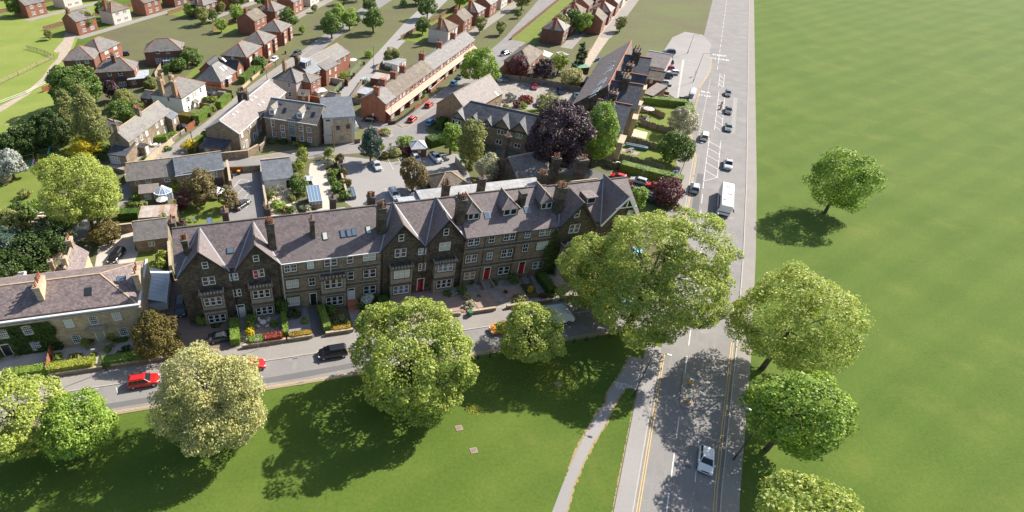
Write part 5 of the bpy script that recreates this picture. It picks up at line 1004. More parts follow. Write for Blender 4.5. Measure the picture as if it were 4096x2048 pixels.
h=House('flat_extension','grey felt-roofed rear extension below the car yard','extension',tuple(TW(1.2,84.45)[:2]),TA,6.0,5.6,5.0,5.0,'stone_sooty','asphalt_pale','flat',ov=.1); h.win('back',2,3,1,1.3)
# sheds, garages and garden buildings north of the lane
for nm,lb,A,B_,C,e_,r_,wl,rf,kd in (
 ('prefab_garage','long white prefab garage with grey sheet roof behind the alley','garage',)[0:2]+((1539,250),(1590,262),(1550,228),2.3,2.9,'render_white','lead_sheet','mono'),
 ('corrugated_shed','open corrugated-roof shed next to the red terrace','shed')[0:2]+((1481,312),(1552,324),(1490,292),2.2,2.6,'brick_brown','corrugated_rust','mono'),
 ('felt_shed','grey felt-roofed shed in the yard beside the blank brick gable','shed')[0:2]+((1430,372),(1470,380),(1448,352),2.1,2.4,'timber_board','lead_clean','mono'),
 ('garden_shed','weathered timber shed with pitched roof beneath the birch','shed')[0:2]+((412,498),(438,510),(425,462),2.0,2.9,'timber_grey','slate_grey','gable'),
 ('garden_shed','dark-roofed shed at the edge of the play lawn, far left','shed')[0:2]+((0,705),(36,690),(-30,680),2.2,3.2,'stone_brown','tile_black','gable'),
 ('patio_shed','small grey shed against the green alley fence','shed')[0:2]+((1300,385),(1330,392),(1318,362),2.0,2.7,'timber_grey','tile_black','gable'),
 ('small_outhouse','black-slated outhouse beside the bins behind the hipped brown house','outhouse')[0:2]+((560,392),(600,398),(575,360),2.2,3.6,'brick_brown','slate_dark','gable')):
    h=quad_house(nm,lb,'shed',A,B_,C,e_,r_,wl,rf,kd,ov=.12); h.win('front',h.L*.5,1.4,.7,.7,rows=1)

# ---- more of the town beyond: rows continuing up the streets ----
def far_house(q,ang,i,proto=[]):
    kinds=[('brick_red','tile_brown'),('brick_brown','slate_grey'),('brick_red','slate_grey'),('render_cream','tile_brown')]
    k=i%4
    while len(proto)<=k:
        j=len(proto); h=House('far_house','-','house',(0,0),0,9.5,8.5,5.4,8.2,*kinds[j],'hip' if j%2 else 'gable',group='g',ridge='ridge_red' if j%2 else 'tile_brown'); auto(h,'front',2,(1.5,4.2),2.0,1.3,n=3,rows=1); auto(h,'back',2,(1.5,4.2),1.4,1.2); auto(h,'right',1,(4.2,),.8,1.1)
        h.chimney(.8,4.2,.9,1.3,9.6,pots=3,mat='brick_red',cap='brick_red'); proto.append([h.root,False])
    if not proto[k][1]: o=proto[k][0]; proto[k][1]=True
    else: o=copy_tree(proto[k][0])
    o.location=(q.x,q.y,0); o.rotation_euler=(0,0,ang)
    tag(o,['brick terrace-style house with brown gabled roof beyond the top of the streets','brown brick hipped house with grey slates beyond the top of the streets','red brick gabled house with grey slates beyond the top of the streets','cream rendered hipped house beyond the top of the streets'][k],'house','far houses of type %s beyond the streets'%['brown gable','brown hip','red gable','cream hip'][k])
n_=0
for x0,y0,cnt,an_,st in ((-45,236,6,R(68),17),(-118,235,7,R(60),18),(-72,262,6,R(64),17),(33,222,6,R(60),16),(78,222,7,R(60),15),(98,236,6,R(60),17),(-152,262,6,R(60),19)):
    for j in range(cnt):
        q=Vector((x0+math.cos(an_)*st*j,y0+math.sin(an_)*st*j,0)); far_house(q,an_,n_); n_+=1

gd=random.Random(4)
for i,(x0,y0,cnt,an_,st) in enumerate(((-45,236,6,R(68),17),(-118,235,7,R(60),18),(-72,262,6,R(64),17),(33,222,6,R(60),16),(78,222,7,R(60),15),(98,236,6,R(60),17),(-152,262,6,R(60),19))):
    ex=Vector((math.cos(an_),math.sin(an_),0)); ey=Vector((-ex.y,ex.x,0)); o0=Vector((x0,y0,0)); L=st*cnt
    b=MB(); b.face([tuple(o0+ex*(-3)+ey*9.5+Vector((0,0,.03))),tuple(o0+ex*L+ey*9.5+Vector((0,0,.03))),tuple(o0+ex*L+ey*19+Vector((0,0,.03))),tuple(o0+ex*(-3)+ey*19+Vector((0,0,.03)))]); S(b.build('lawn','lawn'))
    b=MB(); b.face([tuple(o0+ex*(-3)+ey*(-5)+Vector((0,0,.034))),tuple(o0+ex*L+ey*(-5)+Vector((0,0,.034))),tuple(o0+ex*L+ey*(-.5)+Vector((0,0,.034))),tuple(o0+ex*(-3)+ey*(-.5)+Vector((0,0,.034)))]); S(b.build('paving','footway'))
    fence('timber_fence',['long back-garden fence','brown back-garden fence','weathered back-garden fence','straight back-garden fence','boarded back-garden fence','plain back-garden fence','outer back-garden fence'][i]+' behind the '+['first','second','third','fourth','fifth','sixth','seventh'][i]+' row of far houses',[tuple(o0+ex*(-3)+ey*19.2)[:2],tuple(o0+ex*L+ey*19.2)[:2]],1.7,'timber_board',gap=2.6)
# ================= TREES =================
T_=tree
T_('sycamore_tree','biggest round yellow-green tree on the park grass in front of the terrace','tree',1648,1420,8.6,8.6,7.9,'leaf_sycamore',nclump=170,nleaf=38000,leaf=.30,seed=2,cr=.15,hollow=.72,lump=.12,trunk=.5)
T_('young_tree','small fresh-green tree at the road edge over the orange car','tree',2128,1335,6.2,4.9,4.5,'leaf_lime',nclump=60,nleaf=13000,leaf=.28,seed=3,cr=.22,hollow=.6,trunk=.22)
T_('beech_tree','giant spreading airy tree covering the road junction','tree',2600,1092,12.2,12.2,10.2,'leaf_lime',ry=10.2,fill=.12,nclump=320,nleaf=56000,leaf=.29,seed=4,cr=.13,hollow=.6,lump=.12,trunk=.6,limbs=26)
T_('beech_tree','airy green tree against the left side of the giant one, before the corner house','tree',2375,1125,5.9,5.6,5.4,'leaf_lime',nclump=110,nleaf=18000,leaf=.28,seed=5,cr=.18,hollow=.45,trunk=.4,limbs=14)
T_('street_tree','pale airy tree on the far roadside, right of the giant one','tree',RW(26,14.2),0,10.2,8.2,7.4,'leaf_lime',nclump=120,nleaf=19000,leaf=.3,seed=6,cr=.2,trunk=.4)
T_('whitebeam_tree','large pale silvery-green tree in front of the gravel drive, half hiding a red car','tree',842,1592,7.8,7.7,8.2,'leaf_pale',nclump=210,nleaf=38000,leaf=.25,seed=7,cr=.15,hollow=.5,lump=.1,trunk=.45,limbs=20,cone=.15)
T_('sycamore_tree','yellow-green tree at the bottom left corner, leftmost by the road','tree',60,1655,7.2,6.2,5.6,'leaf_lime',nclump=85,nleaf=16000,leaf=.30,seed=8,cr=.2,hollow=.6,trunk=.35)
T_('sycamore_tree','fresh green smaller tree beside the yellow-green one at the bottom left','tree',312,1712,5.4,4.7,4.7,'leaf_fresh',nclump=65,nleaf=13000,leaf=.28,seed=9,cr=.21,trunk=.26)
T_('yew_tree','dense bronze-green clipped-looking yew at the corner of the honey-stone house','tree',622,1338,3.7,3.8,3.9,'leaf_yew',nclump=80,nleaf=11000,leaf=.22,seed=10,cr=.22,hollow=.75,lump=.06,trunk=.3,cone=.15)
T_('lime_tree','tall broad yellow-green tree behind the gravel drive and rear chimneys','tree',322,770,9.0,7.9,7.6,'leaf_lime',nclump=170,nleaf=30000,leaf=.31,seed=11,cr=.17,hollow=.55,trunk=.45,limbs=14)
T_('dark_yew','low dark bronze tree under the tall yellow-green one by the drive wall','tree',415,925,3.0,3.0,3.0,'leaf_yew',nclump=40,nleaf=3600,leaf=.3,seed=12)
T_('maple_tree','dense rounded deep-green tree below the brown brick houses','tree',297,345,7.0,7.2,6.6,'leaf_mid',nclump=110,nleaf=14000,leaf=.5,seed=13,cr=.2,hollow=.7,trunk=.4)
T_('birch_tree','tall weeping olive birch in front of the deep-green round tree','tree',352,470,8.8,4.6,8.2,'leaf_birch',nclump=110,nleaf=12000,leaf=.36,seed=14,cr=.24,droop=2.2,cone=.45,bark='bark_pale',trunk=.25,limbs=12)
T_('birch_tree','second slimmer birch leaning left of the tall weeping one','tree',270,455,7.6,3.3,6.8,'leaf_birch',nclump=70,nleaf=6500,leaf=.36,seed=15,cr=.26,droop=1.8,cone=.4,bark='bark_pale',trunk=.2)
for i,(u,v,r_,z,lb) in enumerate(((222,510,3.6,5.6,'tallest dark cypress, right end of the conifer belt'),(175,530,3.4,5.0,'dark cypress second from the right of the conifer belt'),(128,548,3.3,4.6,'middle dark cypress of the conifer belt'),(82,566,3.3,4.4,'dark cypress third from the left edge'),(36,582,3.2,4.2,'dark cypress second from the left edge'),(-8,596,3.2,4.0,'dark cypress cut by the left edge'))):
    T_('cypress_tree',lb,'tree',u,v,z,r_,z*.95,'leaf_dark',nclump=45,nleaf=4600,leaf=.36,seed=20+i,cr=.3,hollow=.7,cone=.3,group='conifers beside the play lawn')
T_('olive_tree','silver-grey round tree over the dark shed at the left edge','tree',30,655,4.2,3.6,3.4,'leaf_silver',nclump=45,nleaf=5000,leaf=.36,seed=31)
for i,(u,v,z,r_,rz,m,lb) in enumerate(((205,940,4.0,4.6,4.0,'leaf_dark','very dark green tree over the lane, right of the rubble pile'),(110,1015,3.6,4.2,3.8,'leaf_dark','dark green tree on the lane bank at the left'),(30,985,3.8,3.8,3.8,'leaf_blue','blue-green tree at the left edge above the flat roof'),(25,890,3.0,3.4,3.0,'leaf_olive','olive bushy tree at the left edge beside the glass frame'),(85,855,2.4,2.6,2.4,'leaf_mid','mid-green bushy tree below the play lawn'),(20,1085,3.2,3.4,3.2,'leaf_dark','dark tree at the left edge by the lane bend'))):
    T_('bank_tree',lb,'tree',u,v,z,r_,rz,m,nclump=45,nleaf=5200,leaf=.34,seed=40+i,cr=.28,group='trees along the lane bank')
T_('bronze_tree','large bronze-brown shrubby tree in the cottage garden left of the white car','tree',800,745,4.8,3.5,4.4,'leaf_rust',nclump=60,nleaf=7000,leaf=.3,seed=50,cr=.22,hollow=.4,limbs=12)
T_('bronze_tree','smaller bronze shrubby tree between the white car and the dark convertible','tree',912,790,2.9,2.3,2.7,'leaf_rust',nclump=36,nleaf=3600,leaf=.28,seed=51,trunk=.18)
T_('maroon_bush_tree','dark maroon-green shrub tree below the conservatory','tree',735,790,2.6,2.3,2.4,'leaf_maroon',nclump=30,nleaf=2600,leaf=.3,seed=52,trunk=.15)
T_('pine_tree','dark blue-green pine at the corner of the car park and the lane','tree',1482,575,5.2,2.9,4.9,'leaf_blue',nclump=55,nleaf=5200,leaf=.34,seed=53,cr=.3,cone=.3,trunk=.25)
T_('rhododendron_tree','round red-flecked flowering tree in the middle of the car park','tree',1652,700,4.4,3.1,4.1,'leaf_rust',nclump=80,nleaf=9000,leaf=.27,seed=54,cr=.22,hollow=.7,lump=.08)
T_('yew_tree','tall olive-green yew on the right edge of the car park','tree',1888,575,6.6,4.1,6.2,'leaf_olive',nclump=95,nleaf=10500,leaf=.32,seed=55,cr=.24,cone=.35,hollow=.6)
T_('ash_tree','pale fresh-green tree left of the olive yew','tree',1808,552,4.6,2.8,4.0,'leaf_fresh',nclump=45,nleaf=4300,leaf=.34,seed=56)
T_('blossom_tree','cream-flowered tree in front of the olive yew','tree',1952,668,3.6,3.1,3.2,'blossom_cream',nclump=60,nleaf=6000,leaf=.28,seed=57,cr=.24,hollow=.5)
T_('copper_beech','huge purple-black copper beech behind the terrace chimneys','tree',2232,545,10.4,6.8,8.6,'leaf_copper',nclump=170,nleaf=22000,leaf=.38,seed=58,cr=.18,hollow=.7,trunk=.55)
T_('lime_tree','tall bright green tree pressed against the right side of the copper beech','tree',2398,535,9.0,4.0,8.4,'leaf_fresh',nclump=90,nleaf=10500,leaf=.36,seed=59,cr=.25,hollow=.5)
T_('street_tree','round light-green tree between the red terrace street and the chapel','tree',1922,262,7.0,6.0,5.6,'leaf_fresh',nclump=85,nleaf=9500,leaf=.42,seed=60,cr=.22,hollow=.55)
T_('plum_tree','left one of the two purple trees along the car park fence','tree',2073,262,4.4,3.6,3.5,'leaf_maroon',nclump=50,nleaf=5000,leaf=.36,seed=61,group='purple trees along the car park fence')
T_('plum_tree','right one of the two purple trees along the car park fence','tree',2184,276,4.4,3.5,3.3,'leaf_copper',nclump=50,nleaf=5000,leaf=.36,seed=62,group='purple trees along the car park fence')
T_('garden_tree','yellow-green garden tree beside the white awning','tree',2238,250,3.8,3.0,3.0,'leaf_lime',nclump=40,nleaf=3600,leaf=.34,seed=63)
T_('pear_tree','pale blossoming tree against the fence, next to the long slate roof','tree',2287,308,3.8,3.2,3.2,'leaf_pale',nclump=45,nleaf=4000,leaf=.34,seed=64)
T_('conifer_tree','dark slim conifer by the unmade back lane','tree',2325,225,5.0,2.2,4.8,'leaf_dark',nclump=34,nleaf=3000,leaf=.36,seed=65,cone=.4)
T_('open_tree','thin feathery tree in the chapel car park, over parked cars','tree',2200,405,3.4,4.4,2.4,'leaf_olive',nclump=60,nleaf=3200,leaf=.3,seed=66,hollow=.3,limbs=14,trunk=.2)
T_('blossom_tree','cream-flowered tree at the roadside end of the gardens','tree',2735,480,3.8,3.9,3.8,'blossom_cream',nclump=70,nleaf=6500,leaf=.32,seed=67,hollow=.5)
T_('garden_tree','mid-green tree leaning over the pavement below the cream-flowered one','tree',2705,590,4.2,4.0,4.2,'leaf_mid',nclump=70,nleaf=7000,leaf=.34,seed=68,hollow=.55)
T_('plum_tree','purple-leaved tree at the mouth of the side street','tree',2675,760,3.2,3.2,2.9,'leaf_maroon',nclump=60,nleaf=5600,leaf=.28,seed=69,hollow=.4)
T_('palm_shrub','feathery green small tree beside the half-timbered gable','tree',2545,795,3.2,2.3,3.0,'leaf_fresh',nclump=34,nleaf=3000,leaf=.32,seed=70)
for i,(u,v,z,r_,rz,m,lb) in enumerate(((447,362,3.4,2.4,3.0,'leaf_copper','purple shrub tree in front of the hipped brown house'),(490,395,3.2,2.8,2.8,'leaf_olive','olive bushy tree behind the purple shrub tree'),(478,445,3.0,3.8,3.2,'leaf_mid','wide green bushy tree above the tan cottage roof'),(545,430,2.6,2.6,2.4,'leaf_olive','grey-green bushy tree between tan cottage and white villa'),(765,225,3.2,3.6,3.0,'leaf_mid','green tree behind the bungalow roof'),(715,255,2.4,3.0,2.2,'leaf_mid','dark bushy tree in the hedge behind the white villa'),(735,215,3.0,2.0,3.0,'leaf_rust','bronze tree at the top beside the green one'),(1568,222,3.2,3.0,2.6,'leaf_olive','round olive tree behind the white prefab garage'),(600,330,2.0,2.2,2.0,'leaf_birch','pale bush between villa chimney and boundary'),(1035,250,2.4,2.8,2.2,'leaf_mid','bushy green tree over the lane hedge near the lamp'))):
    T_('garden_tree',lb,'tree',u,v,z,r_,rz,m,nclump=40,nleaf=3600,leaf=.36,seed=80+i,cr=.3)
# parkland across the main road
for i,(s_0,n_,r_,rz,m) in enumerate(((-8,15,6,6.2,'leaf_sycamore'),(10,14.5,5.4,6,'leaf_fresh'),(84,27,6,7,'leaf_fresh')) if 1 else ((60,28,6.5,6.5,'leaf_mid'),(84,29,6,7,'leaf_fresh'),(110,30,7,7,'leaf_sycamore'),(150,30,6.5,7,'leaf_mid'),(200,31,7,7,'leaf_fresh'))):
    T_('parkland_tree','tall leafy tree in the avenue on the grass beyond the main road','tree',RW(s_0,n_),0,8.2,r_,rz,m,nclump=90,nleaf=12000,leaf=.34,seed=100+i,cr=.24,group='avenue trees beyond the main road')
# ================= HEDGES AND BUSHES =================
def tp(u,v,z=0): p=G(u,v,z); return p.dot(TX),p.dot(TY)
H_=hedge
a0,_=tp(30,1505); a1,_=tp(202,1500); a2,_=tp(378,1482); a3,_=tp(410,1475); a4,_=tp(575,1450)
H_('hedge','clipped green hedge in front of the ivy-covered house half',TW(a0,64.6),TW(a1,64.6),1.5,1.6,'leaf_hedge',1)
H_('hedge','bright lime-green clipped hedge in front of the honey-stone house',TW(a1,64.5),TW(a2,64.5),1.6,1.6,'leaf_hedge_lime',2)
H_('hedge','clipped hedge between the front path and the bronze yew',TW(a3,64.5),TW(a4,64.5),1.6,1.4,'leaf_hedge',3)
H_('hedge','tall hedge dividing the gravel forecourt from the white-door path',TW(-7.9,64.3),TW(-7.9,69.4),1.5,1.7,'leaf_hedge',4)
H_('hedge','narrow hedge beside the slate-chip garden',TW(.35,64.5),TW(.35,69.5),.9,1.5,'leaf_hedge',5)
H_('hedge','deep red hedge along the front wall by the round iron table',TW(-3.2,64.3),TW(-.2,64.3),1.3,1.4,'leaf_red',6)
H_('hedge','green bushy hedge left of the deep red one',TW(-5.6,64.3),TW(-3.3,64.3),1.4,1.2,'leaf_hedge',7)
H_('hedge','bronze clipped hedge in front of the slate-chip garden',TW(1.0,64.2),TW(4.5,64.2),1.1,1.1,'leaf_hedge_bronze',8)
H_('hedge','long green hedge beside the black-door path',TW(7.2,64.2),TW(6.9,69.7),1.3,1.6,'leaf_hedge',9)
H_('hedge','bronze hedge on the wall of the white-door house',TW(8.2,64.2),TW(11.1,64.2),1.0,1.0,'leaf_hedge_bronze',10)
H_('hedge','dark hedge on the boundary left of the twin-gabled house',TW(17.9,65.6),TW(17.9,70),1.8,1.6,'leaf_ivy',11)
H_('hedge','dark hedge below the creeper at the corner house boundary',TW(48.3,65),TW(48.3,70),1.6,1.6,'leaf_ivy',12)
H_('hedge','tall clipped hedge on the lane in front of the white villa',G(786,492),G(838,452),2.2,2.2,'leaf_hedge',13)
H_('hedge','brown-topped hedge between parked saloon and white villa',G(722,480),G(772,486),2.6,2.2,'leaf_yew',14)
H_('hedge','tall clipped hedge in front of the two parked villa cars',G(876,437),G(918,400),1.8,2.4,'leaf_hedge',15)
H_('hedge','overgrown hedge in front of the bungalow',G(968,335),G(1004,310),2.6,2.4,'leaf_mid',16)
H_('hedge','bushy hedge along the lane between bungalow and red semi',G(1006,308),G(1052,270),3,2.4,'leaf_mid',17)
H_('hedge','long hedge behind the bungalow toy lawn',G(665,290),G(742,250),2.6,2.0,'leaf_mid',18)
H_('hedge','thick hedge beside the bus stop end of the gardens',G(2562,408),G(2740,428),2.6,2.0,'leaf_hedge',19)
H_('hedge','hedge turning the corner along the main road pavement',G(2745,430),G(2755,465),2.2,1.8,'leaf_hedge',20)
H_('hedge','long clipped hedge along the side street behind the parked cars',G(2478,676),G(2722,738),2.4,2.0,'leaf_hedge',21)
H_('hedge','dark hedge against the rusty-roofed shed',G(480,872),G(560,868),2.2,1.8,'leaf_ivy',22)
H_('hedge','clipped hedge in front of the blank gable of the long stone building',G(775,590),G(805,562),1.6,1.5,'leaf_hedge',23)
H_('hedge','small clipped cottage hedge by the white patio table',G(622,566),G(672,563),1.8,1.6,'leaf_hedge',24)
H_('hedge','tall hedge by the chapel hall end, left of the ash',G(1752,520),G(1775,500),2.2,2.6,'leaf_ivy',25)
H_('hedge','dark hedge between the brick hut and the stone hall',G(1712,585),G(1800,560),3.2,2.2,'leaf_ivy',26)
Bn=[ # u,v,r,h,mat,label
(1004,1345,.9,1.7,'leaf_gold','golden clipped ball bush by the iron table'),(1001,1318,.95,1.6,'leaf_hedge_lime','green-gold clipped ball behind the golden one'),(1010,1292,1.1,1.7,'leaf_hedge','dark green ball bush beside the white arched door'),
(812,1300,.8,2.2,'leaf_hedge','green bush at the left bay of the end house'),(1096,1305,.7,1.3,'leaf_hedge','round bush right of the iron table'),(1122,1250,1.2,3.6,'leaf_ivy','tall dark bush against the first and second house boundary'),(1135,1258,.8,3.0,'leaf_mid','lighter tall bush leaning on the dark one'),
(1180,1262,1.4,1.3,'leaf_dark','low dark bush below the small-paned windows'),(1325,1255,.9,2.0,'leaf_mid','rounded bush at the stone bay'),(1470,1215,1.2,1.8,'blossom_white','white-flowered bush under the end window'),(1480,1270,1.3,1.5,'leaf_olive','olive bush beside the white-door path'),
(1500,1245,1.2,1.4,'leaf_dark','dark shrub between path and hedge'),(2050,1128,1.2,1.9,'leaf_mid','green bush between the two red doors'),(2118,1165,.7,1.1,'leaf_gold','bright yellow-green bush at the end of the handrail'),(1875,1228,1.3,1.2,'blossom_cream','cream-flowered shrub on the front wall by the gateposts'),(1862,1195,.6,1.2,'leaf_pale','small pale shrub above the cream-flowered one'),
(1845,1170,.9,1.6,'leaf_mid','green shrub left of the pink gravel bed'),(1880,1135,.8,1.2,'leaf_dark','dark shrub below the tan blinds'),(1915,1187,.3,.6,'leaf_olive','tiny shrub in the left gravel bed'),(2022,1172,.3,.6,'leaf_dark','tiny shrub in the right gravel bed'),
(2075,1205,1.6,.8,'leaf_olive','low planting on the wall right of the gateposts'),(2200,1180,1.4,.9,'leaf_mid','low leafy bed on the wall in front of the creeper'),(1815,1175,1.0,.9,'leaf_silver','blue-green low plant at the twin-gabled bay'),
(1345,1290,.9,.7,'leaf_olive','low scrubby planting in the middle of the stone-bay garden'),(1365,1280,.6,1.2,'leaf_birch','thin twiggy shrub in the stone-bay garden'),(1395,1295,.7,.6,'leaf_hedge_lime','yellow-green low planting beside the white-door path'),(1455,1300,1.0,.8,'leaf_fresh','bright low planting right of the white-door path'),(1440,1235,.6,1.6,'leaf_mid','slim shrub beside the red door steps'),(1220,1290,.7,.9,'leaf_fresh','bright small bush in the slate-chip garden'),(1540,1190,1.1,1.2,'leaf_ivy','dark shrub at the foot of the left twin-gable bay'),(1975,1140,.8,.8,'leaf_mid','low plant below the window between the red doors'),(2145,1108,.6,.8,'leaf_rust','potted bronze plant by the wall right of the ramp'),(2170,1190,.8,.7,'leaf_maroon','purple-flowered low plant beside the gateposts'),(1790,1180,.9,.8,'leaf_mid','green low plant under the right twin-gable bay'),(866,1300,1.0,.6,'leaf_dark','low dark planting in the gravel before the left bay'),(276,1373,.5,.9,'leaf_mid','clipped round box bush below the left ground-floor window'),(300,1371,.5,.8,'leaf_mid','clipped round box bush beside the first one'),(320,1370,.45,.8,'leaf_mid','third clipped box bush left of the steps'),(350,1385,.7,1.8,'leaf_hedge_lime','standard lollipop bush left of the door steps'),(375,1370,.7,2.0,'leaf_dark','dark cone bush beside the door steps'),(450,1370,.7,2.0,'leaf_hedge_lime','standard lollipop bush right of the door steps'),
(480,1366,.5,.8,'leaf_mid','clipped box bush below the right ground-floor window'),(500,1363,.5,.8,'leaf_mid','clipped box bush near the bronze yew'),(376,1425,.55,.9,'leaf_hedge_lime','round bush edging the left side of the garden path'),(372,1445,.5,.8,'leaf_hedge','lower round bush edging the left side of the garden path'),(434,1405,.6,1.0,'leaf_hedge','round bush edging the right side of the garden path'),(430,1432,.45,.7,'leaf_hedge','lower round bush edging the right side of the garden path'),
(308,1445,1.5,1.0,'leaf_olive','square box-edged shrub in pale gravel'),(500,1412,1.5,.9,'leaf_dark','dark square box-edged shrub in pale gravel, near the yew'),(240,1440,.9,1.4,'leaf_hedge','leafy shrub right of the red timber fence'),(170,1395,1.3,1.3,'leaf_dark','dark shrub at the foot of the ivy'),(215,1390,1.4,1.6,'leaf_mid','leafy shrub between the ivy and the timber fence'),
(760,600,2.4,2.6,'leaf_gold','bright golden forsythia by the telegraph pole'),(1212,655,1.7,4.6,'leaf_hedge_lime','tall golden conifer left of the driveway gate'),(1315,640,1.5,3.6,'leaf_hedge_lime','golden conifer right of the driveway gate'),(1318,665,1.5,2.6,'blossom_cream','cream-flowered shrub below the golden conifer'),(1362,655,1.2,2.6,'leaf_rust','grey-brown bush on the wall by the car park'),(1374,705,.9,2.2,'leaf_yew','clipped bronze column bush at the car park wall'),(1340,700,1.4,1.8,'leaf_fresh','fresh green planting along the driveway'),(1328,730,1.2,1.5,'leaf_mid','green planting lower along the driveway'),(1350,760,1.7,2.0,'leaf_mid','large green shrub at the foot of the driveway'),(1385,745,1.3,2.2,'leaf_yew','clipped bronze-green bush beside the car park edge'),(1380,790,1.6,1.6,'leaf_mid','green shrub beside the sloping glass frame'),
(334,622,3.0,4.6,'leaf_gold','large golden flowering shrub on the play lawn'),(385,612,2.2,3.2,'leaf_gold','smaller golden shrub joined to the large one'),(420,610,1.8,2.4,'leaf_mid','green shrub left of the French windows'),(405,640,1.4,1.8,'leaf_ivy','dark green shrub beside the cottage patio'),
(725,905,1.3,1.5,'leaf_copper','round purple bush on the rear lawn'),(728,835,1.2,1.9,'leaf_maroon','maroon bush beside the rusty shed end'),(702,770,1.3,2.6,'leaf_hedge_lime','golden-green bush at the conservatory corner'),(662,900,1.0,3.2,'leaf_hedge_lime','lime-green climber mound on the garage corner'),(655,945,1.1,2.6,'leaf_hedge','green bushy mound below the lime climber'),(655,1045,1.2,2.6,'leaf_hedge_lime','golden-leaved bush at the narrow lawn'),(650,1070,1.1,2.0,'leaf_lime','pale-leaved bush below the golden one on the narrow lawn'),
(1085,790,1.3,2.0,'leaf_fresh','fresh green round bush left of the pergola'),(1110,835,1.9,1.9,'leaf_fresh','large lime-green shrub below the pergola'),(1165,800,1.1,1.4,'leaf_olive','olive bush right of the pergola'),(1180,760,1.5,4.0,'leaf_mid','tall green conifer beside the white garage'),(1205,775,2.0,3.6,'leaf_mid','large glossy green bush beside the sloping greenhouse'),(1205,705,1.2,4.2,'leaf_hedge_lime','tall lime-green climber left of the silver car'),(1195,680,.9,3.2,'leaf_mid','narrow green bush by the garage ridge'),(1140,845,1.1,1.2,'leaf_yew','small bronze bush on the patio'),(1165,845,1.2,1.2,'leaf_mid','low green bush next to the bronze one on the patio'),(1225,840,1.3,1.4,'blossom_cream','pale variegated shrub at the greenhouse foot'),(1070,720,1.6,1.2,'leaf_pale','spiky pale grass plant on the garage corner'),
(1545,630,1.4,1.6,'leaf_yew','bronze grassy bush behind the silver saloon'),(1583,622,1.6,1.8,'leaf_pale','spiky pale-leaved shrub beside the strolling person'),(1620,590,2.4,3.2,'leaf_fresh','broad bright green bush left of the brick hut'),(1625,615,1.6,2.0,'leaf_maroon','dark maroon shrub beside the brick hut'),(1543,540,1.7,1.8,'leaf_pale','feathery grass clump on the kerbed island'),(1522,600,1.1,2.2,'leaf_hedge_lime','yellow-green shrub right of the dark pine'),
(2040,402,1.8,2.4,'leaf_silver','grey-green shrub at the chapel door'),(2065,428,1.2,2.2,'leaf_maroon','maroon shrub in the chapel garden'),(2100,410,2.2,2.6,'leaf_red','red-tipped shrub in the chapel garden'),(2085,430,1.8,1.4,'leaf_fresh','green shrub under the red-tipped one'),(2022,432,1.2,1.0,'leaf_hedge_lime','lime-green low shrub by the chapel'),(2190,440,2.4,1.8,'leaf_mid','green shrub below the feathery car-park tree'),
(2710,415,1.6,1.6,'leaf_mid','bushy shrub at the roadside end of the thick hedge'),(2740,424,.9,1.4,'leaf_gold','bright yellow shrub on the hedge corner'),(2542,505,1.0,1.8,'leaf_hedge','round bush beside the bay of the slate row'),(2630,810,2.4,1.6,'leaf_maroon','brownish shrubs below the dark parked estate car'),(2690,830,1.8,1.4,'leaf_rust','brownish low shrubs by the junction kerb'),
(690,545,2.0,1.0,'leaf_fresh','flowery green cottage garden planting'),(672,600,1.2,1.0,'leaf_mid','small green shrub by the brick-pillared wall'),(580,640,1.1,1.1,'leaf_hedge','round green bush by the cottage gravel path'),(855,405,1.4,1.6,'leaf_hedge_lime','yellow-green bush in front of the villa cars'),(825,405,1.3,1.5,'leaf_mid','round green bush near the villa porch'),(856,445,.8,2.0,'leaf_hedge_lime','golden clipped cone beside the villa gate'),(822,545,1.2,1.6,'leaf_hedge','green bush at the long building corner'),
(1095,570,1.4,.9,'leaf_mid','low shrubs in front of the stone flats'),(1135,572,1.4,.9,'leaf_dark','dark low shrubs in front of the stone flats'),(1182,580,.9,1.0,'leaf_hedge_lime','lime shrub right of the flats entrance'),(1225,580,1.1,.9,'leaf_mid','green low shrub at the flats corner'),(1205,585,1.2,.8,'leaf_hedge_lime','yellow low shrub beside the flats entrance'),
(1378,310,2.2,1.6,'leaf_fresh','trailing green bush over the alley fence'),(1303,328,1.0,1.4,'leaf_pale','cream bush in the back yard corner'),(1455,333,1.2,1.6,'leaf_olive','shrub beside the pale blue alley car'),(1550,280,1.6,1.2,'leaf_mid','green planting in the prefab garage garden'),(1695,375,.8,1.2,'leaf_fresh','round bush in a red terrace front garden'),(1688,390,.8,1.0,'leaf_mid','lower round bush in a red terrace front garden'),(1475,230,1.6,2.6,'leaf_fresh','green column hedge bush at the alley top'),(1815,285,1.3,1.1,'leaf_olive','scrubby bush in front of the red terrace, below the street tree'),(1860,290,1.0,1.0,'blossom_pink','pink-flowered bush next to the parked dark car'),
(105,790,1.6,2.2,'leaf_olive','twiggy olive shrub on the edge of the play lawn'),(150,830,2.0,1.8,'leaf_fresh','green scrub right of the rubble heap'),(115,915,1.4,1.6,'leaf_olive','scrub below the glass frame'),(120,1068,1.4,1.6,'leaf_fresh','bright green bush above the flat-roofed extension'),(180,1075,1.8,1.8,'leaf_dark','dark bush beside the pale drive gate'),
(555,790,1.6,1.0,'leaf_fresh','green planting beside the lane at the cottage'),(565,825,1.6,1.3,'leaf_olive','leafy shrubs in the rear cottage garden'),(535,820,1.4,1.0,'leaf_mid','low leafy shrub next to the lane trunk'),(775,610,1.8,1.6,'leaf_ivy','dark bush at the foot of the golden forsythia')]
for i,(u,v,r_,h_,m,lb) in enumerate(Bn): bush('shrub',lb,u,v,r_,h_,m,200+i,leaf=.24 if v>900 else .3,cone=.35 if ('cone' in lb or 'conifer' in lb) else 0)
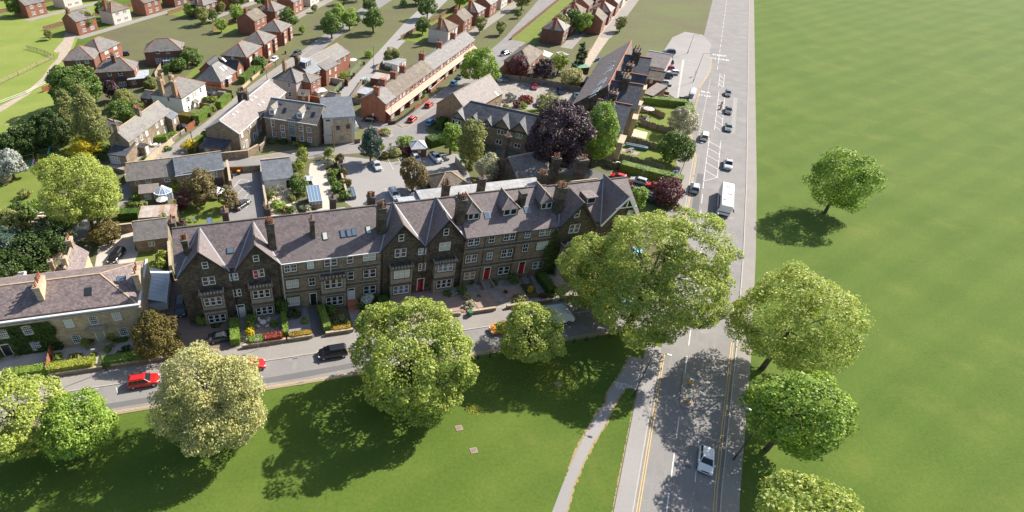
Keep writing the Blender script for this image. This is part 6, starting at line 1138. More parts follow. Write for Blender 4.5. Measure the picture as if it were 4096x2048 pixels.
# pink flowers on the red-flecked tree and flower beds
# ================= WALLS AND FENCES =================
WL=wall_line
for i,(a,b_,lb) in enumerate(((-62,-37.5,'low stone kerb wall under the left clipped hedge'),(-36,-28.2,'low stone wall under the lime hedge'),(-27,-17.8,'low stone wall under the hedge by the bronze yew'),(-6.8,.2,'low stone front wall below the deep red hedge'),(.5,4.6,'low stone front wall below the bronze hedge'),(6.8,11.4,'low stone front wall of the black-door house'),(13.6,20.5,'low stone front wall behind the big round tree'),(22.5,30.3,'stone front wall with iron railing by the pink gravel'),(31.6,36.8,'stone front wall right of the ironwork gate'),(38.8,47.5,'stone front wall below the handrails garden'),(49,60,'stone front wall of the corner house'))):
    WL('garden_wall',lb,[TW(a,63.6),TW(b_,63.6)],.75,.35,'stone_brown',group='front garden walls of the main street')
m=MB(); 
for k in range(28): m.bar(TW(22.6+k*.28,63.6,.85)-TW(22.6,63.6),TW(22.6+k*.28,63.6,1.25)-TW(22.6,63.6),.04,.04)
m.bar((0,0,1.25),TW(30.2,63.6,1.25)-TW(22.6,63.6),.05,.05); o=m.build('iron_railing','steel_dark',None,TW(22.6,63.6)); tag(o,'low black iron railing on the pink-gravel front wall','railing')
WL('boundary_wall','tall stone wall along the lane with a dark gateway',[G(888,640),G(992,630),G(1035,606)],2.0,.4,'stone_brown')
WL('boundary_wall','curved stone wall end at the flats forecourt',[G(1040,604),G(1058,590),G(1065,565)],1.5,.35,'stone_brown')
WL('boundary_wall','stone wall between carport and car yard',[G(912,668),G(918,700),G(926,752)],1.9,.5,'stone_rough')
WL('boundary_wall','dark stone wall on the right of the car yard',[G(1046,668),G(1052,740),G(1062,800),G(1075,870)],1.8,.4,'stone_sooty')
WL('boundary_wall','stone wall between the driveway and the car park',[G(1345,650),G(1362,690),G(1380,760),G(1392,800)],1.2,.4,'stone_rough')
WL('boundary_wall','stone wall closing the gravel drive',[G(447,935),G(536,925)],2.0,.4,'stone_brown')
WL('boundary_wall','sunlit side wall along the narrow passage of the end house',[G(694,1130),G(684,1000)],2.2,.5,'stone_rough')
WL('boundary_wall','low wall closing the passage beside the glass lean-to',[G(600,1135),G(672,1122)],1.0,.4,'stone_rough')
WL('pillared_wall','pale stone wall with pillars and dark timber panels at the roadside cottage',[G(570,672),G(625,622),G(668,590),G(690,570)],1.2,.35,'stone_tan')
WL('garden_wall','low wall along the lane by the cottage flower garden',[G(690,566),G(740,530)],1.0,.3,'timber_grey')
WL('garden_wall','pale stone wall below the bungalow hedge',[G(960,366),G(1000,330)],.9,.3,'stone_tan')
WL('garden_wall','short wall section in front of the overgrown lane hedge',[G(1008,322),G(1045,290)],.9,.3,'stone_tan')
WL('garden_wall','brick wall along the lane near the tall lamp',[G(1058,282),G(1092,258)],1.0,.25,'brick_red')
WL('patio_wall','brick yard wall of the gazebo garden',[G(1240,402),G(1292,414),G(1333,385)],1.6,.25,'brick_red',cap='timber_red')
WL('yard_wall','rendered yard wall behind the back wings',[G(1320,330),G(1376,342)],1.8,.25,'render_pink')
WL('garden_wall','brick front wall of the red terrace, upper stretch',[G(1720,372),G(1775,322)],1.0,.25,'brick_red')
WL('garden_wall','brick wall cross-piece between terrace front gardens',[G(1690,360),G(1722,372)],1.2,.25,'brick_red')
WL('hall_wall','curved stone wall beside the side street behind the yew',[G(2010,630),G(2035,655),G(2075,650)],1.0,.35,'stone_trim')
WL('planter_wall','stepped brown planter walls by the forecourt',[G(2620,365),G(2645,372),G(2675,378)],.7,.3,'brick_brown')
WL('planter_wall','second brown planter wall in front of the pale paving',[G(2602,375),G(2640,385),G(2670,392)],.6,.3,'brick_brown')
F_=fence
F_('timber_fence','tall reddish timber fence between ivy house and honey-stone garden',[G(216,1398),G(198,1500)],1.9,'timber_red')
F_('timber_fence','orange timber gate fence beside the parked grey saloon',[G(748,527),G(782,504)],1.8,'timber_red')
F_('timber_fence','reddish timber fence in front of the villa porch',[G(800,428),G(842,437)],1.4,'timber_red')
F_('timber_fence','dark timber fence behind the two villa cars',[G(830,360),G(930,380)],1.5,'timber_board')
F_('timber_fence','grey boarded fence along the back of the chapel car park',[G(1998,318),G(2080,326),G(2200,345),G(2325,372)],1.9,'timber_grey','timber_grey')
F_('timber_fence','long pale timber fence beside the toy lawn',[G(622,310),G(640,280),G(664,250)],1.7,'timber_pale')
F_('timber_fence','green-painted fence along the alley',[G(1333,383),G(1352,360),G(1368,345)],1.8,'timber_green','timber_green')
F_('timber_fence','brown fence section beyond the green alley fence',[G(1368,345),G(1385,332)],1.8,'timber_board')
F_('timber_fence','green alley fence farther up by the trailing bush',[G(1400,305),G(1430,275),G(1445,258)],1.8,'timber_green','timber_green')
F_('timber_fence','dark double gate at the alley corner',[G(1378,330),G(1392,345)],1.9,'timber_red')
F_('timber_fence','grey alley fence beside the blank brick gable',[G(1398,412),G(1415,385),G(1450,335)],1.7,'timber_grey')
F_('timber_fence','pale boarded gate at the foot of the blank brick gable',[G(1400,410),G(1442,418)],1.8,'timber_grey')
F_('timber_fence','sunlit boarded fence round the prefab garage garden',[G(1502,290),G(1530,262)],1.7,'timber_pale')
F_('timber_fence','low boarded fence on the lower side of the prefab garage garden',[G(1502,292),G(1575,306)],1.2,'timber_pale')
F_('timber_fence','dark red fence and gate at the top of the car yard',[G(918,692),G(976,690)],1.6,'timber_red')
F_('timber_fence','pale sliding gate at the top of the car yard',[G(978,690),G(1042,684)],1.6,'timber_grey')
F_('timber_fence','brown fence along the lane beside the cottage patio',[G(503,694),G(538,670)],1.8,'timber_board')
F_('timber_fence','green-tinged fence at the cottage patio foot',[G(468,735),G(485,742),G(503,728)],1.7,'timber_green','timber_green')
F_('picket_fence','low dark picket fence round the cottage patio',[G(440,680),G(500,695)],1.0,'timber_board')
F_('timber_fence','pale fence behind the climbers below the grey coach house',[G(703,738),G(745,730)],1.6,'timber_green','timber_green')
F_('timber_fence','pale timber screen behind green bins near the yew',[G(1820,650),G(1855,695)],1.7,'timber_pale')
F_('timber_fence','short dark fence at the stone flats block foot',[G(1418,574),G(1440,572)],1.2,'timber_board')
F_('timber_fence','orange fence beside the unmade back lane',[G(2345,232),G(2362,200)],1.8,'timber_pale')
F_('timber_fence','large pale gate screen beside the rear wing of the honey-stone house',[G(190,1075),G(250,1040)],2.0,'timber_grey','timber_grey')
F_('timber_fence','black fence beside the red terrace front garden, long stretch',[G(1552,500),G(1580,497),G(1618,472),G(1655,442)],1.0,'plastic_black','plastic_black',th=.03)
F_('timber_fence','reddish-brown fence in a red terrace front garden',[G(1658,438),G(1712,400)],1.1,'timber_red')
for pts,lb,mt in ((((2560,448),(2605,452),(2655,475)),'arched tan fence panels below the top garden','timber_pale'),(((2545,495),(2590,508),(2625,520),(2690,535)),'arched grey fence panels below the parasol garden','timber_grey'),(((2500,565),(2545,575),(2592,590),(2680,612)),'arched fence with blue tarpaulin against it','timber_grey'),(((2474,638),(2520,648),(2560,660),(2650,685)),'lowest arched fence above the long clipped hedge','timber_grey'),(((2420,660),(2450,675),(2476,672)),'arched fence panels closing the garden by the slate row','timber_grey')):
    F_('arched_fence',lb,[G(*q) for q in pts],1.8,mt,'timber_pale',arch=.4,group='arched garden fences')
def rails(name,label,pts,h,n,mat,gap=2.4,w_=.1):
    P=[G(*q) for q in pts]; o0=P[0]; t=thing(name,label,'fence',(o0.x,o0.y,0)); b=MB();k=MB()
    for p,q in zip(P[:-1],P[1:]):
        p=p-o0;q=q-o0;L=(q-p).length;c=max(1,round(L/gap))
        for i in range(c+1): x=p.lerp(q,i/c); k.bar(x,x+Vector((0,0,h+.1)),w_,w_)
        for j in range(n): z=h*(j+1)/n; b.bar(p+Vector((0,0,z)),q+Vector((0,0,z)),.04,.14 if n<5 else .05)
    b.build('rail',mat,t);k.build('post',mat,t); return t
rails('rail_fence','pale timber three-rail fence across the horse field',((-60,362),(0,338),(75,303),(150,266),(218,234)),1.3,3,'timber_pale')
rails('rail_fence','weathered rail fence running up to the field track',((218,234),(180,215),(150,206),(110,196)),1.3,3,'timber_grey')
rails('wire_fence','thin white electric tape fence beside the worn field path',((-40,432),(0,418),(106,378),(205,328)),1.0,2,'road_white',gap=8,w_=.05)
rails('gate','black iron driveway gate at the lane',((1258,640),(1290,636)),1.1,5,'steel_dark',gap=.25,w_=.03)
rails('handrail','black handrail pair beside the ramp to the red door',((2075,1120),(2106,1175)),1.0,2,'steel_dark',gap=1.6,w_=.05)
rails('handrail','second black handrail on the right side of the ramp',((2108,1112),(2138,1170)),1.0,2,'steel_dark',gap=1.6,w_=.05)

rng=random.Random(9); PT=[]
for i in range(84):
    m=['leaf_mid','leaf_fresh','leaf_olive','leaf_mid'][i%4]; x=rng.uniform(-190,118); y=rng.uniform(228,360)
    if i<4: PT.append(T_('town_tree','-','tree',Vector((x,y,0)),0,5.2,4.2,4.0,m,nclump=36,nleaf=3000,leaf=.5,seed=300+i,cr=.3)); o=PT[-1]
    else: o=copy_tree(PT[i%4]); o.location=(x,y,0); s_3=rng.uniform(.35,1.25); o.scale=(s_3,)*3; o.rotation_euler=(0,0,rng.uniform(0,6))
    tag(o,['mid-green round tree among the far houses','fresh-green round tree among the far houses','olive round tree among the far houses','deep-green round tree among the far houses'][i%4],'tree',['mid-green far town trees','fresh-green far town trees','olive far town trees','deep-green far town trees'][i%4])
# ================= VEHICLES =================
KIND=dict( # L,W,H,belt,hood z, xr,xf (belt-line ends of the cabin),xr2,xf2 (roof ends), wheel r
 hatch=(4.0,1.74,1.48,.93,.82,-1.95,1.05,-1.55,.30,.31), mini=(3.8,1.70,1.42,.92,.84,-1.85,.95,-1.5,.35,.30),
 saloon=(4.65,1.82,1.43,.92,.82,-1.75,1.15,-1.05,.35,.33), estate=(4.75,1.84,1.52,.95,.84,-2.25,1.15,-1.95,.35,.33),
 suv=(4.55,1.88,1.70,1.05,.98,-2.18,1.10,-1.85,.35,.37), mpv=(4.75,1.86,1.72,1.02,.92,-2.3,1.45,-2.0,.55,.34),
 cabrio=(4.5,1.82,1.40,.92,.84,-1.35,1.0,-.85,.3,.33), pickup=(5.3,1.86,1.80,1.10,1.02,-.75,1.35,-.55,.65,.39), smallvan=(4.4,1.83,1.85,1.05,.95,-2.15,1.45,-2.05,.7,.33))
CARS={}
def car_proto(kind,color):
    L,W,H,bz,hz,xr,xf,xr2,xf2,wr=KIND[kind]; g=.22; h2=L/2; boot=bz+(.0 if kind not in('saloon','cabrio') else .02)
    t=thing('car','-','car')
    prof=[(-h2+.02,g+.12),(-h2,.55),(-h2+.05,boot-.14),(-h2+.2,boot),(xf,bz+.02),(h2-.55,hz),(h2-.15,hz-.16),(h2,.5),(h2-.05,g+.06)]
    if kind=='pickup': prof=[(-h2,g+.2),(-h2,.6),(-h2+.02,bz-.1),(-h2+.1,bz),(xf,bz+.02),(h2-.5,hz),(h2-.12,hz-.14),(h2,.55),(h2-.05,g+.1)]
    b=MB(); n=len(prof); rings=[]
    for y,ins,dz in ((-W/2,.10,.07),(-W/2+.07,.03,.015),(-W/2+.22,0,0),(W/2-.22,0,0),(W/2-.07,.03,.015),(W/2,.10,.07)):
        rings.append([(x*(1-ins*.6/h2*1.0),y,(z-dz if z>.5 else z+dz*.4)) for x,z in prof])
    vs=[p for r_ in rings for p in r_]; fs=[]
    for k in range(5):
        for i in range(n): j=(i+1)%n; fs.append((k*n+i,k*n+j,(k+1)*n+j,(k+1)*n+i))
    fs.append(tuple(range(n))); fs.append(tuple(range(5*n,6*n))[::-1]); b.add(vs,fs)
    body=b.build('body','paint_'+color,t,smooth=False)
    yb=W/2-.1; yt=W/2-.28; zt=H-.05; c=MB()
    c.add([(xr,-yb,bz-.03),(xf,-yb,bz-.03),(xf,yb,bz-.03),(xr,yb,bz-.03),(xr2,-yt,zt),(xf2,-yt,zt),(xf2,yt,zt),(xr2,yt,zt)],[(0,1,5,4),(1,2,6,5),(2,3,7,6),(3,0,4,7),(4,5,6,7)])
    c.build('cabin_glass','car_glass',t)
    r_=MB(); e=.04; m=.14
    r_.add([(xr2-e,-yt-e,zt-.02),(xf2+e,-yt-e,zt-.02),(xf2+e,yt+e,zt-.02),(xr2-e,yt+e,zt-.02),(xr2+m,-yt+m*.6,H+.01),(xf2-m,-yt+m*.6,H+.01),(xf2-m,yt-m*.6,H+.01),(xr2+m,yt-m*.6,H+.01)],[(0,1,5,4),(1,2,6,5),(2,3,7,6),(3,0,4,7),(4,5,6,7),(3,2,1,0)])
    for sy in (-1,1):
        r_.bar((xr,sy*yb,bz-.02),(xr2,sy*yt,zt),.12 if kind!='cabrio' else .3,.06); r_.bar((xf,sy*yb,bz-.02),(xf2,sy*yt,zt),.07,.05)
        xm=(xr2+xf2)/2+.1; r_.bar((xm,sy*(yb+.005),bz-.02),(xm,sy*(yt+.005),zt),.09,.04)
        if kind in('suv','estate','mpv','smallvan'): x2=xr2+.55; r_.bar((x2-.1,sy*(yb+.005),bz-.02),(x2,sy*(yt+.005),zt),.09 if kind!='smallvan' else .5,.04)
    roofm={'cabrio':'shop_dark'}.get(kind,'paint_'+color); r_.build('roof',roofm,t)
    if kind=='pickup': MB().box(-h2+.12,xr-.05,-W/2+.2,W/2-.2,bz-.02,bz+.012).build('load_bed','plastic_black',t)
    for sx in (-h2+.78,h2-.82):
        for sy in (-1,1):
            w_=MB(); w_.tube((0,sy*.0,0),(0,sy*.22,0),wr,wr,14); wo=w_.build('wheel','tyre',t,(sx,sy*(W/2-.205),wr)); MB().tube((0,sy*.215,0),(0,sy*.232,0),wr*.64,wr*.6,10).build('rim','rim',wo)
    for sy in (-1,1):
        MB().bar((h2-.30,sy*(W/2-.12),hz-.2),(h2-.02,sy*(W/2-.42),hz-.24),.14,.15).build('headlight','lamp_glass',t)
        MB().box(-h2-.012,-h2+.12,sy*(W/2-.22)-.14,sy*(W/2-.22)+.14,bz-.32,bz-.1).build('tail_light','tail_red',t)
        MB().box(xf-.35,xf-.18,sy*(W/2+.06)-.1,sy*(W/2+.06)+.1,bz-.02,bz+.12).build('wing_mirror','paint_'+color,t)
    MB().box(-h2-.02,-h2+.02,-.26,.26,.52,.64).build('number_plate','plate_yellow',t); MB().box(h2-.02,h2+.018,-.26,.26,.36,.48).build('number_plate','white_paint',t)
    MB().box(h2-.1,h2+.008,-.5,.5,.5,.62).build('grille','plastic_black',t)
    if color=='orange':
        for y in (-.22,.22): MB().bar((h2-1.35,y,bz+.005),(h2-.45,y,hz+.03),.16,.02).build('bonnet_stripe','plastic_black',t)
    if kind in('suv','mpv','estate'):
        for sy in (-1,1): MB().bar((xr2+.2,sy*(yt-.1),H+.05),(xf2-.2,sy*(yt-.1),H+.05),.04,.05).build('roof_rail','steel_dark',t)
    return t
def car(kind,color,u,v,hd,label,group=None,zz=.7,gz=0,at=None):
    k=(kind,color); p=at or G(u,v,zz)
    if k not in CARS: o=CARS[k]=car_proto(kind,color)
    else: o=copy_tree(CARS[k])
    o.location=(p.x,p.y,gz+.02); o.rotation_euler=(0,0,R(hd)); tag(o,label,'car',group)
    if not group and 'group' in o: del o['group']
    return o
RH=60.8; ds=G(2720,795)-G(2480,725); SH=math.degrees(math.atan2(ds.y,ds.x))
car('suv','red',575,1522,12,'bright red hatchback-style car parked facing right by the pale whitebeam')
car('hatch','red',1010,1458,12,'red car mostly hidden behind the pale silvery-green tree')
car('mpv','black',1330,1408,192,'black people carrier parked on the front road left of the biggest round tree')
car('mini','orange',2003,1312,192,'orange small car with black bonnet stripes under the young tree')
car('saloon','grey',2150,1300,12,'grey car almost hidden behind the young tree on the front road')
car('suv','black',465,1022,-97,'black sports utility car on the pale gravel drive')
car('estate','darkgrey',722,1225,-76,'dark estate car with roof rails beside the glass lean-to')
car('saloon','darkgrey',890,1345,12,'dark car in the gravel forecourt behind the pale tree')
car('suv','white',870,770,83,'white car beside the open carport')
car('cabrio','darkgrey',967,815,58,'dark convertible with its fabric roof up in the marked yard')
car('suv','silver',1235,722,97,'silver car on the crazy-paved driveway, rear towards the terrace')
car('saloon','silver',1506,660,-73,'silver saloon parked nearest the dark pine')
car('estate','white',1578,775,-75,'white estate car beside the grey lead-roofed rear extension')
car('pickup','white',1742,628,-68,'white pickup truck next to the brick hut')
car('hatch','silver',1664,631,-75,'silver-blue car half hidden by the red-flecked tree')
car('saloon','darkgrey',1704,746,100,'dark saloon with red tail lights right of the red-flecked tree')
car('hatch','black',1728,738,100,'black car against the brown-tiled outhouse')
G2='cars parked in the red terrace street'
car('hatch','red',1717,417,60,'upper of the two red cars in the red terrace street')
car('hatch','red',1650,474,60,'lower red car at the mouth of the red terrace street')
car('hatch','blue',1722,487,60,'mid-blue small car across the street from the red ones')
car('hatch','cyan',1817,330,60,'light blue hatchback parked by the front gardens below the street tree')
car('saloon','green',1842,303,60,'dark green-grey car just beyond the light blue hatchback')
car('mini','paleblue',1458,320,62,'pale blue car parked in the alley')
car('hatch','black',1474,476,165,'black car in the shade at the foot of the blank brick gable')
car('mini','red',1511,531,20,'red car behind the dark pine by the kerbed island')
car('suv','navy',2024,211,40,'navy car at the top of the street, cut by the top edge')
car('saloon','crimson',2137,343,-103,'crimson saloon alone in its bay in the chapel car park')
car('hatch','white',2098,388,95,'white hatchback just right of the chapel, behind the red-tipped shrub')
car('hatch','navy',2242,363,-98,'navy hatchback under the right side of the feathery tree')
car('saloon','white',2310,379,72,'white saloon against the long slate-roofed block')
car('hatch','grey',2157,414,-100,'grey car under the left side of the feathery tree')
car('hatch','paleblue',2196,421,-100,'pale blue car under the middle of the feathery tree')
car('saloon','darkgrey',2252,412,-100,'dark car below the navy hatchback in the chapel car park')
car('hatch','silver',1999,314,-100,'silver car at the left end of the chapel car park')
car('saloon','green',2023,313,-100,'dark green car second from the left in the chapel car park')
for k,cl,u,v,lb in (('suv','navy',2676,209,'dark blue car cut by the top edge of the forecourt row'),('suv','navy',2667,250,'navy car second from the top in the forecourt row'),('hatch','crimson',2673,273,'crimson hatchback in the forecourt row'),('hatch','white',2692,290,'white car sticking out of the forecourt row'),('suv','navy',2663,303,'navy sports utility car below the white one in the forecourt row'),('estate','silver',2644,331,'silver car second from the bottom of the forecourt row'),('hatch','navy',2642,350,'dark blue hatchback at the bottom of the forecourt row')):
    car(k,cl,u,v,163,lb,'cars parked nose-in at the forecourt',gz=.1)
car('hatch','grey',2912,372,241,'grey car at the right edge, farthest in the oncoming lane')
car('saloon','darkgrey',2914,440,241,'dark grey car at the right edge, second in the oncoming lane')
car('saloon','green',2914,508,241,'dark green-grey car at the right edge, third in the oncoming lane')
car('pickup','silver',2912,656,241,'silver pickup ahead of the bus in the oncoming lane')
car('smallvan','white',2818,545,61,'small white van driving away beside the hatched centre strip')
car('suv','silver',2780,750,61,'silver car driving away at the mouth of the side street')
car('hatch','white',2825,1838,241,'white car at the bottom edge of the main road')
car('hatch','red',2474,706,SH+180,'bright red car half hidden by the corner house roof')
car('hatch','silver',2555,721,SH+180,'silver hatchback parked in the side street between two red cars')
car('mini','red',2617,742,SH+180,'red small car with grey roof beside the purple-leaved tree')
car('estate','navy',2608,796,SH,'dark estate car on the near side of the side street')
car('hatch','cyan',2545,1012,61,'light blue car glimpsed through the top of the giant tree')
car('hatch','blue',2490,1210,12,'blue car glimpsed through the lower left of the giant tree')
car('hatch','darkgrey',498,214,190,'dark grey hatchback on the drive at the top between brick houses')
car('hatch','navy',841,372,150,'dark hatchback behind the bronze one at the villa')
car('mpv','bronze',879,378,168,'bronze people carrier beside the white villa hedge')
car('saloon','black',721,505,166,'black saloon beside the orange timber gate')
car('suv','darkgrey',1186,214,-120,'dark car at the top of the lane by the row chimneys')
car('hatch','white',1096,236,-110,'white car in the drive behind the overgrown lane bushes')
# box van and bus
def big_wheel(t,x,y,r,sy):
    w_=MB(); w_.tube((0,0,0),(0,sy*.28,0),r,r,16); wo=w_.build('wheel','tyre',t,(x,y,r)); MB().tube((0,sy*.27,0),(0,sy*.29,0),r*.6,r*.55,10).build('rim','rim',wo)
p=G(2225,1262,1.5); t=thing('box_van','white box van parked under the left edge of the giant tree','van',(p.x,p.y,.02),R(12))
MB().box(-3.1,1.2,-1.05,1.05,.75,3.0).box(-3.14,1.24,-1.09,1.09,2.94,3.04,1).build('cargo_box',['car_white','lead_pale'],t)
b=MB(); b.add([(1.25,-.95,.4),(3.1,-.95,.4),(3.1,.95,.4),(1.25,.95,.4),(1.25,-.95,2.3),(1.9,-.9,2.3),(1.9,.9,2.3),(1.25,.95,2.3),(2.6,-.93,1.35),(3.1,-.93,1.1),(3.1,.93,1.1),(2.6,.93,1.35)],[(0,1,9,8,5,4),(2,3,7,6,11,10),(4,5,6,7),(5,8,11,6),(8,9,10,11),(9,1,2,10),(3,0,4,7),(0,3,2,1)]); b.build('cab','car_white',t)
MB().add([(1.95,-.85,2.22),(2.6,-.88,1.42),(2.6,.88,1.42),(1.95,.85,2.22)],[(0,1,2,3)]).build('windscreen','car_glass',t)
for x in (-2.1,2.1):
    for sy in (-1,1): big_wheel(t,x,sy*.78,.36,sy)
p=G(2897,786,2.2); t=thing('bus','white single-decker bus coming towards the viewer at the right edge','bus',(p.x+.6,p.y,.03),R(241))
L,W=11.2,2.55; b=MB(); pr=[(-1.27,.35),(-1.27,2.6),(-1.1,2.9),(1.1,2.9),(1.27,2.6),(1.27,.35)]
xs=[(-L/2,.96),(-L/2+.2,1),(L/2-.35,1),(L/2,.92)]; vs=[(x,y*s,z if z<1 else z-(1-s)*1.5) for x,s in xs for y,z in pr]; fs=[]
for k in range(3):
    for i in range(6): j=(i+1)%6; fs.append((k*6+i,(k+1)*6+i,(k+1)*6+j,k*6+j))
fs+=[(0,1,2,3,4,5),(23,22,21,20,19,18)]; b.add(vs,fs); b.build('body','car_white',t)
for sy in (-1,1):
    for i in range(6): MB().box(-5.1+i*1.62,-5.1+i*1.62+1.5,sy*1.275-.012,sy*1.275+.012,1.25,2.35).build('side_window','car_glass',t)
    MB().bar((5.45,sy*1.3,2.2),(5.95,sy*1.55,1.8),.1,.3).build('wing_mirror','plastic_black',t); MB().box(5.5,5.62,sy*.85-.2,sy*.85+.2,.55,.75).build('headlight','lamp_glass',t)
    for x in (-3.0,3.1): big_wheel(t,x,sy*1.0,.48,sy)
MB().add([(5.62,-1.05,1.0),(5.62,1.05,1.0),(5.5,1.05,2.45),(5.5,-1.05,2.45)],[(0,1,2,3)]).build('windscreen','car_glass',t)
MB().box(5.42,5.56,-.8,.8,2.48,2.74).build('destination_blind','plastic_black',t)
for x,y in ((2.9,-.5),(-.2,.4),(-3.6,.0)): MB().box(x-.4,x+.4,y-.35,y+.35,2.88,3.02).build('roof_vent','steel_grey',t)
MB().box(5.6,5.66,-1.0,1.0,.35,.5).build('bumper','plastic_black',t)
# ================= STREET FURNITURE AND SMALL THINGS =================
def lamp(ub,vb,h,arm,az,label,group='street lamps',thin=False,p=None):
    p=p or G(ub,vb); t=thing('street_lamp',label,'street lamp',(p.x,p.y,0),R(az),group); b=MB()
    b.tube((0,0,0),(0,0,1.3),.11,.11,8); b.tube((0,0,1.3),(0,0,h),.075,.045,8); b.build('pole','steel_dark',t)
    a=MB(); a.tube((0,0,h-.03),(arm*.8,0,h+.12),.035,.03,6); a.build('arm','steel_dark',t)
    hd=MB(); hd.box(arm*.72,arm*.72+.55,-.13,.13,h+.06,h+.18).box(arm*.72+.06,arm*.72+.5,-.09,.09,h+.02,h+.06,1); hd.build('lamp_head',['steel_grey','lamp_glass'],t); return t
lamp(428,1486,5.0,.5,192,'black street lamp beside the garden path of the honey-stone house')
lamp(2533,1585,9.6,2.2,-20,'tall dark street lamp on the grass wedge by the main road')
lamp(2771,330,9.7,2.4,-20,'tall street lamp at the bus stop forecourt')
lamp(2714,712,9.5,2.2,-20,'tall street lamp at the pavement corner by the long clipped hedge')
lamp(1069,321,5.4,.6,160,'short black street lamp on the lane beside the long stone building')
lamp(1104,267,8.0,.3,160,'tall plain pole at the lane kerb opposite the red semi','street lamps')
lamp(1493,290,9.0,.4,0,'very tall dark lamp pole at the side of the alley')
lamp(1563,497,5.4,.4,60,'street lamp at the corner of the blank brick gable')
lamp(2749,215,7,1.5,-20,'street lamp at the top edge beyond the forecourt')
lamp(725,545,5.0,.4,-60,'street lamp beside the cottage flower garden')
p=RW(-6,-1.2); 
p=RW(6,10.6); lamp(0,0,9.6,2.2,150,'tall street lamp on the far pavement of the main road, right edge',p=p)
for (ub,vb,ut,vt,lb) in ((785,622,761,526,'wooden telegraph pole rising from the golden forsythia'),(1337,602,1327,503,'wooden telegraph pole in front of the modern flats')):
    p=G(ub,vb); h_=ZT(ub,vb,ut,vt); t=thing('telegraph_pole',lb,'pole',(p.x,p.y,0),0,'telegraph poles'); tx=ray(ut,vt); q=Vector((tx.x*p.y/tx.y,p.y,0))-p
    MB().tube((0,0,0),(q.x,0,h_),.16,.11,8).build('pole','timber_board',t); MB().bar((q.x-.4,0,h_-.3),(q.x+.4,0,h_-.3),.1,.1).build('crossarm','timber_board',t)
def sign(ub,vb,h,label,face,w_=.5,hh=.6,az=-90,cat='sign',extra=None,name='road_sign'):
    p=G(ub,vb); t=thing(name,label,cat,(p.x,p.y,0),R(az)+R(90)); MB().tube((0,0,0),(0,0,h+hh*.5),.04,.04,6).build('post','steel_grey',t)
    o=MB().box(-w_/2,w_/2,-.06,-.03,h-hh/2,h+hh/2).build('sign_plate',face,t)
    if extra: MB().tube((0,-.065,h+.04),(0,-.06,h+.04),min(w_,hh)*.34,min(w_,hh)*.34,14).build('symbol',extra,o)
    return t
sign(1035,1398,2.3,'parking sign on a grey post in front of the deep red hedge','white_paint'); sign(1679,440,2.3,'small white parking sign by the red terrace pavement','white_paint')
sign(1565,488,2.3,'white sign plate on a post at the brick gable corner','white_paint') 
sign(2565,712,2.4,'small white parking sign in the long clipped hedge','white_paint',.5,.6,extra='sign_blue'); sign(2686,727,2.6,'large white sign with blue roundel at the end of the clipped hedge','white_paint',1.1,.9,extra='sign_blue')
sign(1560,614,2.6,'orange and white estate board by the car park entrance','white_paint',.7,.9,name='estate_board',extra='amber'); sign(2666,375,2.6,'dark green estate board on a post by the brown planters','sign_green',1.3,.8,name='estate_board'); sign(2008,248,2.4,'white estate board at the street corner by the brick house','white_paint',1.3,.8,name='estate_board')
sign(607,1460,1.2,'small white sign leaning at the foot of the bronze yew','white_paint',.3,.3)
# keep-left bollards, refuge islands, zebra beacon
cz=G(2753,1565); patch('traffic_island',[RW((G(2753,1565)-RO).dot(RD)+a*3.6,(G(2753,1565)-RO).dot(RN)+b_*1.0) for a,b_ in ((-1,-.6),(-.85,-1),(.85,-1),(1,-.6),(1,.6),(.85,1),(-.85,1),(-1,.6))],'paving',.12,.1)
for ub,vb,lb in ((2758,1537,'upper lit keep-left bollard on the traffic island'),(2750,1606,'lower lit keep-left bollard on the traffic island')):
    p=G(ub,vb); t=thing('traffic_bollard',lb,'bollard',(p.x,p.y,.12),R(61),'bollards on the traffic island'); MB().box(-.13,.13,-.24,.24,0,.62).build('base','amber',t); MB().box(-.12,.12,-.23,.23,.62,1.05).build('top','white_paint',t); MB().tube((-.15,0,.82),(-.12,0,.82),.15,.15,12).build('arrow_disc','sign_blue',t)
patch('traffic_island',[G(2872,420),G(2888,412),G(2892,428),G(2874,438)],'paving',.12,.1)
for ub,vb,lb in ((2884,422,'upper orange bollard on the small refuge in the hatched strip'),(2880,438,'lower orange bollard on the small refuge in the hatched strip')):
    p=G(ub,vb); t=thing('traffic_bollard',lb,'bollard',(p.x,p.y,.1),R(61),'bollards on the small refuge'); MB().box(-.15,.15,-.25,.25,0,.7).build('base','amber',t); MB().box(-.14,.14,-.24,.24,.7,1.1).build('top','sign_blue',t)
p=G(2850,900); t=thing('crossing_beacon','zebra crossing beacon with white globe in front of the bus','beacon',(p.x,p.y,0)); m=MB(); [m.tube((0,0,i*.45),(0,0,(i+1)*.45),.06,.06,8,i%2) for i in range(6)]; m.build('pole',['white_paint','plastic_black'],t); MB().ico((0,0,2.9),(.22,.22,.22)).build('globe','lamp_glass',t)
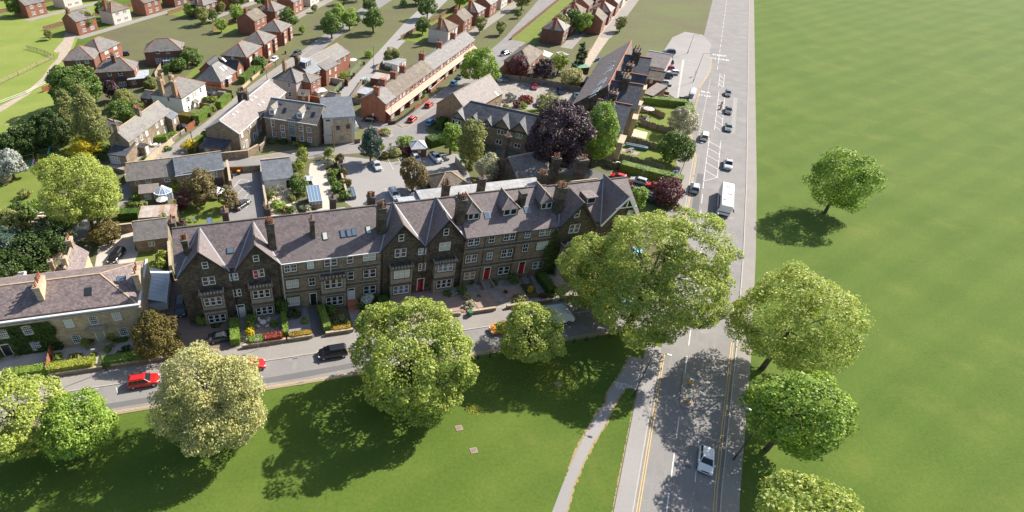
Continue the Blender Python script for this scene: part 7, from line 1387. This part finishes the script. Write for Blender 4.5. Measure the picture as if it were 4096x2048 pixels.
# bus shelter
p=G(2762,392,.1); t=thing('bus_shelter','curved-roof glass bus shelter beside the lay-by','bus shelter',(p.x,p.y,.1),R(61)); f=MB()
for x in (-2.2,0,2.2):
    for y in (-.75,): f.tube((x,.75,0),(x,.75,2.1),.05,.05,6)
f.bar((-2.3,.75,2.1),(2.3,.75,2.1),.08,.08); f.bar((-2.3,-.75,2.1),(2.3,-.75,2.1),.06,.06); f.build('frame','steel_dark',t)
r_=MB(); 
for i in range(6):
    a0_=math.pi*i/6;a1_=math.pi*(i+1)/6; r_.slab([(-2.35,-.85*math.cos(a0_),2.1+.5*math.sin(a0_)),(2.35,-.85*math.cos(a0_),2.1+.5*math.sin(a0_)),(2.35,-.85*math.cos(a1_),2.1+.5*math.sin(a1_)),(-2.35,-.85*math.cos(a1_),2.1+.5*math.sin(a1_))],.03)
r_.build('curved_roof','roof_light',t); MB().box(-2.2,2.2,.73,.77,.35,2.0).box(-2.22,-2.18,-.5,.73,.35,2.0).build('glass_panel','glass_sky',t); MB().box(-1.8,1.8,.3,.62,.5,.56).build('bench','steel_grey',t)
p=G(2776,306,.1); t=thing('bus_stop_flag','small blue bus information panel near the tall lamp','sign',(p.x,p.y,.1),R(61)); MB().tube((0,0,0),(0,0,2.4),.04,.04,6).build('post','steel_grey',t); MB().box(-.45,.45,-.04,.04,.9,2.0).build('panel','sign_blue',t)
# wooden bollards along the grass
for i,(u,v) in enumerate(((1903,1418),(1950,1409),(1999,1398),(2281,1352),(2326,1341),(2371,1334),(2050,1392),(2420,1326))):
    a_,b_=tp(u,v); q=TW(a_,53.7); m=MB(); m.tube((0,0,0),(0,0,.85),.12,.12,8); m.tube((0,0,.85),(0,0,.95),.12,.05,8); tag(m.build('bollard','plastic_black',None,(q.x,q.y,0)),'short black timber bollard on the grass edge of the front road','bollard','bollards along the park grass')
# wheelie bins
BIN={}
def wheelie(u,v,label,lid='plastic_black',body='plastic_black',az=0,group=None,gz=.0):
    p=G(u,v); k=(lid,body)
    if k not in BIN:
        t=BIN[k]=thing('wheelie_bin','-','bin'); b=MB(); b.add([(-.22,-.26,.05),(.22,-.26,.05),(.22,.26,.05),(-.22,.26,.05),(-.29,-.33,1.0),(.29,-.33,1.0),(.29,.33,1.0),(-.29,.33,1.0)],[(0,1,5,4),(1,2,6,5),(2,3,7,6),(3,0,4,7),(4,5,6,7),(3,2,1,0)]); b.build('bin_body',body,t)
        MB().box(-.32,.32,-.37,.36,1.0,1.08).build('lid',lid,t); MB().tube((-.3,.3,.1),(.3,.3,.1),.1,.1,8).build('wheels','tyre',t)
    else: t=copy_tree(BIN[k])
    t.location=(p.x,p.y,gz); t.rotation_euler=(0,0,R(az)); tag(t,label,'bin',group)
    if not group and 'group' in t: del t['group']
for u,v,lb in ((963,364,'left black bin of the pair on the lane by the bungalow gatepost'),(969,361,'right black bin of the pair on the lane by the bungalow gatepost'),(931,394,'black bin at the dark fence end beside the tall clipped hedge'),(841,466,'black bin between the two villa hedges'),(790,502,'black bin beside the orange timber gate fence'),(1049,293,'black bin by the pale wall of the overgrown hedge'),(1142,216,'black bin at the top of the lane by the brick pier'),(1487,229,'black bin at the top of the alley'),(1456,259,'black bin beside the green alley fence, near the dining parasol'),(1415,304,'upper bin of the pair by the trailing bush'),(1407,314,'lower bin of the pair by the trailing bush'),(1371,354,'upper of three bins along the lower green alley fence'),(1364,362,'middle of three bins along the lower green alley fence'),(1352,374,'lowest of three bins along the lower green alley fence'),(925,702,'black bin at the top left corner of the car yard'),(928,713,'squat black bin below the corner one in the car yard')):
    wheelie(u,v,lb,az=random.randint(0,40))
wheelie(957,698,'black bin with an orange lid in the car yard','amber'); wheelie(1880,1264,'dark green litter bin on the pavement by the iron railing','sign_green','sign_green'); wheelie(2383,246,'blue bin behind the long slate roof','bin_blue','bin_blue'); wheelie(2392,242,'second blue bin behind the long slate roof, right of the first','bin_blue','bin_blue'); wheelie(1842,652,'green bin behind the pale timber screen','plastic_teal','plastic_teal')
# garden furniture
def table_set(u,v,label,r,mat,nch,chm,name='garden_table',gz=0,ang=0):
    p=G(u,v); t=thing(name,label,'table',(p.x,p.y,gz)); m=MB(); m.tube((0,0,.70),(0,0,.74),r,r,16); m.build('table_top',mat,t)
    for i in range(3): a=2*math.pi*i/3; MB().tube((math.cos(a)*r*.7,math.sin(a)*r*.7,0),(math.cos(a)*.1,math.sin(a)*.1,.7),.03,.03,6).build('leg',mat,t)
    for i in range(nch):
        a=2*math.pi*i/nch+ang; c=thing('garden_chair','%s beside the %s'%(['upper left chair','lower left chair','lower right chair','upper right chair'][i%4],label),'chair',(p.x+math.cos(a)*(r+.45),p.y+math.sin(a)*(r+.45),gz),a,'chairs round the '+label)
        MB().box(-.2,.22,-.22,.22,.42,.46).build('seat',chm,c); MB().bar((.22,0,.46),(.3,0,.95),.42,.03,up=(1,0,0)).build('backrest',chm,c)
        for sx in (-.17,.17):
            for sy in (-.18,.18): MB().tube((sx,sy,0),(sx,sy,.42),.02,.02,5).build('leg',chm,c)
table_set(1055,1302,'round cream iron table in the front garden',.55,'canvas',4,'canvas',gz=.12,ang=R(45)); table_set(624,585,'white round table on the cottage patio',.55,'white_paint',2,'white_paint'); table_set(775,886,'small dark glass table on the rear lawn',.4,'glass_sky',2,'steel_dark'); table_set(2470,660,'white table by the arched fence',.55,'white_paint',0,'white_paint'); table_set(503,657,'white oval table on the French-window patio',.5,'white_paint',0,'white_paint')
def parasol(u,v,label,r,h,mat,z2=.55,n=8):
    p=G(u,v); t=thing('parasol',label,'parasol',(p.x,p.y,0)); MB().tube((0,0,0),(0,0,h+z2),.03,.03,6).build('pole','steel_grey',t); c=MB()
    ring=[(math.cos(2*math.pi*i/n)*r,math.sin(2*math.pi*i/n)*r,h) for i in range(n)]
    for i in range(n): c.slab([ring[i],ring[(i+1)%n],(0,0,h+z2)],.02)
    c.build('canopy',mat,t); return t
parasol(2587,462,'pale grey parasol on the upper back garden patio',1.6,2.1,'canvas'); parasol(1411,262,'white parasol in the yard by the green alley fence',1.5,2.1,'white_paint'); parasol(655,826,'cream parasol beside the conservatory',1.3,1.9,'canvas')
table_set(2580,476,'dark garden table under the pale grey parasol',.7,'shop_dark',3,'shop_dark')
p=G(1283,388); t=thing('gazebo','pinkish square garden gazebo in the brick back yard','gazebo',(p.x,p.y,0),R(28)); m=MB(); [m.tube((x,y,0),(x,y,2.2),.05,.05,6) for x in(-1.6,1.6) for y in (-1.4,1.4)]; m.build('frame','steel_grey',t)
c=MB(); q=[(-1.8,-1.6,2.2),(1.8,-1.6,2.2),(1.8,1.6,2.2),(-1.8,1.6,2.2)]; [c.slab([q[i],q[(i+1)%4],(0,0,3.0)],.03) for i in range(4)]; c.build('canopy','canvas',t); MB().box(-1.55,-.5,1.35,1.39,.3,2.1).box(.5,1.55,1.35,1.39,.3,2.1).build('curtain','plastic_pink',t)
p=G(1278,402); m=MB(); m.tube((0,0,0),(0,0,.5),1.3,1.35,18); o=m.build('paddling_pool','plastic_teal',None,(p.x,p.y,0)); tag(o,'round turquoise paddling pool in the brick back yard','pool'); MB().tube((0,0,.5),(0,0,.52),1.2,1.2,18).build('water','pool_blue',o)
for u,v,m_,lb in ((1262,394,'plastic_pink','lilac sun lounger left of the paddling pool'),(1290,386,'canvas','white sun lounger above the paddling pool')):
    p=G(u,v); t=thing('sun_lounger',lb,'sun lounger',(p.x,p.y,0),R(70)); MB().box(-.9,.4,-.3,.3,.28,.34).build('seat',m_,t); MB().bar((.4,0,.31),(.95,0,.75),.6,.05).build('backrest',m_,t); [MB().tube((x,y,0),(x,y,.28),.02,.02,5).build('leg','steel_grey',t) for x in (-.8,.3) for y in (-.25,.25)]
# pergola
p=G(1113,790); t=thing('pergola','weathered octagonal timber pergola in the sunny back garden','pergola',(p.x,p.y,0)); po=MB(); be=MB()
for i in range(8):
    a=2*math.pi*i/8; x,y=1.9*math.cos(a),1.9*math.sin(a); po.tube((x,y,0),(x,y,2.2),.07,.07,6); be.bar((x*1.25,y*1.25,2.2),(0,0,2.9),.08,.12); x2,y2=1.9*math.cos(a+math.pi/4),1.9*math.sin(a+math.pi/4); be.bar((x,y,2.2),(x2,y2,2.2),.08,.12)
po.build('post','timber_grey',t); be.build('beam','timber_grey',t)
p=G(1240,838); glasshouse('greenhouse','sloping blue-glazed greenhouse at the edge of the driveway','greenhouse',(p.x,p.y),R(12),2.8,4.6,2.0,3.3,'glass_blue',4,'mono',wallm='lead_pale',dwarf=1.0,dw='stone_rough')
p=G(1400,800); glasshouse('cold_frame','low sloping glass frame by the car park corner','greenhouse',(p.x,p.y),R(12),1.4,3.4,.7,1.3,'glass_sky',2,'mono',wallm='steel_dark',dwarf=.3)
# play equipment
p=G(213,598); t=thing('play_tower','timber play tower with green slide beneath the conifers','play tower',(p.x,p.y,0)); m=MB(); [m.tube((x,y,0),(x*.85,y*.85,2.4),.05,.05,6) for x in (-.8,.8) for y in (-.8,.8)]; [m.bar((-.75,y,z),(.75,y,z),.06,.06) for y in (-.75,.75) for z in (1.5,2.0,2.4)]; [m.bar((x,-.75,z),(x,.75,z),.06,.06) for x in (-.75,.75) for z in (1.5,2.0,2.4)]; m.build('frame','timber_grey',t); MB().box(-.75,.75,-.75,.75,1.42,1.5).build('platform','timber_grey',t); MB().bar((0,-.8,1.5),(0,-3.0,.15),.55,.08,up=(0,0,1)).build('slide','plastic_teal',t); MB().bar((.8,0,1.5),(2.0,-.4,.05),.6,.06).build('ladder','timber_pale',t)
p=G(140,655); t=thing('garden_slide','small lilac plastic slide on the green play mat','slide',(p.x,p.y,.05),R(20)); MB().bar((0,.6,1.0),(-.3,-1.0,.15),.45,.08).build('chute','plastic_pink',t); MB().bar((.1,.65,0),(.1,.65,1.1),.4,.3).build('ladder','tail_red',t)
p=G(118,652); t=thing('swing_frame','metal swing frame on the green play mat','swing',(p.x,p.y,.05),R(25)); m=MB(); [m.tube((x,y,0),(x,0,2.1),.04,.04,6) for x in (-1.4,1.4) for y in (-.7,.7)]; m.tube((-1.4,0,2.1),(1.4,0,2.1),.04,.04,6); m.build('frame','steel_grey',t); MB().box(-.25,.25,-.1,.1,.5,.54).build('seat','plastic_black',t); m=MB(); [m.tube((x,0,.54),(x,0,2.1),.01,.01,4) for x in (-.22,.22)]; m.build('chain','steel_grey',t)
for i,(a,b_,lb) in enumerate((((18,505),(66,484),'pale jumping pole on the meadow, upper one'),((32,530),(64,515),'pale jumping pole on the meadow, lower one'),((137,454),(162,456),'grey pole lying on the meadow by the tallest cypress'),((84,478),(103,484),'dark short pole lying on the meadow'))):
    A=G(*a);B_=G(*b_); m=MB(); m.tube((0,0,.1),(B_-A)+Vector((0,0,.1)),.09,.09,8); tag(m.build('jump_pole','timber_pale' if i<2 else 'timber_grey',None,A),lb,'pole')
p=G(205,358); t=thing('horse_jump','brown timber horse shelter panel leaning at the round green tree','fence panel',(p.x,p.y,0),R(60)); MB().bar((-3,0,.9),(3,0,.9),.08,1.6).build('panel','timber_red',t); MB().tube((-2.8,0,0),(-2.8,-.8,1.6),.05,.05,6).build('prop','timber_pale',t)
# rubble heap and debris by the lane bank
rng=np.random.default_rng(77); m=MB(); c0=G(145,880)
for i in range(90):
    p=G(100+rng.uniform(0,95),835+rng.uniform(-10,100))-c0; s_1=rng.uniform(.15,.6); m.bar(p+Vector((-s_1,0,rng.uniform(.1,.5))),p+Vector((s_1,rng.uniform(-.4,.4),rng.uniform(.1,.5))),s_1*.8,s_1*.5,int(rng.integers(0,4)))
tag(m.build('rubble',['rubble_white','stone_rough','concrete','rust'],None,c0),'heap of broken stone and white rubble on the lane bank','rubble',None,'stuff')
for u,v,m_,lb in ((85,918,'rust','rust-red corrugated sheet lying on the bank'),(90,905,'rubble_white','white sheet lying above the rust-red one'),(68,918,'rubble_white','small white sheet left of the rust-red one')):
    p=G(u,v); o=MB().slab([(-1.6,-.6,.5),(1.6,-.6,.7),(1.6,.6,.9),(-1.6,.6,.7)],.05).build('metal_sheet',m_,None,p,R(25)); tag(o,lb,'sheet')
p=G(82,880); glasshouse('greenhouse','derelict white-framed glasshouse on the overgrown bank','greenhouse',(p.x-1.5,p.y-1),R(30),3.4,2.4,1.4,2.2,'glass_sky',4,wallm='white_paint',dwarf=.2)
# tarpaulin pile, picnic table, flower urns
A=G(2500,586);B_=G(2588,602); t=thing('tarpaulin','long blue tarpaulin-covered pile against the arched fence','tarpaulin',(A.x,A.y,0)); d=B_-A; m=MB(); m.bar((0,0,.5),d+Vector((0,0,.4)),1.1,.9); m.build('cover','tarp_blue',t); MB().bar((0,.3,1.0),d*.9+Vector((0,.3,.9)),.8,.08).build('boards','tile_black',t)
p=G(2522,605); t=thing('picnic_table','grey timber picnic table on the lower patio strip','table',(p.x,p.y,0),R(30)); MB().box(-.8,.8,-.35,.35,.7,.75).build('table_top','timber_grey',t); [MB().box(-.8,.8,y-.12,y+.12,.42,.46).build('bench','timber_grey',t) for y in (-.7,.7)]; [MB().bar((x,-.7,0),(x,.3,.7),.07,.05).bar((x,.7,0),(x,-.3,.7),.07,.05).build('leg','timber_grey',t) for x in (-.6,.6)]
for u,v,m_,lb in ((8,1445,'leaf_mid','stone urn with clipped cone at the left of the ivy house steps'),(70,1432,'leaf_mid','stone urn with clipped cone at the right of the ivy house steps'),(1243,1232,'leaf_mid','terracotta pot left of the black door'),(1273,1224,'leaf_mid','terracotta pot right of the black door'),(357,1398,'leaf_hedge_lime','dark square planter at the left of the pale sage door steps'),(455,1385,'leaf_hedge_lime','dark square planter at the right of the pale sage door steps'),(2185,1125,'leaf_fresh','stone bird bath on the shaded paving')):
    p=G(u,v,.1); t=thing('planter',lb,'planter',(p.x,p.y,.1)); MB().tube((0,0,0),(0,0,.5),.22,.32,10).build('pot','terracotta' if 'terracotta' in lb else 'stone_trim',t); rng=np.random.default_rng(int(u)); V,_,_=crown(.3,.3,.35,12,160,.16,rng,.4,.3,cone=.5); V[:,2]+=.8; link('foliage',leafmesh('foliage',V,m_),t)
# television aerials and dish
for u,v,z,lb in ((990,745,16,'thin television aerial behind the end house chimney'),(1948,700,15.5,'television aerial on the rear chimney above the flat roof'),(1830,440,9.5,'television aerial on the stone hall gable'),(888,672,7.2,'television aerial on the coach house gable')):
    p=G(u,v,z); t=thing('television_aerial',lb,'aerial',(p.x,p.y,z-1.5)); MB().tube((0,0,-1.2),(0,0,1.5),.025,.025,5).build('mast','steel_grey',t); m=MB(); m.bar((-.6,0,1.4),(.6,0,1.4),.03,.03); [m.bar((x,-.25,1.4),(x,.25,1.4),.02,.02) for x in (-.5,-.25,0,.25,.5)]; m.build('antenna','steel_grey',t)
# the person crossing the car park
def person(u,v,label):
    p=G(u,v); t=thing('person',label,'person',(p.x,p.y,.02),R(-80))
    J=dict(pel=(0,0,.95,.13),chest=(0,0,1.28,.155),neck=(0,0,1.47,.055),head=(.02,0,1.58,.085),top=(.02,0,1.70,.075),
      hipL=(0,.09,.90,.095),kneeL=(.04,.11,.50,.062),ankL=(-.03,.11,.09,.042),toeL=(.13,.12,.04,.035),hipR=(0,-.09,.90,.095),kneeR=(-.02,-.11,.50,.062),ankR=(-.09,-.11,.10,.042),toeR=(.08,-.12,.04,.035),
      shL=(0,.18,1.40,.06),elL=(.12,.27,1.20,.042),haL=(.20,.13,1.42,.03),shR=(0,-.18,1.40,.06),elR=(.10,-.28,1.18,.042),haR=(.20,-.14,1.40,.03))
    E=[('pel','chest'),('chest','neck'),('neck','head'),('head','top'),('pel','hipL'),('hipL','kneeL'),('kneeL','ankL'),('ankL','toeL'),('pel','hipR'),('hipR','kneeR'),('kneeR','ankR'),('ankR','toeR'),('chest','shL'),('shL','elL'),('elL','haL'),('chest','shR'),('shR','elR'),('elR','haR')]
    for sd_,hn in ((1,'haL'),(-1,'haR')):
        x,y,z,_=J[hn]
        for k in range(5):
            f='f%d%d'%(sd_,k); J[f]=(x+.05,y+(k-2)*.018*1.0,z+.04-(.02 if k in(0,4) else 0),.009); J[f+'b']=(x+.075,y+(k-2)*.018-sd_*.01,z+.07-(.03 if k in(0,4) else 0),.008); E+= [(hn,f),(f,f+'b')]
    K=list(J); me=bpy.data.meshes.new('body'); me.from_pydata([J[k][:3] for k in K],[(K.index(a),K.index(b_)) for a,b_ in E],[])
    o=link('body',me,t); md=o.modifiers.new('s','SKIN'); md.use_smooth_shade=True
    for i,k in enumerate(K): me.skin_vertices[0].data[i].radius=(J[k][3],)*2; me.skin_vertices[0].data[i].use_root=(k=='pel')
    o.modifiers.new('d','SUBSURF').levels=1; dg=bpy.context.evaluated_depsgraph_get(); m2=bpy.data.meshes.new_from_object(o.evaluated_get(dg)); o.modifiers.clear(); o.data=m2
    m2.materials.clear(); [m2.materials.append(MATS[x]) for x in ('skin','cloth_white','cloth_dark','plastic_black','hair')]
    for f in m2.polygons:
        c=f.center; f.material_index=3 if c.z<.1 else 0 if c.z<.52 else 2 if c.z<.98 and abs(c.y)<.24 else 1 if (c.z<1.44 and abs(c.y)<.25 and c.x<.12) else 4 if (c.z>1.62 or (c.z>1.53 and c.x<.0)) else 0
    MB().ico((.105,0,1.575),(.02,.014,.02)).build('nose','skin',o)
    m=MB(); m.ico((.095,.03,1.60),(.012,.014,.009)); m.ico((.095,-.03,1.60),(.012,.014,.009)); m.build('eyes','plastic_black',o)
    return t
person(1603,651,'person in white top and dark shorts crossing the car park with hands raised')
